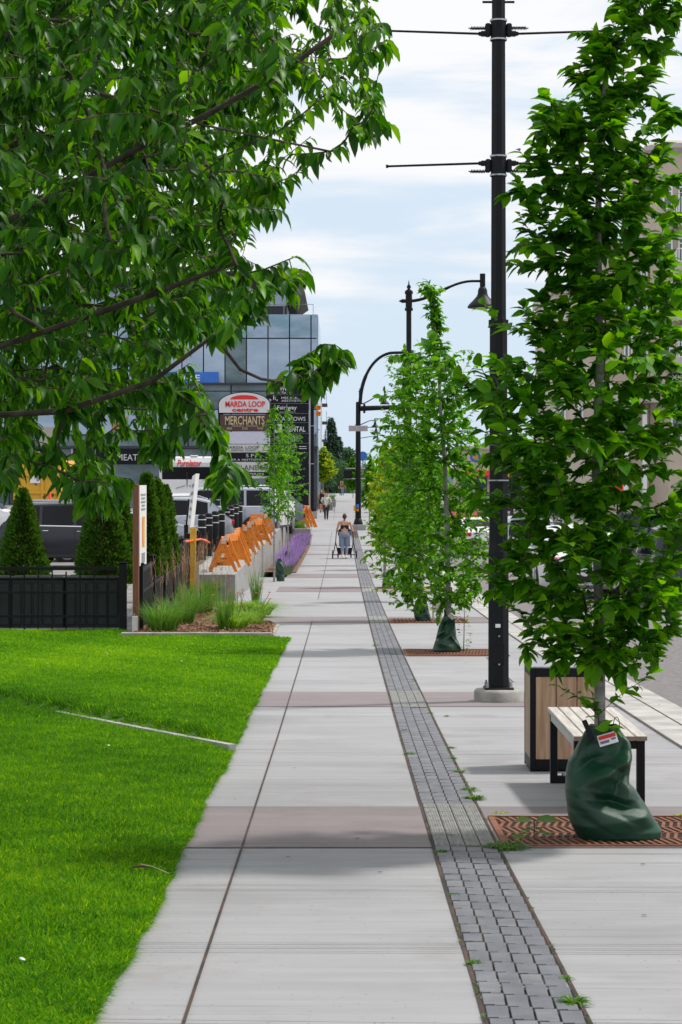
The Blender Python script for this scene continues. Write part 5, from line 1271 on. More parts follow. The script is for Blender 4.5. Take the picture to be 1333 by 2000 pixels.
# ================================================================== PYLON SIGNS
M['signwhite'] = mat('white_sign_face', (.66, .65, .69), .45, var=.03)
M['signcool'] = mat('lilac_white_sign_face', (.58, .57, .70), .4, var=.03)
M['signcream'] = mat('cream_sign_face', (.60, .585, .57), .45, var=.03)
M['signbrown'] = mat('maroon_brown_sign_face', (.075, .030, .028), .4, var=.08)
M['signdark'] = mat('charcoal_sign_face', (.010, .012, .018), .5, var=.1, spec=.15)
M['gold'] = mat('cream_gold_lettering', (.58, .46, .27), .5)
M['greylet'] = mat('pale_grey_lettering', (.62, .64, .66), .5)
M['dklet'] = mat('dark_grey_lettering', (.10, .10, .11), .5)
z = 98.0; s = z/F; zg = glot(z)
t = thing('pylon_sign', 'shopping centre pylon sign with a white arched top and red lettering', 'sign', (XX(477.5, z), z, zg))
def lx(px): return (px-477.5)*s
def lz(py): return ZZ(py, z)-zg
b = MB(); b.box((0, .35, lz(930)/2+.3), (lx(527)-lx(429)+.02, .5, lz(764)-.9)) if False else None
for sx_ in (-1, 1):
    b = MB(); b.box((sx_*(lx(524)), .3, lz(800)/2), (.22, .4, lz(800))); b.build('post', M['black2'], t)
b = MB(); pts = []
for k in range(25):
    q = math.pi*k/24; pts.append((lx(528)*math.cos(q)*1.02, lz(790)+(lz(765)-lz(790))*math.sin(q)))
b.prism([(lx(528)*1.02, lz(808)), *pts, (-lx(528)*1.02, lz(808))], .1, .62); b.build('arched_cabinet', M['black2'], t)
b = MB(); pts = [(p[0]*.965, lz(790)+(p[1]-lz(790))*.93) for p in pts]
b.prism([(lx(526.5), lz(806)), *pts, (-lx(526.5), lz(806))], .07, .098); b.build('arched_face', M['signwhite'], t)
b = MB(); pts = [(lx(477.5)+lx(505)*math.cos(math.pi*k/20)*1.0, lz(780)+(lz(771.5)-lz(780))*math.sin(math.pi*k/20)) for k in range(21)]
b.prism(pts, .055, .068); b.build('red_sun', M['red'], t)
txt('MARDA LOOP', lx(518)-lx(440.5), lz(783)-lz(794.5), M['red'], t, (lx(479.3), .066, lz(789)), bold=.018, depth=.012)
txt('centre', lx(504)-lx(453), lz(797)-lz(804), M['red'], t, (lx(479), .066, lz(800.6)), bold=.03, depth=.012)
def panel(y0, y1, m, x0=430, x1=527.5, nm='sign_panel'):
    b = MB(); b.box(((lx(x0)+lx(x1))/2, .3, (lz(y0)+lz(y1))/2), (lx(x1)-lx(x0), .46, lz(y0)-lz(y1)), bev=.01); return b.build(nm, m, t)
panel(809.5, 842, M['signbrown']); panel(844, 867, M['signcool']); panel(868.3, 883.5, M['signcream']); panel(884.3, 901.5, M['signdark']); panel(902.5, 921.5, M['signcream']); panel(922.3, 929, M['signdark']); panel(930, 934.5, M['signcream'])
def ptx(s_, x0, x1, y0, y1, m, bold=.0, nm='lettering'): txt(s_, lx(x1)-lx(x0), lz(y0)-lz(y1), m, t, ((lx(x0)+lx(x1))/2, .066, (lz(y0)+lz(y1))/2), bold=bold, depth=.01, name=nm)
ptx('MERCHANTS', 440, 517, 812.5, 829.5, M['gold'], .012); ptx('BEER', 443.5, 454, 834.5, 839, M['gold']); ptx('FOOD', 473.5, 484, 834.5, 839, M['gold']); ptx('WINE', 503, 513.5, 834.5, 839, M['gold'])
b = MB(); b.box((lx(465), .066, lz(832)), (lx(475)-lx(452), .01, .02)); b.box((lx(493), .066, lz(832)), (lx(505)-lx(482), .01, .02)); b.build('ornament_line', M['gold'], t)
ptx('MARDA LOOP', 440, 507, 871, 876.5, M['dklet']); ptx('DENTAL CLINIC', 452, 500, 878, 881, M['dklet'])
ptx('S P', 481, 496, 886.5, 893, M['greylet']); ptx('LASER & AESTHETICS', 440, 517, 896, 899.5, M['greylet'])
b = MB(); b.tube([(lx(499), .06, lz(894)), (lx(504), .06, lz(887))], .02, 4); b.tube([(lx(502), .06, lz(890)), (lx(506), .06, lz(889))], .02, 4); b.build('ornament', M['greylet'], t)
ptx('HIGHLANDER', 436, 524, 908, 918.5, M['dklet'], .004); ptx('WINE & SPIRITS', 440, 516, 924, 927.5, M['signcream'])
# second pylon
z = 112.0; s = z/F; zg = glot(z); CX = 561.5
t = thing('pylon_sign', 'taller charcoal pylon sign with white tenant names beside the crossing', 'sign', (XX(CX, z), z, zg))
def lx(px): return (px-CX)*s
def lz(py): return ZZ(py, z)-zg
b = MB(); b.box((0, .5, lz(749)/2), (lx(603)-lx(520), .8, lz(749)), bev=.02); b.build('pylon_body', M['signdark'], t)
b = MB(); b.box((lx(605.2), .5, lz(749)/2), (.055, .84, lz(749))); b.build('edge_trim', M['steel'], t)
for k, yy in enumerate((771, 788, 807.5, 825.5, 846, 866, 884)):
    b = MB(); b.box((0, .088, lz(yy)), (lx(602.5)-lx(520.5), .02, .012)); b.build('panel_seam', M['greyprint'], t)
def q2(s_, x0, x1, y0, y1, m=M['greylet'], bold=.0): txt(s_, lx(x1)-lx(x0), lz(y0)-lz(y1), m, t, ((lx(x0)+lx(x1))/2, .096, (lz(y0)+lz(y1))/2), bold=bold, depth=.012)
q2('StoreWest', 526, 568, 755, 763, bold=.004); q2('Bluebird Partners', 527, 573, 764, 769); q2('MEDICAL', 550, 585, 775, 779); q2('AESTHETICS', 550, 597, 780.5, 784.5)
q2('h', 534, 538.5, 772, 781, bold=.01); q2('p', 526, 530, 779, 786, bold=.006); q2('a', 540, 543, 780, 783)
q2('Fair way', 542, 580, 792, 802, bold=.01); q2('divorce solutions', 546, 577, 803.5, 805.5)
b = MB(); b.box((lx(560.5), .096, lz(798)), (.02, .012, lz(790)-lz(806))); b.build('divider', M['greylet'], t)
q2('AURA BROWS', 530, 597, 814, 822); q2('DENTAL', 557, 597, 833, 843, bold=.008)
b = MB(); b.box((lx(544), .096, lz(836.5)), (lx(551)-lx(537), .014, lz(828)-lz(845)), bev=.08); b.build('tooth_logo', M['greylet'], t)
q2('NUTRITION HOUSE', 540, 590, 852, 856.5); q2('DIAGNOSTICS', 542, 588, 858.5, 863); q2('PILATES', 545, 580, 870, 874); q2('FITNESS', 548, 575, 877, 881)
b = MB(); b.box((lx(592), .096, lz(872)), (lx(598)-lx(583), .012, .03)); b.box((lx(592), .096, lz(876)), (lx(598)-lx(583), .012, .03)); b.build('printed_lines', M['greylet'], t)

# ================================================================== POLES BEYOND
def lamp_post(label, px, z, pytop, pmast, bellpx, bellpy, w0, w1, zb=None, style=0, flip=1):
    zb = gz(z) if zb is None else zb; s = z/F
    t = thing('lamp_post', label, 'lamp post', (XX(px, z), z, zb), group='black street lamp posts with bell lamps')
    H = ZZ(pytop, z)-zb; za = ZZ(pmast, z)-zb; bx = (bellpx-px)*s; bzz = ZZ(bellpy, z)-zb
    b = MB(); b.tube([(0, 0, 0), (0, 0, H*.35), (0, 0, H*.355), (0, 0, H-.02)], [w0, w0*.92, w1*1.15, w1], 12); b.build('shaft', M['black'], t)
    b = MB(); b.lathe((0, 0, H-.02), [(w1*1.5, 0), (w1*1.5, .05), (w1*.5, .09), (w1*.9, .14), (w1*.3, .19), (.004, .28)], 12); b.build('finial', M['black'], t)
    b = MB()
    for dz in (-.18, .18): b.lathe((0, 0, za+dz), [(w1*1.6, -.03), (w1*1.6, .03)], 12)
    b.lathe((0, 0, za), [(w1*1.3, -.14), (w1*1.3, .14)], 12); b.tube([(-w1, 0, za), (-w1*2.6, 0, za), (-w1*4, 0, za)], [w1*.7, w1*.8, .003], 8); b.build('arm_collar', M['black'], t)
    pts = []
    for k in range(15):
        q = k/14
        if style == 0: x = bx*q; zz_ = za + (bzz-za)*(0.5-.5*math.cos(math.pi*min(1, q*1.15)))
        pts.append((x, 0, zz_))
    b = MB(); b.tube(pts, [w1*.62]*8+[w1*.5]*7, 8); b.cyl((bx, 0, bzz-.12), (bx, 0, bzz+.16), .06); b.build('lamp_arm', M['black'], t)
    b = MB(); bell(b, bx, 0, bzz-.05, 1.0); b.build('lamp_shade', M['black2'], t)
    return t
lamp_post('second lamp post, its curved arm holding a bell lamp left of the nearest post', 799, 47.5, 571, 588, 943, 549, .10, .055)
lamp_post('third black lamp post, its bell lamp seen just right of the traffic signal pole', 712, 104, 770, 789, 752, 775, .10, .06) if False else None
for (px, z, pt, pmst, bx, by, lab) in ((716, 150, 765, 789, 752, 773, 'third lamp post beyond the crossing, lamp above the signal mast arm height'), (712, 176, 815, 830, 733, 821, 'fourth lamp post beyond the crossing behind the signal pole'), (711, 192, 826, 838, 735, 834, 'fifth lamp post with the small lamp right of the grey street sign'), (712, 236, 846, 856, 738, 852, 'farthest lamp post beyond the crossing')):
    lamp_post(lab, px-13, z, pt, pmst, bx, by, .09, .06, zb=gz(z))
# signal pole on the right of the crossing
z = 121.; s = z/F; zg = gz(z); CX = 700
t = thing('signal_pole', 'thick black traffic signal pole with arched lamp arm and horizontal mast', 'signal pole', (XX(CX, z), z, zg))
def lx(px): return (px-CX)*s
def lz(py): return ZZ(py, z)-zg
b = MB(); b.tube([(0, 0, 0), (0, 0, lz(900)), (0, 0, lz(785))], [.165, .15, .125], 12); b.build('shaft', M['black'], t)
b = MB(); b.box((0, 0, .12), (lx(714)-lx(684), .9, .36), bev=.02); b.build('concrete_base', M['conc_wall'], t)
b = MB(); b.lathe((0, 0, .3), [(.26, 0), (.26, .05), (.19, .3), (.165, .32)], 12); b.build('base_skirt', M['black'], t)
b = MB(); pts = []
for k in range(21):
    q = math.pi/2*k/20; pts.append((lx(704)+ (lx(770)-lx(704))*(1-math.cos(q)), 0, lz(790)+(lz(689)-lz(790))*math.sin(q)))
pts += [(lx(790), 0, lz(688.5)), (lx(806), 0, lz(688))]
b.tube(pts, [.10]*8+[.08]*(len(pts)-8), 8); b.build('lamp_arm', M['black'], t)
b = MB(); b.cyl((lx(806), 0, lz(690)), (lx(806), 0, lz(684)), .07); bell(b, lx(806), 0, lz(688), 1.15); b.build('lamp_shade', M['black2'], t)
b = MB(); b.tube([(lx(704), 0, lz(798)), (lx(780), 0, lz(795)), (lx(900), 0, lz(790))], [.15, .12, .09], 10); b.build('mast_arm', M['black'], t)
b = MB(); b.box((lx(712), 0, lz(798)), (.12, .5, .5)); b.build('mast_flange', M['black'], t)
M['greyplate'] = mat('grey_plate', (.36, .34, .36), .6)
b = MB(); b.box((0, -.19, lz(837)), (lx(720)-lx(683), .03, lz(831.5)-lz(842.5))); b.build('street_name_plate', M['greyplate'], t)
b = MB(); b.box((lx(680), -.05, lz(926)), (lx(688)-lx(671), .3, lz(918)-lz(934)), bev=.04); pb = b.build('pedestrian_signal', M['black2'], t)
for yy in (915, 935):
    b = MB(); b.tube([(lx(676), 0, lz(yy)), (lx(714), 0, lz(yy))], .035, 6); b.build('bracket', M['steel'], t)
b = MB(); b.box((lx(693), -.1, lz(992.5)), (lx(694.5)-lx(690), .15, lz(987)-lz(998)), bev=.02); b.build('push_button_box', M['yellowp'], t)
M['bluesign'] = mat('blue_sign_face', (.03, .16, .60), .5)
b = MB(); b.box((lx(699), -.19, lz(988.5)), (lx(701.5)-lx(696.3), .02, lz(985.5)-lz(993))); b.build('blue_notice', M['bluesign'], t)
b = MB(); b.box((lx(699), -.19, lz(996)), (lx(701.5)-lx(696.8), .02, lz(994)-lz(999))); b.build('orange_notice', M['orange'], t)
# left signal pole
z = 146.; s = z/F; zg = gz(z); CX = 609
t = thing('signal_pole', 'black traffic signal pole left of the crossing beside the dark pylon sign', 'signal pole', (XX(CX, z), z, zg))
def lx(px): return (px-CX)*s
def lz(py): return ZZ(py, z)-zg
b = MB(); b.tube([(0, 0, 0), (0, 0, lz(780)), (0, 0, lz(700))], [.18, .16, .13], 12); b.build('shaft', M['black'], t)
b = MB(); b.box((0, 0, .2), (.75, .75, .5), bev=.02); b.build('concrete_base', M['conc_wall'], t)
for yy in (796, 808):
    b = MB(); b.box((lx(622), -.1, lz(yy)), (lx(627)-lx(617.5), .35, lz(yy-5)-lz(yy+4.5)), bev=.06); b.box((lx(624.5), -.35, lz(yy)+.08), (.24, .3, .05), bev=.01); b.build('signal_head', M['orange'], t)
for yy in (832, 906):
    b = MB(); b.tube([(lx(592 if yy > 900 else 606), -.2, lz(yy)), (lx(614), -.2, lz(yy))], .03, 5); b.build('bracket', M['steel'], t)
b = MB(); b.tube([(lx(613), 0, lz(850)), (lx(624), 0, lz(838))], .04, 5); b.build('stay_rod', M['steel'], t)
b = MB(); b.box((lx(604.5), -.15, lz(975)), (.12, .1, .55)); b.build('push_button_box', M['yellowp'], t)
# small lit signal on grey post
z = 140.; s = z/F; zg = gz(z)
M['redlit'] = mat('lit_red_signal_lens', (.8, .05, .02), .4, emit=(1, .07, .02), es=1.6)
t = thing('traffic_signal', 'small traffic signal showing red on a pale post in front of the dark pylon sign', 'traffic signal', (XX(588, z), z, zg))
b = MB(); b.cyl((0, 0, 0), (0, 0, ZZ(922, z)-zg), .09); b.build('post', M['steel'], t)
b = MB(); b.box((0, 0, ZZ(914, z)-zg), (.34, .25, .75), bev=.04); b.build('housing', M['orange'], t)
b = MB(); b.lathe((0, 0, 0), [(.14, 0), (.14, .05), (.02, .07)], 12); o = b.build('red_lens', M['redlit'], t, loc=(0, -.13, ZZ(911, z)-zg)); o.rotation_euler = (R(90), 0, 0)
t = thing('traffic_signal', 'traffic signal with two red faces half hidden behind the slim young trees', 'traffic signal', (XX(566, z), z, zg))
b = MB(); b.cyl((0, 0, 0), (0, 0, ZZ(938, z)-zg), .09); b.build('post', M['steel'], t)
for yy in (943, 968):
    b = MB(); b.box((0, 0, ZZ(yy, z)-zg), (.30, .25, .6), bev=.04); b.build('housing', M['red'], t)
for (px, z, py0, py1, lab) in ((709, 215, 880, 902, 'round blue sign on a pole right of the traffic signal pole'), (929, 150, 880, 905, 'round blue and yellow shop sign left of the nearest lamp post')):
    zg = gz(z); t = thing('street_sign', lab, 'sign', (XX(px, z), z, zg)); zc_ = ZZ((py0+py1)/2, z)-zg; rr = (py1-py0)*z/F/2*.85
    b = MB(); b.cyl((0, .05, 0), (0, .05, zc_+rr), .05); b.build('post', M['steel'], t)
    b = MB(); b.tube([(0, -.03, zc_), (0, .02, zc_)], rr, 24); b.build('disc', M['bluesign'], t)
    if px > 900:
        b = MB(); b.tube([(0, -.045, zc_), (0, -.032, zc_)], rr*.55, 20); b.build('inner_disc', M['yellowp'], t)

# ================================================================== VEHICLES
def paint(name, col, metal=.0): return mat(name, col, .28, metal=metal, var=.03, spec=.4, coat=.30)
PT = {'black': paint('black_car_paint', (.008, .011, .020)), 'silver': paint('silver_blue_car_paint', (.34, .37, .43), .35), 'white': paint('white_car_paint', (.70, .71, .73)), 'grey': paint('grey_car_paint', (.16, .18, .21), .2), 'blue': paint('pale_blue_car_paint', (.30, .38, .46), .2), 'red': paint('dark_red_car_paint', (.28, .02, .02))}
STY = {
 'suv':   dict(L=4.75, Wd=1.90, top=[(0, .62), (.015, .98), (.06, 1.22), (.10, 1.56), (.16, 1.66), (.45, 1.70), (.60, 1.62), (.765, 1.08), (.93, .96), (.985, .80), (1, .60)], belt=[(0, .9), (.1, 1.06), (.75, .99), (1, .85)], gh=(.07, .76), ws=(.605, .745), rw=(.03, .10), win=[(.105, .235), (.25, .42), (.435, .66)], wheels=(.19, .81), r=.36),
 'cross': dict(L=4.66, Wd=1.86, top=[(0, .60), (.012, .98), (.05, 1.10), (.15, 1.55), (.24, 1.64), (.45, 1.66), (.58, 1.58), (.76, 1.06), (.93, .92), (.985, .76), (1, .58)], belt=[(0, 1.05), (.1, 1.10), (.75, .98), (1, .8)], gh=(.055, .75), ws=(.585, .74), rw=(.06, .15), win=[(.17, .27), (.285, .43), (.445, .65)], wheels=(.19, .81), r=.35),
 'sedan': dict(L=4.6, Wd=1.80, top=[(0, .60), (.01, .90), (.05, 1.02), (.15, 1.06), (.28, 1.38), (.40, 1.45), (.52, 1.42), (.70, 1.0), (.92, .84), (.985, .70), (1, .52)], belt=[(0, .95), (.2, .97), (.7, .92), (1, .8)], gh=(.17, .70), ws=(.535, .685), rw=(.165, .27), win=[(.245, .33), (.34, .455), (.465, .60)], wheels=(.18, .82), r=.32),
 'pickup': dict(L=5.5, Wd=1.98, top=[(0, .75), (.005, 1.28), (.02, 1.30), (.36, 1.30), (.375, 1.80), (.42, 1.90), (.60, 1.90), (.72, 1.30), (.90, 1.20), (.985, 1.05), (1, .70)], belt=[(0, 1.28), (.4, 1.30), (.72, 1.24), (1, 1.1)], gh=(.362, .715), ws=(.61, .70), rw=(.362, .372), win=[(.385, .49), (.505, .635)], wheels=(.19, .82), r=.40),
 'boxy':  dict(L=4.5, Wd=1.88, top=[(0, .7), (.008, 1.15), (.02, 1.80), (.05, 1.86), (.60, 1.86), (.66, 1.78), (.72, 1.22), (.93, 1.16), (.985, 1.02), (1, .65)], belt=[(0, 1.14), (.72, 1.14), (1, 1.0)], gh=(.01, .72), ws=(.655, .715), rw=(.01, .02), win=[(.04, .23), (.25, .42), (.44, .63)], wheels=(.17, .80), r=.39)}
def car(style, label, pcol, loc, rz, name='parked_car', cat='car', group=None, rails=False, roofm=None):
    S = STY[style]; L = S['L']; hw = S['Wd']/2
    t = thing(name, label, cat, loc, rz, group=group)
    tx = np.array([p[0] for p in S['top']]); tzv = np.array([p[1] for p in S['top']]); bx = np.array([p[0] for p in S['belt']]); bzv = np.array([p[1] for p in S['belt']])
    g0, g1 = S['gh']
    def sec(u):
        zt = np.interp(u, tx, tzv); zb = min(np.interp(u, bx, bzv), zt-.03); e = min(u, 1-u)
        w = hw*(1-.16*max(0, 1-e/.09)**2.2); lo = .24 + .10*max(0, 1-e/.06)
        k = min(1, max(0, (zt-zb-.05)/.5)); wt = w*(.96-.20*k)
        return zt, zb, w, lo, wt
    us = sorted(set(list(np.linspace(0, 1, 34)) + [p[0] for p in S['top']]))
    V = []; Fc = []; K = 15
    for u in us:
        zt, zb, w, lo, wt = sec(u); x = (u-.5)*L
        half = [(w*.86, lo), (w*.97, lo+.10), (w, (lo+zb)*.52), (w*.985, zb-.05), (w*.955, zb), (wt+.02*(1 if zt-zb > .1 else 0), zt-.06*min(1, (zt-zb)/.3)), (wt*.86, zt-.012), ]
        row = [(x, -y, z) for y, z in half] + [(x, 0, zt+.012)] + [(x, y, z) for y, z in reversed(half)]
        V += row
    for i in range(len(us)-1):
        for j in range(K-1): Fc.append((i*K+j, i*K+j+1, (i+1)*K+j+1, (i+1)*K+j))
        Fc.append((i*K+K-1, i*K, (i+1)*K, (i+1)*K+K-1))
    Fc.append(tuple(reversed(range(K)))); Fc.append(tuple(range((len(us)-1)*K, len(us)*K)))
    body = addmesh('body', V, Fc, pcol, t, smooth=True)
    md = body.modifiers.new('edge', 'EDGE_SPLIT'); md.split_angle = R(38)
    def sidepanel(nm, u0, u1, s, m, t0=.10, t1=.93, off=.006, n=6, par=t):
        V = []; 
        for i in range(n+1):
            u = u0+(u1-u0)*i/n; zt, zb, w, lo, wt = sec(u); top = zt-.06*min(1, (zt-zb)/.3); wtt = wt+.02
            for q in (t0, t1):
                y = w*.955+(wtt-w*.955)*q; V.append(((u-.5)*L, s*(y+off), zb+(top-zb)*q))
        Fc = [(2*i, 2*i+2, 2*i+3, 2*i+1) if s < 0 else (2*i, 2*i+1, 2*i+3, 2*i+2) for i in range(n)]
        return addmesh(nm, V, Fc, m, par)
    for s in (-1, 1):
        for (a, b_) in S['win']: sidepanel('window', a, b_, s, M['carglass'])
        sidepanel('belt_trim', S['win'][0][0]-.01, S['win'][-1][1]+.02, s, M['chrome'], t0=.03, t1=.075, off=.009)
        for wx in S['wheels']:
            x = (wx-.5)*L; r = S['r']
            b = MB(); b.tube([(x, s*(hw-.20), r), (x, s*(hw+.012), r)], r+.055, 26); b.build('wheel_arch', M['plastic'], t)
            whl = MB(); whl.tube([(x, s*(hw-.20), r), (x, s*(hw-.0), r), (x, s*(hw+.03), r)], [r, r, r*.93], 26); wo_ = whl.build('wheel', M['rubber'], t)
            rm = MB(); rm.tube([(x, s*(hw+.02), r), (x, s*(hw+.036), r)], r*.66, 20); rm.build('rim', M['rim'], wo_)
            sp = MB()
            for q in range(5):
                an = q*1.257; sp.box((x+math.cos(an)*r*.36, s*(hw+.040), r+math.sin(an)*r*.36), (r*.5, .012, r*.12), ry=-an)
            sp.build('spokes', M['rim'], wo_)
        for (a, b_) in S['win'][-2:]:
            hx = (a+.02-.5)*L; zt, zb, w, lo, wt = sec(a+.02); b = MB(); b.box((hx, s*(w*.99+.01), zb-.10), (.16, .03, .028), bev=.008); b.build('door_handle', M['chrome'] if rails else pcol, t)
        zt, zb, w, lo, wt = sec(S['win'][-1][1]-.01); b = MB(); b.box(((S['win'][-1][1]-.5)*L, s*(w+.10), zb+.05), (.12, .18, .13), bev=.03); b.build('side_mirror', pcol, t)
        b = MB(); b.box((0, s*(hw*.985+.004), .30), (L*.5, .03, .09), bev=.01); b.build('sill', M['plastic'], t)
        if rails:
            b = MB(); u = S['win'][0][0]; b.tube([((u-.5)*L, s*hw*.76, sec(u)[0]+.02), ((u+.05-.5)*L, s*hw*.76, sec(u+.05)[0]+.06), ((.55-.5)*L, s*hw*.76, sec(.55)[0]+.055), ((.60-.5)*L, s*hw*.76, sec(.6)[0]+.01)], .018, 6); b.build('roof_rail', M['steel'], t)
        for (u, nm, m_, hh, zz_) in ((.985, 'headlight', M['headlens'], .12, .82), (.012, 'tail_light', M['redlens'], .15, .95)):
            zt, zb, w, lo, wt = sec(u); zq = min(zz_*zt/.95 if nm == 'headlight' else zb-.06, zt-.09)
            b = MB(); b.box(((u-.5)*L + (.0 if nm == 'headlight' else 0), s*(w*.80), zq), (.16, w*.36, hh), bev=.03); b.build(nm, m_, t)
        # door seams
        b = MB()
        for u in (S['win'][-1][1]+.02, (S['win'][-2][1]+S['win'][-1][0])/2, S['win'][-2][0]-.008):
            zt, zb, w, lo, wt = sec(u); b.box(((u-.5)*L, s*(w+.001), (zb+.36)/2), (.010, .012, zb-.42))
        b.build('door_seams', M['plastic'], t)
    def topglass(nm, u0, u1, m=M['carglass'], n=6):
        V = []; Fc = []
        for i in range(n+1):
            u = u0+(u1-u0)*i/n; zt, zb, w, lo, wt = sec(u); du = .004; sl = (np.interp(u+du, tx, tzv)-np.interp(u-du, tx, tzv))/(2*du*L); nn_ = math.hypot(1, sl)
            nx, nz_ = -sl/nn_, 1/nn_
            for q in (-.84, -.4, 0, .4, .84): V.append(((u-.5)*L+nx*.016, wt*q, zt+.012*(1-abs(q))+nz_*.016))
        for i in range(n):
            for j in range(4): Fc.append((i*5+j, i*5+j+1, (i+1)*5+j+1, (i+1)*5+j))
        return addmesh(nm, V, Fc, m, t, smooth=True)
    topglass('windshield', *S['ws']); topglass('rear_window', *S['rw'])
    b = MB(); b.box(((-.5)*L-.01, 0, .52), (.10, S['Wd']*.86, .22), bev=.04); b.build('rear_bumper', M['plastic'], t)
    b = MB(); b.box(((.5)*L-.0, 0, .46), (.10, S['Wd']*.84, .24), bev=.04); b.build('front_bumper', pcol if style != 'boxy' else M['plastic'], t)
    b = MB(); b.box(((.5)*L-.02, 0, .72), (.06, S['Wd']*.42, .16), bev=.02); b.build('grille', M['plastic'], t)
    b = MB(); b.box(((-.5)*L-.065, 0, .62), (.012, .30, .15)); b.build('number_plate', M['white'], t)
    if style in ('suv', 'cross'):
        zt = sec(.16)[0]; b = MB(); b.box(((.11-.5)*L, 0, zt+.005), (.32, S['Wd']*.62, .035), ry=-.12, bev=.012); b.build('spoiler', pcol, t)
    if style == 'pickup':
        b = MB(); b.box(((.185-.5)*L, 0, 1.295+.02), (.345*L, S['Wd']*.80, .03)); b.build('bed_cover', M['plastic'], t)
    return t
GL_ = 'vehicles in the parking lot'
z = 57.2
car('suv', 'black sport utility vehicle side on with chrome window trim behind the left cedars', PT['black'], ((XX(-12, 56)+XX(-12, 56)+4.75)/2, z, glot(z)), 0, group=GL_, rails=True)
car('cross', 'silver blue crossover seen from behind its right rear corner beside the bollards', PT['silver'], (XX(450, 67)-2.30, 67.5, glot(67)), R(180+7), group=GL_, rails=True)
car('sedan', 'silver car low behind the tight cedar row and the leaning sign', PT['silver'], (XX(402, 61)-2.3, 61, glot(61)-.08), R(180+4), group=GL_)
car('boxy', 'boxy off road vehicle with dark windows and silver body before the delivery van', PT['silver'], (XX(412, 79), 80, glot(80)-.05), R(184), group=GL_)
car('cross', 'white crossover behind the black sport utility vehicle, facing the yellow dumpster', PT['white'], (XX(74, 74)-2.33, 74.8, glot(74)+.02), R(0), group=GL_)
car('sedan', 'white car at the left picture edge beside the leftmost cedar', PT['white'], (XX(8, 50.5)-2.3, 50.8, glot(50)-.10), R(0), group=GL_)
car('cross', 'dark grey crossover parked under the white pylon sign', PT['grey'], (XX(480, 92), 93.5, glot(93)), R(190), group=GL_)
car('pickup', 'pale pickup truck whose cab shows through the slim young trees under the pylon sign', PT['white'], (XX(505, 84), 86.5, glot(86)-.05), R(262), name='parked_truck', cat='pickup truck', group=GL_)
# front-facing cab windows visible; street side
GS = 'vehicles on the street at the right'
car('sedan', 'white car on the street glimpsed left of the nearest lamp post', PT['white'], (XX(935, 88), 88, gz(88)-.02), R(92), group=GS)
car('suv', 'silver sport utility vehicle with red tail lights just right of the nearest lamp post', PT['silver'], (XX(1030, 74), 74, gz(74)-.02), R(88), group=GS)
car('cross', 'pale crossover glimpsed through the lowest right branches of the nearest tree', PT['white'], (XX(1120, 52), 52, gz(52)-.02), R(88), group=GS)
car('pickup', 'dark pickup at the far kerb behind the right side of the nearest tree', PT['black'], (XX(1262, 60), 61, gz(60)-.02), R(270), name='parked_truck', cat='pickup truck', group=GS)
car('sedan', 'dark red car far down the street right of the second street tree', PT['red'], (XX(905, 120), 120, gz(120)-.02), R(90), group=GS)
car('suv', 'black sport utility vehicle at the right picture edge beyond the kerb', PT['black'], (XX(1345, 46), 47, gz(46)-.02), R(90), group=GS)
# delivery step van, front view
z = 98.0; s = z/F; zg = glot(z); t = thing('delivery_van', 'white step delivery van facing the camera with red lettering above its windscreen', 'van', (XX(364, z), z, zg))
w = (418-309)*s; H = ZZ(891, z)-zg
b = MB()
b.prismx([(0.55, .5), (.0, .55), (-.02, 1.25), (.35, 1.45), (.55, 1.6), (.62, H-.28), (.75, H-.06), (1.0, H), (6.6, H), (6.6, .5)], -w/2, w/2); b.build('body', PT['white'], t)
b = MB(); b.box((0, .585, 1.6+(H-.45-1.6)/2), (w*.90, .03, H-.50-1.6), rx=R(3.5)); ws_ = b.build('windshield', M['carglass'], t)
b = MB(); b.box((0, .565, 1.6+(H-.45-1.6)/2), (.04, .02, H-.5-1.6)); b.build('centre_pillar', M['plastic'], ws_)
for q in (-1, 1):
    b = MB(); b.tube([(q*.5, .50, 1.62), (q*.08, .52, 1.75)], .012, 4); b.build('wiper', M['plastic'], ws_)
    b = MB(); b.box((q*w*.36, -.02, .95), (.30, .05, .24), bev=.03); b.build('headlight', M['headlens'], t)
    b = MB(); b.box((q*(w/2+.14), .55, 1.95), (.16, .06, .42), bev=.03); b.build('side_mirror', M['plastic'], t)
    for yy in (1.0, 5.2):
        b = MB(); b.tube([(q*(w/2-.28), yy, .42), (q*(w/2-.02), yy, .42)], .42, 20); b.build('wheel', M['rubber'], t)
b = MB(); b.box((0, -.03, .95), (w*.42, .05, .40), bev=.02); b.build('grille', M['plastic'], t)
b = MB(); b.box((0, -.12, .58), (w*.98, .16, .22), bev=.03); b.build('bumper', M['plastic'], t)
b = MB(); b.box((w*.12, .9, H+.02), (.35, .2, .06), bev=.02); b.build('roof_lamp', M['white'], t)
o = txt('Purolator', (396-348)*s, .30, M['red'], t, (0.10, .62, H-.30), bold=.012, shear=.25, depth=.02)
b = MB()
for q in range(3): b.hexa([(-.78-.09*q, .60, H-.40), (-.74-.09*q, .60, H-.40), (-.74-.09*q, .63, H-.40), (-.78-.09*q, .63, H-.40), (-.66-.09*q, .59, H-.22), (-.62-.09*q, .59, H-.22), (-.62-.09*q, .63, H-.22), (-.66-.09*q, .63, H-.22)])
b.build('blue_stripes', M['bluesign'], t)
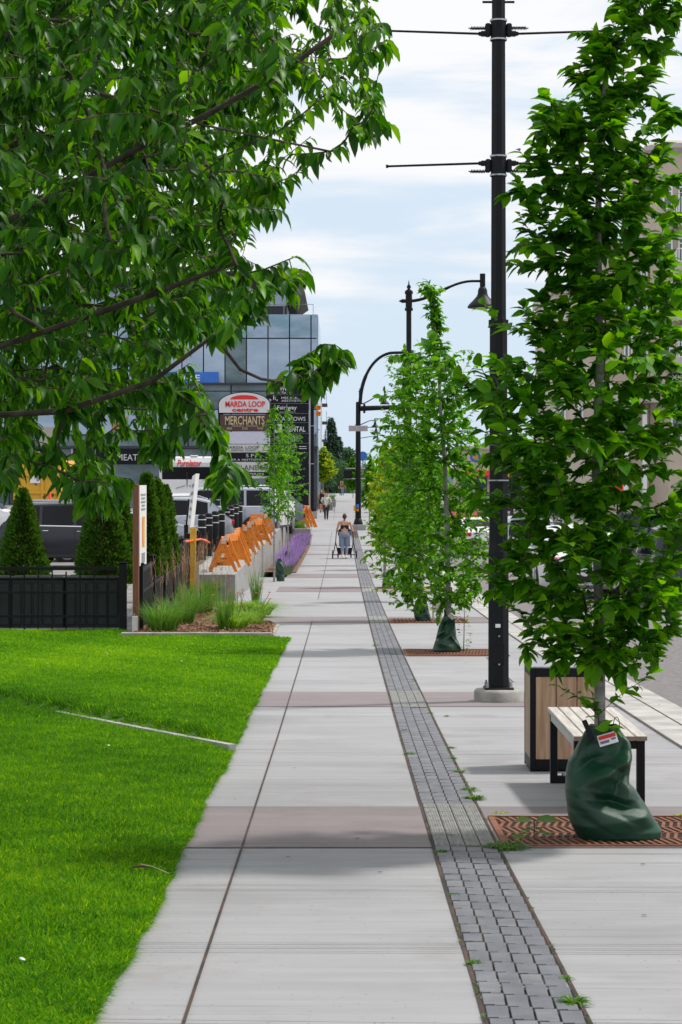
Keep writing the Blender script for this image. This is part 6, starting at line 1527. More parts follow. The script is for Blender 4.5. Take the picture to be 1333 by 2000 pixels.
# yellow dumpster
M['dumpster'] = mat('rusty_yellow_paint', (.66, .36, .02), .55, col2=(.10, .045, .02), scale=1.9, lo=.60, hi=.64, detail=7)
z = 93.0; s = z/F; zg = glot(z); t = thing('dumpster', 'large yellow roll off dumpster with rust patches and a white notice', 'dumpster', (XX(72, z), z, zg))
w = (118-27)*s; H = ZZ(898, z)-zg
b = MB(); b.prism([(-w/2, .15), (w/2, .15), (w/2, H-.15), (w/2-.05, H), (-w/2+.35, H), (-w/2, H-.35)], 0, 5.5); b.build('container', M['dumpster'], t)
b = MB()
for zz_ in (.25, H*.52, H*.78, H-.08): b.box((.02, -.05, zz_), (w*.98, .09, .10))
for xx_ in (-w/2+.08, .25, w/2-.08): b.box((xx_, -.045, H*.45), (.12, .07, H*.75))
b.build('ribs', M['dumpster'], t)
b = MB(); b.box((-.05, -.06, H*.72), (.42, .02, .36)); n_ = b.build('notice', M['white'], t)
b = MB(); b.box((.06, -.075, H*.72), (.12, .01, .2)); b.build('pictogram', M['greyprint'], n_)
b = MB(); b.box((w/2-.3, -.06, H*.75), (.25, .02, .22)); b.build('sticker', M['white'], t)
M['coneo'] = mat('fluorescent_orange_plastic', (.85, .08, .02), .5)
for px, z, band, lab in ((98, 84, 0, 'plain orange traffic cone in front of the yellow dumpster'), (129, 82, 1, 'orange traffic cone with white bands right of the yellow dumpster')):
    zg = glot(z); H = ZZ(957, z)-zg; t = thing('traffic_cone', lab, 'traffic cone', (XX(px, z), z, zg))
    b = MB(); b.box((0, 0, .02), (.45, .45, .04), bev=.02); b.lathe((0, 0, .04), [(.19, 0), (.03, H-.06), (.02, H-.04)], 16); b.build('cone_body', M['coneo'], t)
    if band:
        b = MB(); b.lathe((0, 0, 0), [(.118, H*.45), (.09, H*.62)], 16); b.lathe((0, 0, 0), [(.07, H*.72), (.052, H*.83)], 16); b.build('white_bands', M['white'], t)

# ================================================================== BUILDINGS
def glassmat(name, c, c2, rough=.12, metal=.0): return mat(name, c, rough, metal=metal, col2=c2, scale=.35, spec=.9, lo=.4, hi=.6, detail=6, stretch=(1, 1, 2.4))
M['cw1'] = glassmat('blue_grey_curtain_glass', (.32, .42, .57), (.42, .52, .66))
M['cw2'] = glassmat('pale_blue_curtain_glass', (.33, .42, .57), (.42, .51, .65))
M['cw3'] = glassmat('dark_teal_glass', (.05, .09, .105), (.14, .20, .22))
M['cw4'] = glassmat('streaky_pale_glass', (.36, .45, .60), (.18, .32, .42))
M['mull'] = mat('dark_mullion', (.03, .035, .045), .5)
M['roofdk'] = mat('dark_roof_metal', (.022, .022, .035), .5)
M['soffit'] = mat('ribbed_grey_soffit', (.10, .095, .105), .7, col2=(.15, .145, .155), scale=2, stretch=(1, 1, 30))
M['clad'] = mat('dark_blue_grey_cladding', (.045, .05, .065), .7, col2=(.065, .07, .085), scale=1.2, stretch=(.5, 1, 6))
M['stucco'] = mat('beige_stucco', (.50, .41, .345), .9, col2=(.56, .465, .395), scale=.8, bump=.2)
M['stuccol'] = mat('cream_stucco', (.56, .485, .42), .9, col2=(.62, .54, .475), scale=.8)
M['beige'] = mat('beige_panel', (.42, .39, .33), .85, var=.08)
M['fasc'] = mat('pale_fascia', (.50, .45, .42), .8, var=.06)
z = 165.; s = z/F
cx = XX(622, z); t = thing('office_building', 'grey blue glass office building with a tilted dark roof behind the pylon signs', 'building', (cx, z, 0))
def bx(px): return XX(px, z)-cx
H1 = ZZ(613, z); xL = bx(-330)
b = MB(); b.box((xL/2, 10, H1/2-1), (abs(xL)-.3, 19.6, H1+1.9)); b.build('structure_walls', M['mull'], t)
cols = [622, 608] + [608-42*k for k in range(1, 22)]
rows = [613, 661, 748.5]
k = 0
for i in range(len(cols)-1):
    for j in range(len(rows)-1):
        x1, x0 = bx(cols[i]), bx(cols[i+1]); z1_, z0 = ZZ(rows[j], z), ZZ(rows[j+1], z)
        b = MB(); b.box(((x0+x1)/2, -.0, (z0+z1_)/2), (x1-x0-.09, .16, z1_-z0-.09), rx=RNG.normal(0, .002), rz=RNG.normal(0, .002))
        m_ = M['cw4'] if j == 0 else (M['cw1'] if (i*7+j*3) % 5 else M['cw2'])
        if j == 1 and i in (4, 8, 11): m_ = M['cw3']
        b.build('window', m_, t)
# teal glazed storey with balcony glass and slab bands
rows2 = [(749.5, 764, 'cw3'), (764, 800, 'cw3'), (800, 849, 'cw1'), (850, 872, 'cw3')]
for (ra, rb, mm) in rows2:
    for i in range(0, 11):
        x1, x0 = bx(620-84*i), bx(620-84*(i+1)); z1_, z0 = ZZ(ra, z), ZZ(rb, z)
        mq = M[mm] if not (mm == 'cw1' and i % 3 == 1) else M['cw2']
        b = MB(); b.box(((x0+x1)/2, -.02, (z0+z1_)/2), (x1-x0-.1, .12, z1_-z0-.07)); b.build('window', mq, t)
b = MB(); b.box((xL/2, -.25, ZZ(750, z)), (abs(xL), .5, .16)); b.build('slab_band', M['mull'], t)
b = MB(); b.box((xL/2, -.3, ZZ(874, z)), (abs(xL), .6, .18)); b.build('slab_band', M['mull'], t)
# ground floor
zt_, zb_ = ZZ(876, z), -.4
for (p0, p1, mm, nm) in ((620, 560, 'clad', 'cladding_panel'), (558, 420, 'cw3', 'shop_window'), (418, 350, 'cw3', 'shop_window'), (348, 192, 'cw3', 'shop_window'), (186, 143, 'clad', 'cladding_panel'), (141, 118, 'cw3', 'shop_window'), (116, 20, 'clad', 'cladding_panel'), (18, -120, 'cw3', 'shop_window'), (-122, -320, 'clad', 'cladding_panel')):
    b = MB(); b.box(((bx(p0)+bx(p1))/2, -.05, (zt_+zb_)/2), (bx(p0)-bx(p1), .3, zt_-zb_-.1)); b.build(nm, M[mm], t)
for p0 in (189, 142):
    b = MB(); b.box((bx(p0), -.25, (zt_+zb_)/2), (.14, .14, zt_-zb_)); b.build('pale_mullion', M['steel'], t)
b = MB(); b.box((bx(93), -.22, (ZZ(835, z)+ZZ(872, z))/2), (bx(112)-bx(74), .2, ZZ(835, z)-ZZ(872, z))); b.build('beige_panel', M['beige'], t)
b = MB(); b.box((bx(257), -.45, ZZ(891.5, z)), (bx(326)-bx(190), .25, ZZ(876, z)-ZZ(907, z))); sg = b.build('shop_sign', M['signdark'], t)
txt('MEAT & DELI', bx(321)-bx(231), .46, M['signwhite'], t, (bx(276), -.60, ZZ(893.5, z)), depth=.02)
b = MB(); b.box((bx(55), -.45, ZZ(891, z)), (bx(96)-bx(14), .25, .9)); b.build('shop_sign', M['signdark'], t)
txt('SPA CO', bx(84)-bx(34), .55, M['signwhite'], t, (bx(58), -.60, ZZ(889, z)), depth=.02)
b = MB(); b.box((bx(297), -.15, ZZ(878, z)), (1.6, .3, .12)); b.build('red_light_strip', M['red'], t)
b = MB(); b.box((bx(361), -.42, ZZ(738, z)), (bx(428)-bx(294), .08, ZZ(727, z)-ZZ(749, z))); bn = b.build('blue_banner', M['bluesign'], t)
txt('LEASE', bx(392)-bx(338), .46, M['white'], t, (bx(365), -.47, ZZ(738.5, z)), bold=.02, depth=.01)
b = MB(); b.prism([(bx(302), ZZ(742, z)), (bx(318), ZZ(742, z)), (bx(312), ZZ(734, z)), (bx(310), ZZ(737, z)), (bx(307), ZZ(733, z))], -.48, -.465); b.build('mountain_logo', M['white'], t)
# red and brown interior posters
b = MB(); b.box((bx(235), -.1, ZZ(828, z)), (1.2, .1, 1.1)); b.build('poster', mat('copper_poster', (.32, .12, .05), .5, col2=(.5, .35, .25), scale=2), t)
# upper storey, set back, with the tilted roof slab
H2 = ZZ(560, z)
b = MB(); b.box((bx(560)+xL*.4, 9, (H1+H2)/2), (abs(xL)*.8, 16, H2-H1)); b.build('upper_walls', M['mull'], t)
for i in range(14):
    x1, x0 = bx(560-42*i), bx(560-42*(i+1))
    b = MB(); b.box(((x0+x1)/2, .98, (H1+H2)/2+.3), (x1-x0-.09, .12, H2-H1-.7)); b.build('window', M['cw1'] if i % 3 else M['cw2'], t)
    b = MB(); b.box(((x0+x1)/2, .98, H2-.2+.0), (x1-x0-.09, .14, .36)); b.build('window', M['cw2'], t)
xa = bx(-320)
b = MB(); b.hexa([(xa, .2, H2), (bx(561), .2, H2), (bx(561), 16, H2), (xa, 16, H2), (xa, -.6, ZZ(531, z)), (bx(584), -.6, ZZ(531, z)), (bx(584), 17, ZZ(531, z)), (xa, 17, ZZ(531, z))]); b.build('roof', M['roofdk'], t)
b = MB(); b.hexa([(bx(561)+.02, -.1, ZZ(592, z)), (bx(562)+.5, -.1, ZZ(592, z)+.1), (bx(562)+.5, 16, ZZ(592, z)+.1), (bx(561)+.02, 16, ZZ(592, z)), (bx(584)+.03, -.7, ZZ(532, z)), (bx(594)+.1, -.7, ZZ(573, z)), (bx(594)+.1, 16.5, ZZ(573, z)), (bx(584)+.03, 16.5, ZZ(532, z))]); b.build('tilted_roof_end', M['soffit'], t)
b = MB()
for k in range(6): b.cyl((bx(612)-k*2.2, .4, H1), (bx(612)-k*2.2, .4, H1+.75), .025, 5)
b.tube([(bx(612), .4, H1+.75), (bx(612)-11, .4, H1+.75)], .025, 5); b.build('roof_railing', M['steel'], t)
# right side wall glazing of the office building
for j in range(4):
    b = MB(); b.box((-.08, 2.4+4.6*j, H1*.5+.2), (.16, 4.3, H1-.6)); b.build('window', M['cw1'], t)
# building behind with white corner column and balconies
z = 212.; cx = XX(622, z); t = thing('apartment_building', 'narrow dark apartment block with a white corner column beyond the glass building', 'building', (cx, z, 0))
def bx(px): return XX(px, z)-cx
b = MB(); b.box((bx(600)-6, 8, ZZ(700, z)/2-.5), (14, 15, ZZ(700, z)+1)); b.build('wall', M['clad'], t)
b = MB(); b.box((bx(625.5), -.3, ZZ(695, z)/2-.5), (bx(629.5)-bx(621.5), .5, ZZ(695, z)+1)); b.build('corner_column', M['white'], t)
for yy in (735, 790, 825, 860):
    b = MB(); b.box((bx(630), 2.2, ZZ(yy, z)), (.95, 4.5, .2)); bl = b.build('balcony', M['clad'], t)
    b = MB(); b.box((bx(638), 2.2, ZZ(yy, z)+.6), (.05, 4.4, 1.0)); b.build('glass_rail', M['cw2'], bl)
# beyond the crossing: railing, planters, timber screen, awning
z = 176.
t = thing('timber_screen', 'short tan timber screen beneath the bright yellow green tree', 'fence', (XX(619, z), z, gz(z)))
b = MB()
for k in range(7): b.box((-.4+.16*k, 0, .75), (.14, .05, 1.5+.0))
b.build('boards', M['wood'], t)
z = 168.; t = thing('railing', 'thin grey metal railing behind the woman in the black outfit', 'railing', (XX(634, z), z, gz(z)))
b = MB()
for k in range(4): b.cyl((-.75+.5*k, .0, 0), (-.75+.5*k, 0, 1.35), .03, 6)
b.tube([(-.75, 0, 1.35), (.75, 0, 1.35)], .03, 6); b.tube([(-.75, 0, .75), (.75, 0, .75)], .02, 6); b.build('rails', M['steel'], t)
for k, (px, z, lab) in enumerate(((643, 172, 'low concrete planter with a white mark beyond the crossing'), (649, 186, 'second low concrete planter beyond the crossing'))):
    t = thing('concrete_planter', lab, 'planter', (XX(px, z), z, gz(z))); b = MB(); b.box((0, 1, .3), (.62, 2.2, .75), bev=.03); b.build('planter_wall', M['conc_old'], t); b = MB(); b.box((0, 1, .69), (.5, 2.0, .04)); b.build('soil', M['mulch'], t)
    clump('feather_reed_grass', 'reed grass growing in the %s planter beyond the crossing' % ['first', 'second'][k], XX(px, z), z+.6, .4, .7, 90, M['ograss'], zb=gz(z)+.68, w=.03)
z = 205.; t = thing('low_building', 'low building with a flat awning at the far left of the far sidewalk', 'building', (XX(650, z)-1.6, z, gz(z)))
b = MB(); b.box((-3.2, 6, 2.0), (7.0, 11, 4.4)); b.build('wall', M['stucco'], t); b = MB(); b.box((-.9, -1.2, 2.75), (3.4, 2.6, .16)); b.build('awning', M['fasc'], t)
b = MB(); b.box((.55, -2.3, 1.3), (.14, .14, 2.8)); b.build('awning_post', M['black2'], t)
b = MB(); b.box((-1.2, .40, 1.4), (1.6, .12, 1.6)); b.build('window', M['cw3'], t)

# beige apartment block on the right
z = 136.; s = z/F; cx = XX(1270, z); t = thing('apartment_block', 'beige stucco apartment block with white balconies behind the nearest tree', 'building', (cx, z, gz(z)))
g0 = gz(z)
def bx(px): return XX(px, z)-cx
def bz_(py): return ZZ(py, z)-g0
# turret part
b = MB(); xa, xb = bx(1278), bx(1500); ch = 1.6
b2 = [(xa, 1.4), (xa+.9, 0), (xb, 0), (xb, 16), (xa, 16)]
V = [(p[0], p[1], -.5) for p in b2] + [(p[0], p[1], bz_(300)) for p in b2]; n = 5
b.add(V, [tuple(reversed(range(n))), tuple(range(n, 2*n))] + [(i, (i+1) % n, n+(i+1) % n, n+i) for i in range(n)]); b.build('wall', M['stucco'], t)
b = MB(); V = []
for (dz, o_) in ((bz_(300), .0), (bz_(290), .45), (bz_(281), .45), (bz_(275), .2)):
    V += [(xa-o_, 1.4-o_, dz), (xa+.9-o_, -o_, dz), (xb+o_, -o_, dz), (xb+o_, 16+o_, dz), (xa-o_, 16+o_, dz)]
Fc = [tuple(range(15, 20)), tuple(reversed(range(5)))]
for j in range(3): Fc += [(j*5+i, j*5+(i+1) % 5, (j+1)*5+(i+1) % 5, (j+1)*5+i) for i in range(5)]
b.add(V, Fc); b.build('cornice', M['fasc'], t)
b = MB(); b.box(((bx(1093)+bx(1277))/2, 10, bz_(560)/2-.2), (bx(1277)-bx(1093), 14, bz_(560)+.6)); b.build('wall', M['stuccol'], t)
b = MB(); b.box(((bx(1185)+bx(1277))/2, 8.0, bz_(470)/2-.2), (bx(1277)-bx(1185), 12, bz_(470)+.6)); b.build('wall', M['stucco'], t)
b = MB(); b.box(((bx(1185)+bx(1277))/2, 8.0, bz_(468)), (bx(1277)-bx(1185)+.6, 12.6, .5)); b.build('cornice', M['fasc'], t)
b = MB(); b.box(((bx(1093)+bx(1185))/2-.1, 10, bz_(557)), (bx(1185)-bx(1093)+.1, 14.8, .5)); b.build('cornice', M['fasc'], t)
M['winw'] = mat('blinds_behind_glass', (.07, .10, .10), .15, col2=(.16, .20, .20), scale=3, stretch=(.2, 1, 14), spec=.8)
def win(p0, p1, y0, y1, yoff, m=M['winw']):
    x0, x1 = bx(p0), bx(p1); z1_, z0 = bz_(y0), bz_(y1)
    b = MB(); b.box(((x0+x1)/2, yoff-.05, (z0+z1_)/2), (x1-x0, .12, z1_-z0)); w_ = b.build('window', m, t)
    b = MB()
    for xx_ in (x0, x1): b.box((xx_, yoff-.10, (z0+z1_)/2), (.10, .12, z1_-z0+.10))
    for zz_ in (z0, z1_, z0+(z1_-z0)*.8): b.box(((x0+x1)/2, yoff-.115, zz_), (x1-x0-.10, .08, .08))
    b.build('frame', M['white'], w_)
def balcony(p0, p1, ytop, ybot, yoff):
    x0, x1 = bx(p0), bx(p1); z1_, z0 = bz_(ytop), bz_(ybot)
    b = MB(); b.box(((x0+x1)/2, yoff-.75, z0-.35), (x1-x0+.2, 1.5, .6)); bl = b.build('balcony', M['fasc'], t)
    b = MB(); b.box(((x0+x1)/2, yoff-1.42, z1_), (x1-x0, .07, .07)); b.box(((x0+x1)/2, yoff-1.42, z0+.08), (x1-x0, .06, .06))
    nb = int((x1-x0)/.14)
    for k in range(nb+1): b.box((x0+(x1-x0)*k/nb, yoff-1.42, (z0+z1_)/2), (.03, .03, z1_-z0))
    for k in range(8): b.box((x0, yoff-1.35+.18*k, (z0+z1_)/2), (.03, .03, z1_-z0))
    b.box((x0, yoff-.72, z1_), (.07, 1.4, .07)); b.build('railing', M['white'], bl)
for (a_, c_) in ((366, 408), (466, 508), (552, 598), (637, 690)): win(1296, 1312, a_, c_, 0); 
for (a_, c_) in ((391, 425), (490, 517), (582, 608), (671, 702)): balcony(1316 if a_ < 660 else 1307, 1420, a_, c_, 0)
for (a_, c_) in ((366, 420), (466, 514), (552, 604), (637, 698)):
    win(1326, 1340, a_, c_, 0); win(1352, 1380, a_, c_, 0)
for px_ in (1255, 1266): 
    for (a_, c_) in ((500, 545), (590, 635), (650, 692)): win(px_, px_+6, a_, c_, 2.0)
for px_ in (1105, 1140, 1200, 1228, 1242):
    for (a_, c_) in ((585, 615), (650, 695), (752, 775), (786, 815)): win(px_, px_+8, a_, c_, 3.0 if px_ < 1185 else 2.0)
b = MB(); b.box((bx(1390), -1.0, bz_(712)), (bx(1480)-bx(1288), 2.2, .7)); b.build('canopy', M['fasc'], t)
b = MB(); b.box((bx(1360), -.35, bz_(737)), (bx(1420)-bx(1308), .3, .42)); b.build('shop_sign', M['signdark'], t)
txt('XXAN', bx(1350)-bx(1310.5), .30, M['white'], t, (bx(1330), -.53, bz_(737.5)), depth=.02)
for k in range(4): win(1312+26*k, 1330+26*k, 762, 860, 0)
b = MB(); b.box((bx(1238), 2.0-1.2, bz_(778)), (3.4, 2.2, .5)); b.build('canopy', M['fasc'], t)
for px_ in (1225, 1262):
    b = MB(); b.box((bx(px_), .6, bz_(800)/2), (.28, .28, bz_(790))); b.build('column', M['white'], t)
# row of shops further down on the right
M['brick'] = mat('brown_brick', (.20, .09, .065), .9, col2=(.28, .14, .10), scale=9, stretch=(1, 1, 4))
for (p0, p1, z, top, mm, lab) in ((1060, 1150, 152, 868, 'brick', 'low brown brick shop building left of the beige apartment block'), (985, 1060, 172, 880, 'clad', 'dark shop building with an orange front behind the nearest lamp post'), (900, 984, 190, 878, 'stuccol', 'pale low shop building behind the right branches of the second street tree')):
    g0 = gz(z); cx = XX((p0+p1)/2, z); t = thing('shop_building', lab, 'building', (cx, z, g0)); w = (p1-p0)*z/F; H = ZZ(top, z)-g0
    b = MB(); b.box((0, 6, H/2-.2), (w, 12, H+.4)); b.build('wall', M[mm], t); b = MB(); b.box((0, 5.9, H+.15), (w+.4, 12.4, .3)); b.build('parapet', M['fasc'], t)
    for k in range(3):
        b = MB(); b.box((-w/3+w/3*k, -.05, 1.5), (w/3-.4, .14, 2.2)); b.build('shop_window', M['cw3'], t)
    b = MB(); b.prismx([(0, 3.1), (-1.0, 2.7), (-1.0, 2.55), (0, 2.6)], -w/2+.2, w/2-.2); b.build('awning', M['orange'] if 'orange' in lab else M['red'], t)
# picket fence and coloured posters seen under the tree
z = 108.; t = thing('sandwich_board', 'red shop poster frame across the street behind the nearest tree', 'sign', (XX(1207, z), z, gz(z)))
b = MB(); b.box((0, 0, 2.6), (.55, .1, 1.5), bev=.02); b.build('poster', M['red'], t)
b = MB(); b.cyl((0, .06, 0), (0, .06, 3.2), .05); b.build('post', M['black2'], t)
# two thin overhead cables
def cable(x0, y0, z0, x1, y1, z1_, sag, r=.02):
    b = MB(); b.tube([(x0+(x1-x0)*k/20, y0+(y1-y0)*k/20, z0+(z1_-z0)*k/20-sag*4*(k/20)*(1-k/20)) for k in range(21)], r, 4); return b

# ================================================================== PEOPLE
def blob(name, prims, m, parent, voxel=.012, smooth=3, thin=False):
    """tapered capsules (a, b, ra, rb) and ellipsoids (c, (rx,ry,rz)) fused into one continuous surface"""
    b = MB()
    for p in prims:
        if len(p) == 4:
            a, c, ra, rb = Vector(p[0]), Vector(p[1]), p[2], p[3]; d = (c-a); n = max(2, 6); pts = []; rr = []
            u = d.normalized() if d.length > 1e-6 else Vector((0, 0, 1))
            for k in range(4): q = math.pi/2*(k/4); pts.append(a-u*ra*math.cos(q)); rr.append(max(.001, ra*math.sin(q)))
            for k in range(n+1): pts.append(a+d*k/n); rr.append(ra+(rb-ra)*k/n)
            for k in range(1, 5): q = math.pi/2*(k/4); pts.append(c+u*rb*math.sin(q)); rr.append(max(.001, rb*math.cos(q)))
            b.tube(pts, rr, 12)
        else:
            c, r = Vector(p[0]), p[1]; V = []; Fc = []; A, B = 10, 14
            for i in range(A+1):
                th = math.pi*i/A
                for j in range(B): ph = 2*math.pi*j/B; V.append(c+Vector((max(.0005, r[0]*math.sin(th))*math.cos(ph), max(.0005, r[1]*math.sin(th))*math.sin(ph), r[2]*math.cos(th))))
            for i in range(A):
                for j in range(B): Fc.append((i*B+j, (i+1)*B+j, (i+1)*B+(j+1) % B, i*B+(j+1) % B))
            Fc.append(tuple(range(B))); Fc.append(tuple(reversed(range(A*B, (A+1)*B)))); b.add(V, Fc)
    o = b.build(name, m, parent)
    md = o.modifiers.new('fuse', 'REMESH'); md.mode = 'VOXEL'; md.voxel_size = voxel; md.use_smooth_shade = True
    ms = o.modifiers.new('soft', 'SMOOTH'); ms.factor = .5; ms.iterations = smooth
    return o
M['skin'] = mat('warm_tan_skin', (.52, .27, .18), .5, var=.08, scale=9)  # warm tan with slight variation, shared by all figures
M['hairb'] = mat('dark_brown_hair', (.030, .016, .012), .55, var=.4, scale=30, stretch=(6, 6, 1))
M['hairr'] = mat('light_brown_hair', (.12, .06, .035), .55, var=.4, scale=30)
M['denim'] = mat('pale_blue_denim', (.13, .21, .36), .85, var=.2, scale=10)
M['legging'] = mat('grey_blue_leggings', (.18, .23, .32), .75, var=.12, scale=8)
M['blackc'] = mat('black_cloth', (.010, .010, .013), .85, var=.3, scale=12)
M['blackl'] = mat('black_leggings', (.012, .012, .02), .6, var=.3, scale=12)
M['palec'] = mat('pale_sage_cloth', (.52, .56, .50), .85, var=.08, scale=9)
M['maroon'] = mat('maroon_cloth', (.16, .02, .05), .85, var=.2, scale=9)
M['shoe'] = mat('white_running_shoes', (.60, .60, .62), .6, var=.2, scale=20)
M['eye'] = mat('dark_eyes', (.02, .015, .012), .3)
M['lip'] = mat('lips', (.38, .12, .10), .5)
def person(label, loc, rz, H, hands, elbows, knees, feet, cat='person', hipw=.095, shw=.165, group=None, thin=1.0, top=None, bottom=None, shoes=M['blackc'], hair=M['hairb'], hairstyle='bun', back=True, sleeves=0, shorts=False, tank=True, head_off=(0, 0), lower_hem=.05):
    """local frame: faces -Y; hands/elbows/knees/feet: [(x,y,z) left(-x), right(+x)] as fractions of H"""
    t = thing('person', label, cat, loc, rz, group=group); f = H*thin
    def P(p): return Vector((p[0]*H, p[1]*H, p[2]*H))
    hip = [P((-hipw*.62, 0, .515)), P((hipw*.62, 0, .515))]; sh = [P((-shw*.72, .0, .808)), P((shw*.72, 0, .808))]
    kn = [P(k) for k in knees]; ft_ = [P(k) for k in feet]; el = [P(k) for k in elbows]; ha = [P(k) for k in hands]
    hx, hy = head_off; hc = P((hx, hy-.012, .93))
    pr = [(P((0, .004, .54)), P((0, 0, .60)), .088*f, .076*f), (P((-.035, .006, .535)), P((.035, .006, .535)), .072*f, .072*f), (P((0, 0, .60)), P((0, -.002, .66)), .066*f, .072*f), (P((-.028, 0, .66)), P((-.034, 0, .775)), .058*f, .056*f), (P((.028, 0, .66)), P((.034, 0, .775)), .058*f, .056*f),
          (P((-.07, .003, .80)), P((.07, .003, .80)), .040*f, .040*f), (P((0, .004, .80)), P((hx*.5, .0, .875)), .034*f, .030*f), (hc, (.043*H, .052*H, .064*H)), (hc+P((0, -.018, -.035)), (.030*H, .034*H, .030*H)), (hc+P((0, -.055, -.012)), (.007*H, .012*H, .012*H)), (hc+P((-.044, .004, -.010)), (.006*H, .011*H, .017*H)), (hc+P((.044, .004, -.010)), (.006*H, .011*H, .017*H))]
    if not shorts or True:
        for i in (0, 1):
            pr += [(hip[i], kn[i], .060*f, .036*f), (kn[i], kn[i].lerp(ft_[i], .35)+Vector((0, .008, 0)), .034*f, .034*f), (kn[i].lerp(ft_[i], .35)+Vector((0, .008, 0)), ft_[i]+P((0, 0, .045)), .034*f, .020*f), (ft_[i]+P((0, .012, .018)), ft_[i]+P((0, -.075, .010)), .020*f, .016*f)]
            pr += [(sh[i], el[i], .029*f, .022*f), (el[i], ha[i], .023*f, .0145*f)]
            d = (ha[i]-el[i]).normalized(); palm = ha[i]+d*.028*H; pr.append((ha[i], palm, .015*f, .017*f))
            sd_ = d.cross(Vector((0, 1, 0)));  sd_ = sd_.normalized() if sd_.length > .1 else Vector((1, 0, 0)); nd = d.cross(sd_)
            for q, (o_, ln) in enumerate(((-.012, .030), (-.004, .036), (.004, .034), (.012, .027))):
                a_ = palm+nd*o_*H*1.0+d*.010*H; pr.append((a_, a_+d*ln*H*.55+sd_*.004*H, .0052*f, .0048*f)); pr.append((a_+d*ln*H*.55+sd_*.004*H, a_+d*ln*H*.9+sd_*.012*H, .0048*f, .004*f))
            a_ = ha[i]+d*.008*H-nd*.012*H; pr.append((a_, a_+d*.016*H-nd*.014*H, .0058*f, .005*f)); pr.append((a_+d*.016*H-nd*.014*H, a_+d*.032*H-nd*.012*H, .005*f, .0045*f))
    blob('body', pr, M['skin'], t, voxel=.0085)
    for s_ in (-1, 1):
        b = MB(); b.lathe(hc+P((s_*.017, -.047, .006))-Vector((0, 0, .006)), [(.001, 0), (.006, .004), (.006, .008), (.001, .012)], 8); b.build('eye', M['eye'], t)
    b = MB(); b.box(hc+P((0, -.052, -.035)), (.018*H, .008, .004*H), bev=.002); b.build('mouth', M['lip'], t)
    # hair
    hp = [(hc+P((0, .010, .012)), (.048*H, .053*H, .063*H))]
    if hairstyle == 'bun': hp += [(hc+P((0, .05, .01)), (.022*H, .022*H, .022*H)), (hc+P((0, .052, -.01)), hc+P((0, .060, -.075)), .018*H, .008*H)]
    if hairstyle == 'short': hp = [(hc+P((0, .010, .016)), (.047*H, .050*H, .056*H))]
    if hairstyle == 'long': hp += [(hc+P((0, .03, -.01)), hc+P((0, .035, -.11)), .036*H, .028*H)]
    blob('hair', hp, hair, t, voxel=.009)
    # trousers
    if bottom:
        q = [(P((-.035, .008, .535)), P((.035, .008, .535)), .080*f, .080*f), (P((0, .004, .56)), P((0, 0, .605)), .085*f, .071*f), (P((-.035, .018, .525)), P((.035, .018, .525)), .074*f, .074*f)]
        for i in (0, 1):
            if shorts: q += [(hip[i], hip[i].lerp(kn[i], .42), .068*f, .066*f)]
            else: q += [(hip[i], kn[i], .066*f, .042*f), (kn[i], kn[i].lerp(ft_[i], .35)+Vector((0, .008, 0)), .040*f, .039*f), (kn[i].lerp(ft_[i], .35)+Vector((0, .008, 0)), kn[i].lerp(ft_[i], 1-lower_hem*3)+Vector((0, 0, .0)), .039*f, .027*f)]
        blob('trousers' if not shorts else 'shorts', q, bottom, t, voxel=.010)
    if top == 'crop':
        q = [(P((-.028, 0, .685)), P((-.033, 0, .715)), .0645*f, .064*f), (P((.028, 0, .685)), P((.033, 0, .715)), .0645*f, .064*f)]
        blob('crop_top', q, M['blackc'], t, voxel=.009)
        b = MB()
        for s_ in (-1, 1):
            b.tube([P((s_*.052, .060, .735)), P((s_*.060, .046, .80)), P((s_*.058, .0, .846)), P((s_*.05, -.05, .79)), P((s_*.045, -.062, .745))], .0045, 6)
        b.build('straps', M['blackc'], t)
    elif top:
        q = [(P((0, 0, .565)), P((0, -.002, .66)), .083*f, .079*f), (P((-.028, 0, .66)), P((-.035, 0, .77)), .067*f, .064*f), (P((.028, 0, .66)), P((.035, 0, .77)), .067*f, .064*f), (P((-.06, .003, .797)), P((.06, .003, .797)), .045*f, .045*f)]
        if sleeves:
            for i in (0, 1): q += [(sh[i], sh[i].lerp(el[i], sleeves), .038*f, .036*f)]
        blob('shirt', q, top, t, voxel=.010)
    for i in (0, 1):
        blob('shoe', [(ft_[i]+P((0, .016, .020)), ft_[i]+P((0, -.078, .014)), .025*f, .022*f), (ft_[i]+P((0, .012, .03)), ft_[i]+P((0, .006, .045)), .026*f, .022*f)], shoes, t, voxel=.009, smooth=2)
    return t
# woman pushing the stroller (seen from behind: faces +Y)
z = 81.; x = XX(673.5, z)
person('woman with dark ponytail, black strappy top and grey blue leggings pushing a stroller', (x, z, gz(z)+.005), R(180), 1.66,
       hands=[(-.155, -.20, .60), (.155, -.20, .60)], elbows=[(-.175, .01, .625), (.175, .01, .625)],
       knees=[(-.045, -.03, .285), (.05, .01, .285)], feet=[(-.035, .02, .02), (.045, .10, .03)], top='crop', bottom=M['legging'], shoes=M['shoe'], lower_hem=.08, hipw=.115)
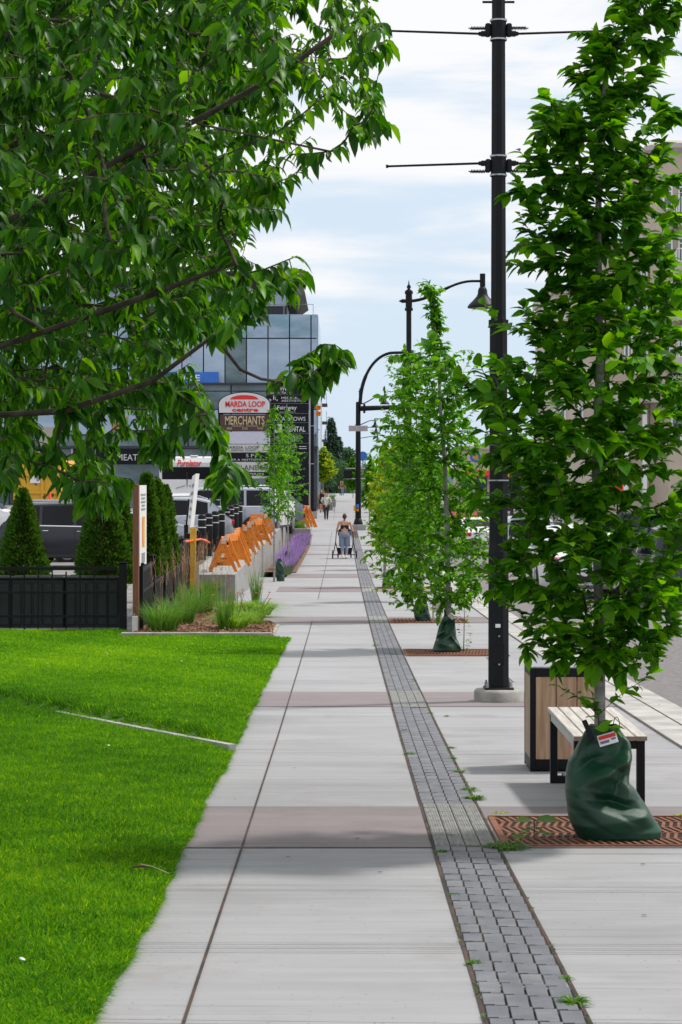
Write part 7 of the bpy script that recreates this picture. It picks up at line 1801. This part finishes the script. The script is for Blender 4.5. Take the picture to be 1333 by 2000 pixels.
# stroller
t = thing('stroller', 'black four wheeled baby stroller pushed by the woman in grey blue leggings', 'stroller', (x, z, gz(z)))
b = MB()
for s_ in (-1, 1): b.tube([(s_*.29, .34, 1.02), (s_*.31, .40, .90), (s_*.33, .55, .60), (s_*.40, .40, .24), (s_*.43, .30, .14)], .016, 8); b.tube([(s_*.33, .55, .60), (s_*.24, 1.1, .16)], .016, 8)
b.tube([(-.29, .34, 1.02), (-.22, .33, 1.05), (.22, .33, 1.05), (.29, .34, 1.02)], .018, 8); b.tube([(-.43, .30, .14), (.43, .30, .14)], .014, 8); b.build('frame', M['black2'], t)
b = MB(); b.hexa([(-.22, .42, .16), (.22, .42, .16), (.22, .95, .16), (-.22, .95, .16), (-.27, .38, .40), (.27, .38, .40), (.26, .95, .36), (-.26, .95, .36)]); b.build('basket', M['blackc'], t)
b = MB(); b.hexa([(-.20, .55, .45), (.20, .55, .45), (.20, 1.0, .42), (-.20, 1.0, .42), (-.22, .50, .98), (.22, .50, .98), (.22, .62, 1.0), (-.22, .62, 1.0)]); b.build('seat', M['legging'], t)
b = MB(); pts = [(.05+.0, 0, 0)]
V = []; Fc = []
for i in range(7):
    q = math.pi*.62*i/6
    for j in range(9): u = math.pi*j/8; V.append((.24*math.cos(u), .55+.34*math.sin(q)*math.sin(u)*1.0, .88+.30*math.cos(q)*math.sin(u)))
for i in range(6):
    for j in range(8): Fc.append((i*9+j, i*9+j+1, (i+1)*9+j+1, (i+1)*9+j))
o = addmesh('canopy', V, Fc, M['blackc'], t, smooth=True); md = o.modifiers.new('th', 'SOLIDIFY'); md.thickness = .012
for (xx_, yy, r, nm) in ((-.44, .30, .15, 'rear'), (.44, .30, .15, 'rear'), (-.24, 1.1, .11, 'front'), (.24, 1.1, .11, 'front')):
    b = MB(); b.tube([(xx_-.022, yy, r), (xx_+.022, yy, r)], r, 20); w_ = b.build('wheel', M['rubber'], t)
    b = MB(); b.tube([(xx_-.027, yy, r), (xx_+.027, yy, r)], r*.55, 14); b.build('rim', M['rim'], w_)
b = MB(); b.tube([(.30, .33, 1.0), (.36, .32, .96), (.38, .33, .90), (.42, .33, .88), (.43, .32, .94)], .008, 6); b.build('hook', M['black2'], t)
# pedestrian facing the camera in pale top
z = 142.; x = XX(637.5, z)
person('woman in a pale top and black leggings on the far sidewalk, hand on hip', (x, z, gz(z)+.005), 0, 1.74,
       hands=[(-.10, -.06, .60), (.115, -.02, .60)], elbows=[(-.165, -.01, .68), (.195, .02, .66)], knees=[(-.045, -.02, .285), (.05, .0, .285)], feet=[(-.04, 0, .02), (.045, -.02, .02)],
       top=M['palec'], bottom=M['blackl'], sleeves=.75, hairstyle='bun', hair=M['hairr'], shw=.18, hipw=.11, lower_hem=.03)
z = 164.; x = XX(629, z)
person('woman in a black sleeveless top and black shorts behind the woman in the pale top', (x, z, gz(z)+.005), R(-12), 1.72,
       hands=[(-.09, -.10, .66), (.16, -.06, .56)], elbows=[(-.155, .0, .64), (.18, .01, .66)], knees=[(-.045, -.02, .285), (.05, .05, .29)], feet=[(-.045, 0, .02), (.045, .10, .04)],
       top=M['blackc'], bottom=M['blackc'], shorts=True, hairstyle='short', hair=M['hairb'])
z = 262.; x = XX(669.6, z)
person('person in a maroon top and pale jeans walking at the end of the street', (x, z, gz(z)+.005), 0, 1.72,
       hands=[(-.19, -.02, .50), (.19, .02, .49)], elbows=[(-.165, .02, .66), (.165, .02, .66)], knees=[(-.045, -.03, .285), (.05, .02, .285)], feet=[(-.05, -.04, .02), (.05, .06, .03)],
       top=M['maroon'], bottom=M['denim'], hairstyle='long', hair=M['hairr'], lower_hem=.02)
person('person in dark clothes walking beside the one in the maroon top', (XX(666.2, 264), 264., gz(264)+.005), 0, 1.75,
       hands=[(-.17, -.02, .50), (.17, .02, .49)], elbows=[(-.155, .02, .66), (.155, .02, .66)], knees=[(-.045, .03, .285), (.05, -.03, .285)], feet=[(-.05, .05, .02), (.05, -.05, .02)],
       top=M['blackc'], bottom=M['blackl'], sleeves=.9, hairstyle='short', lower_hem=.02)
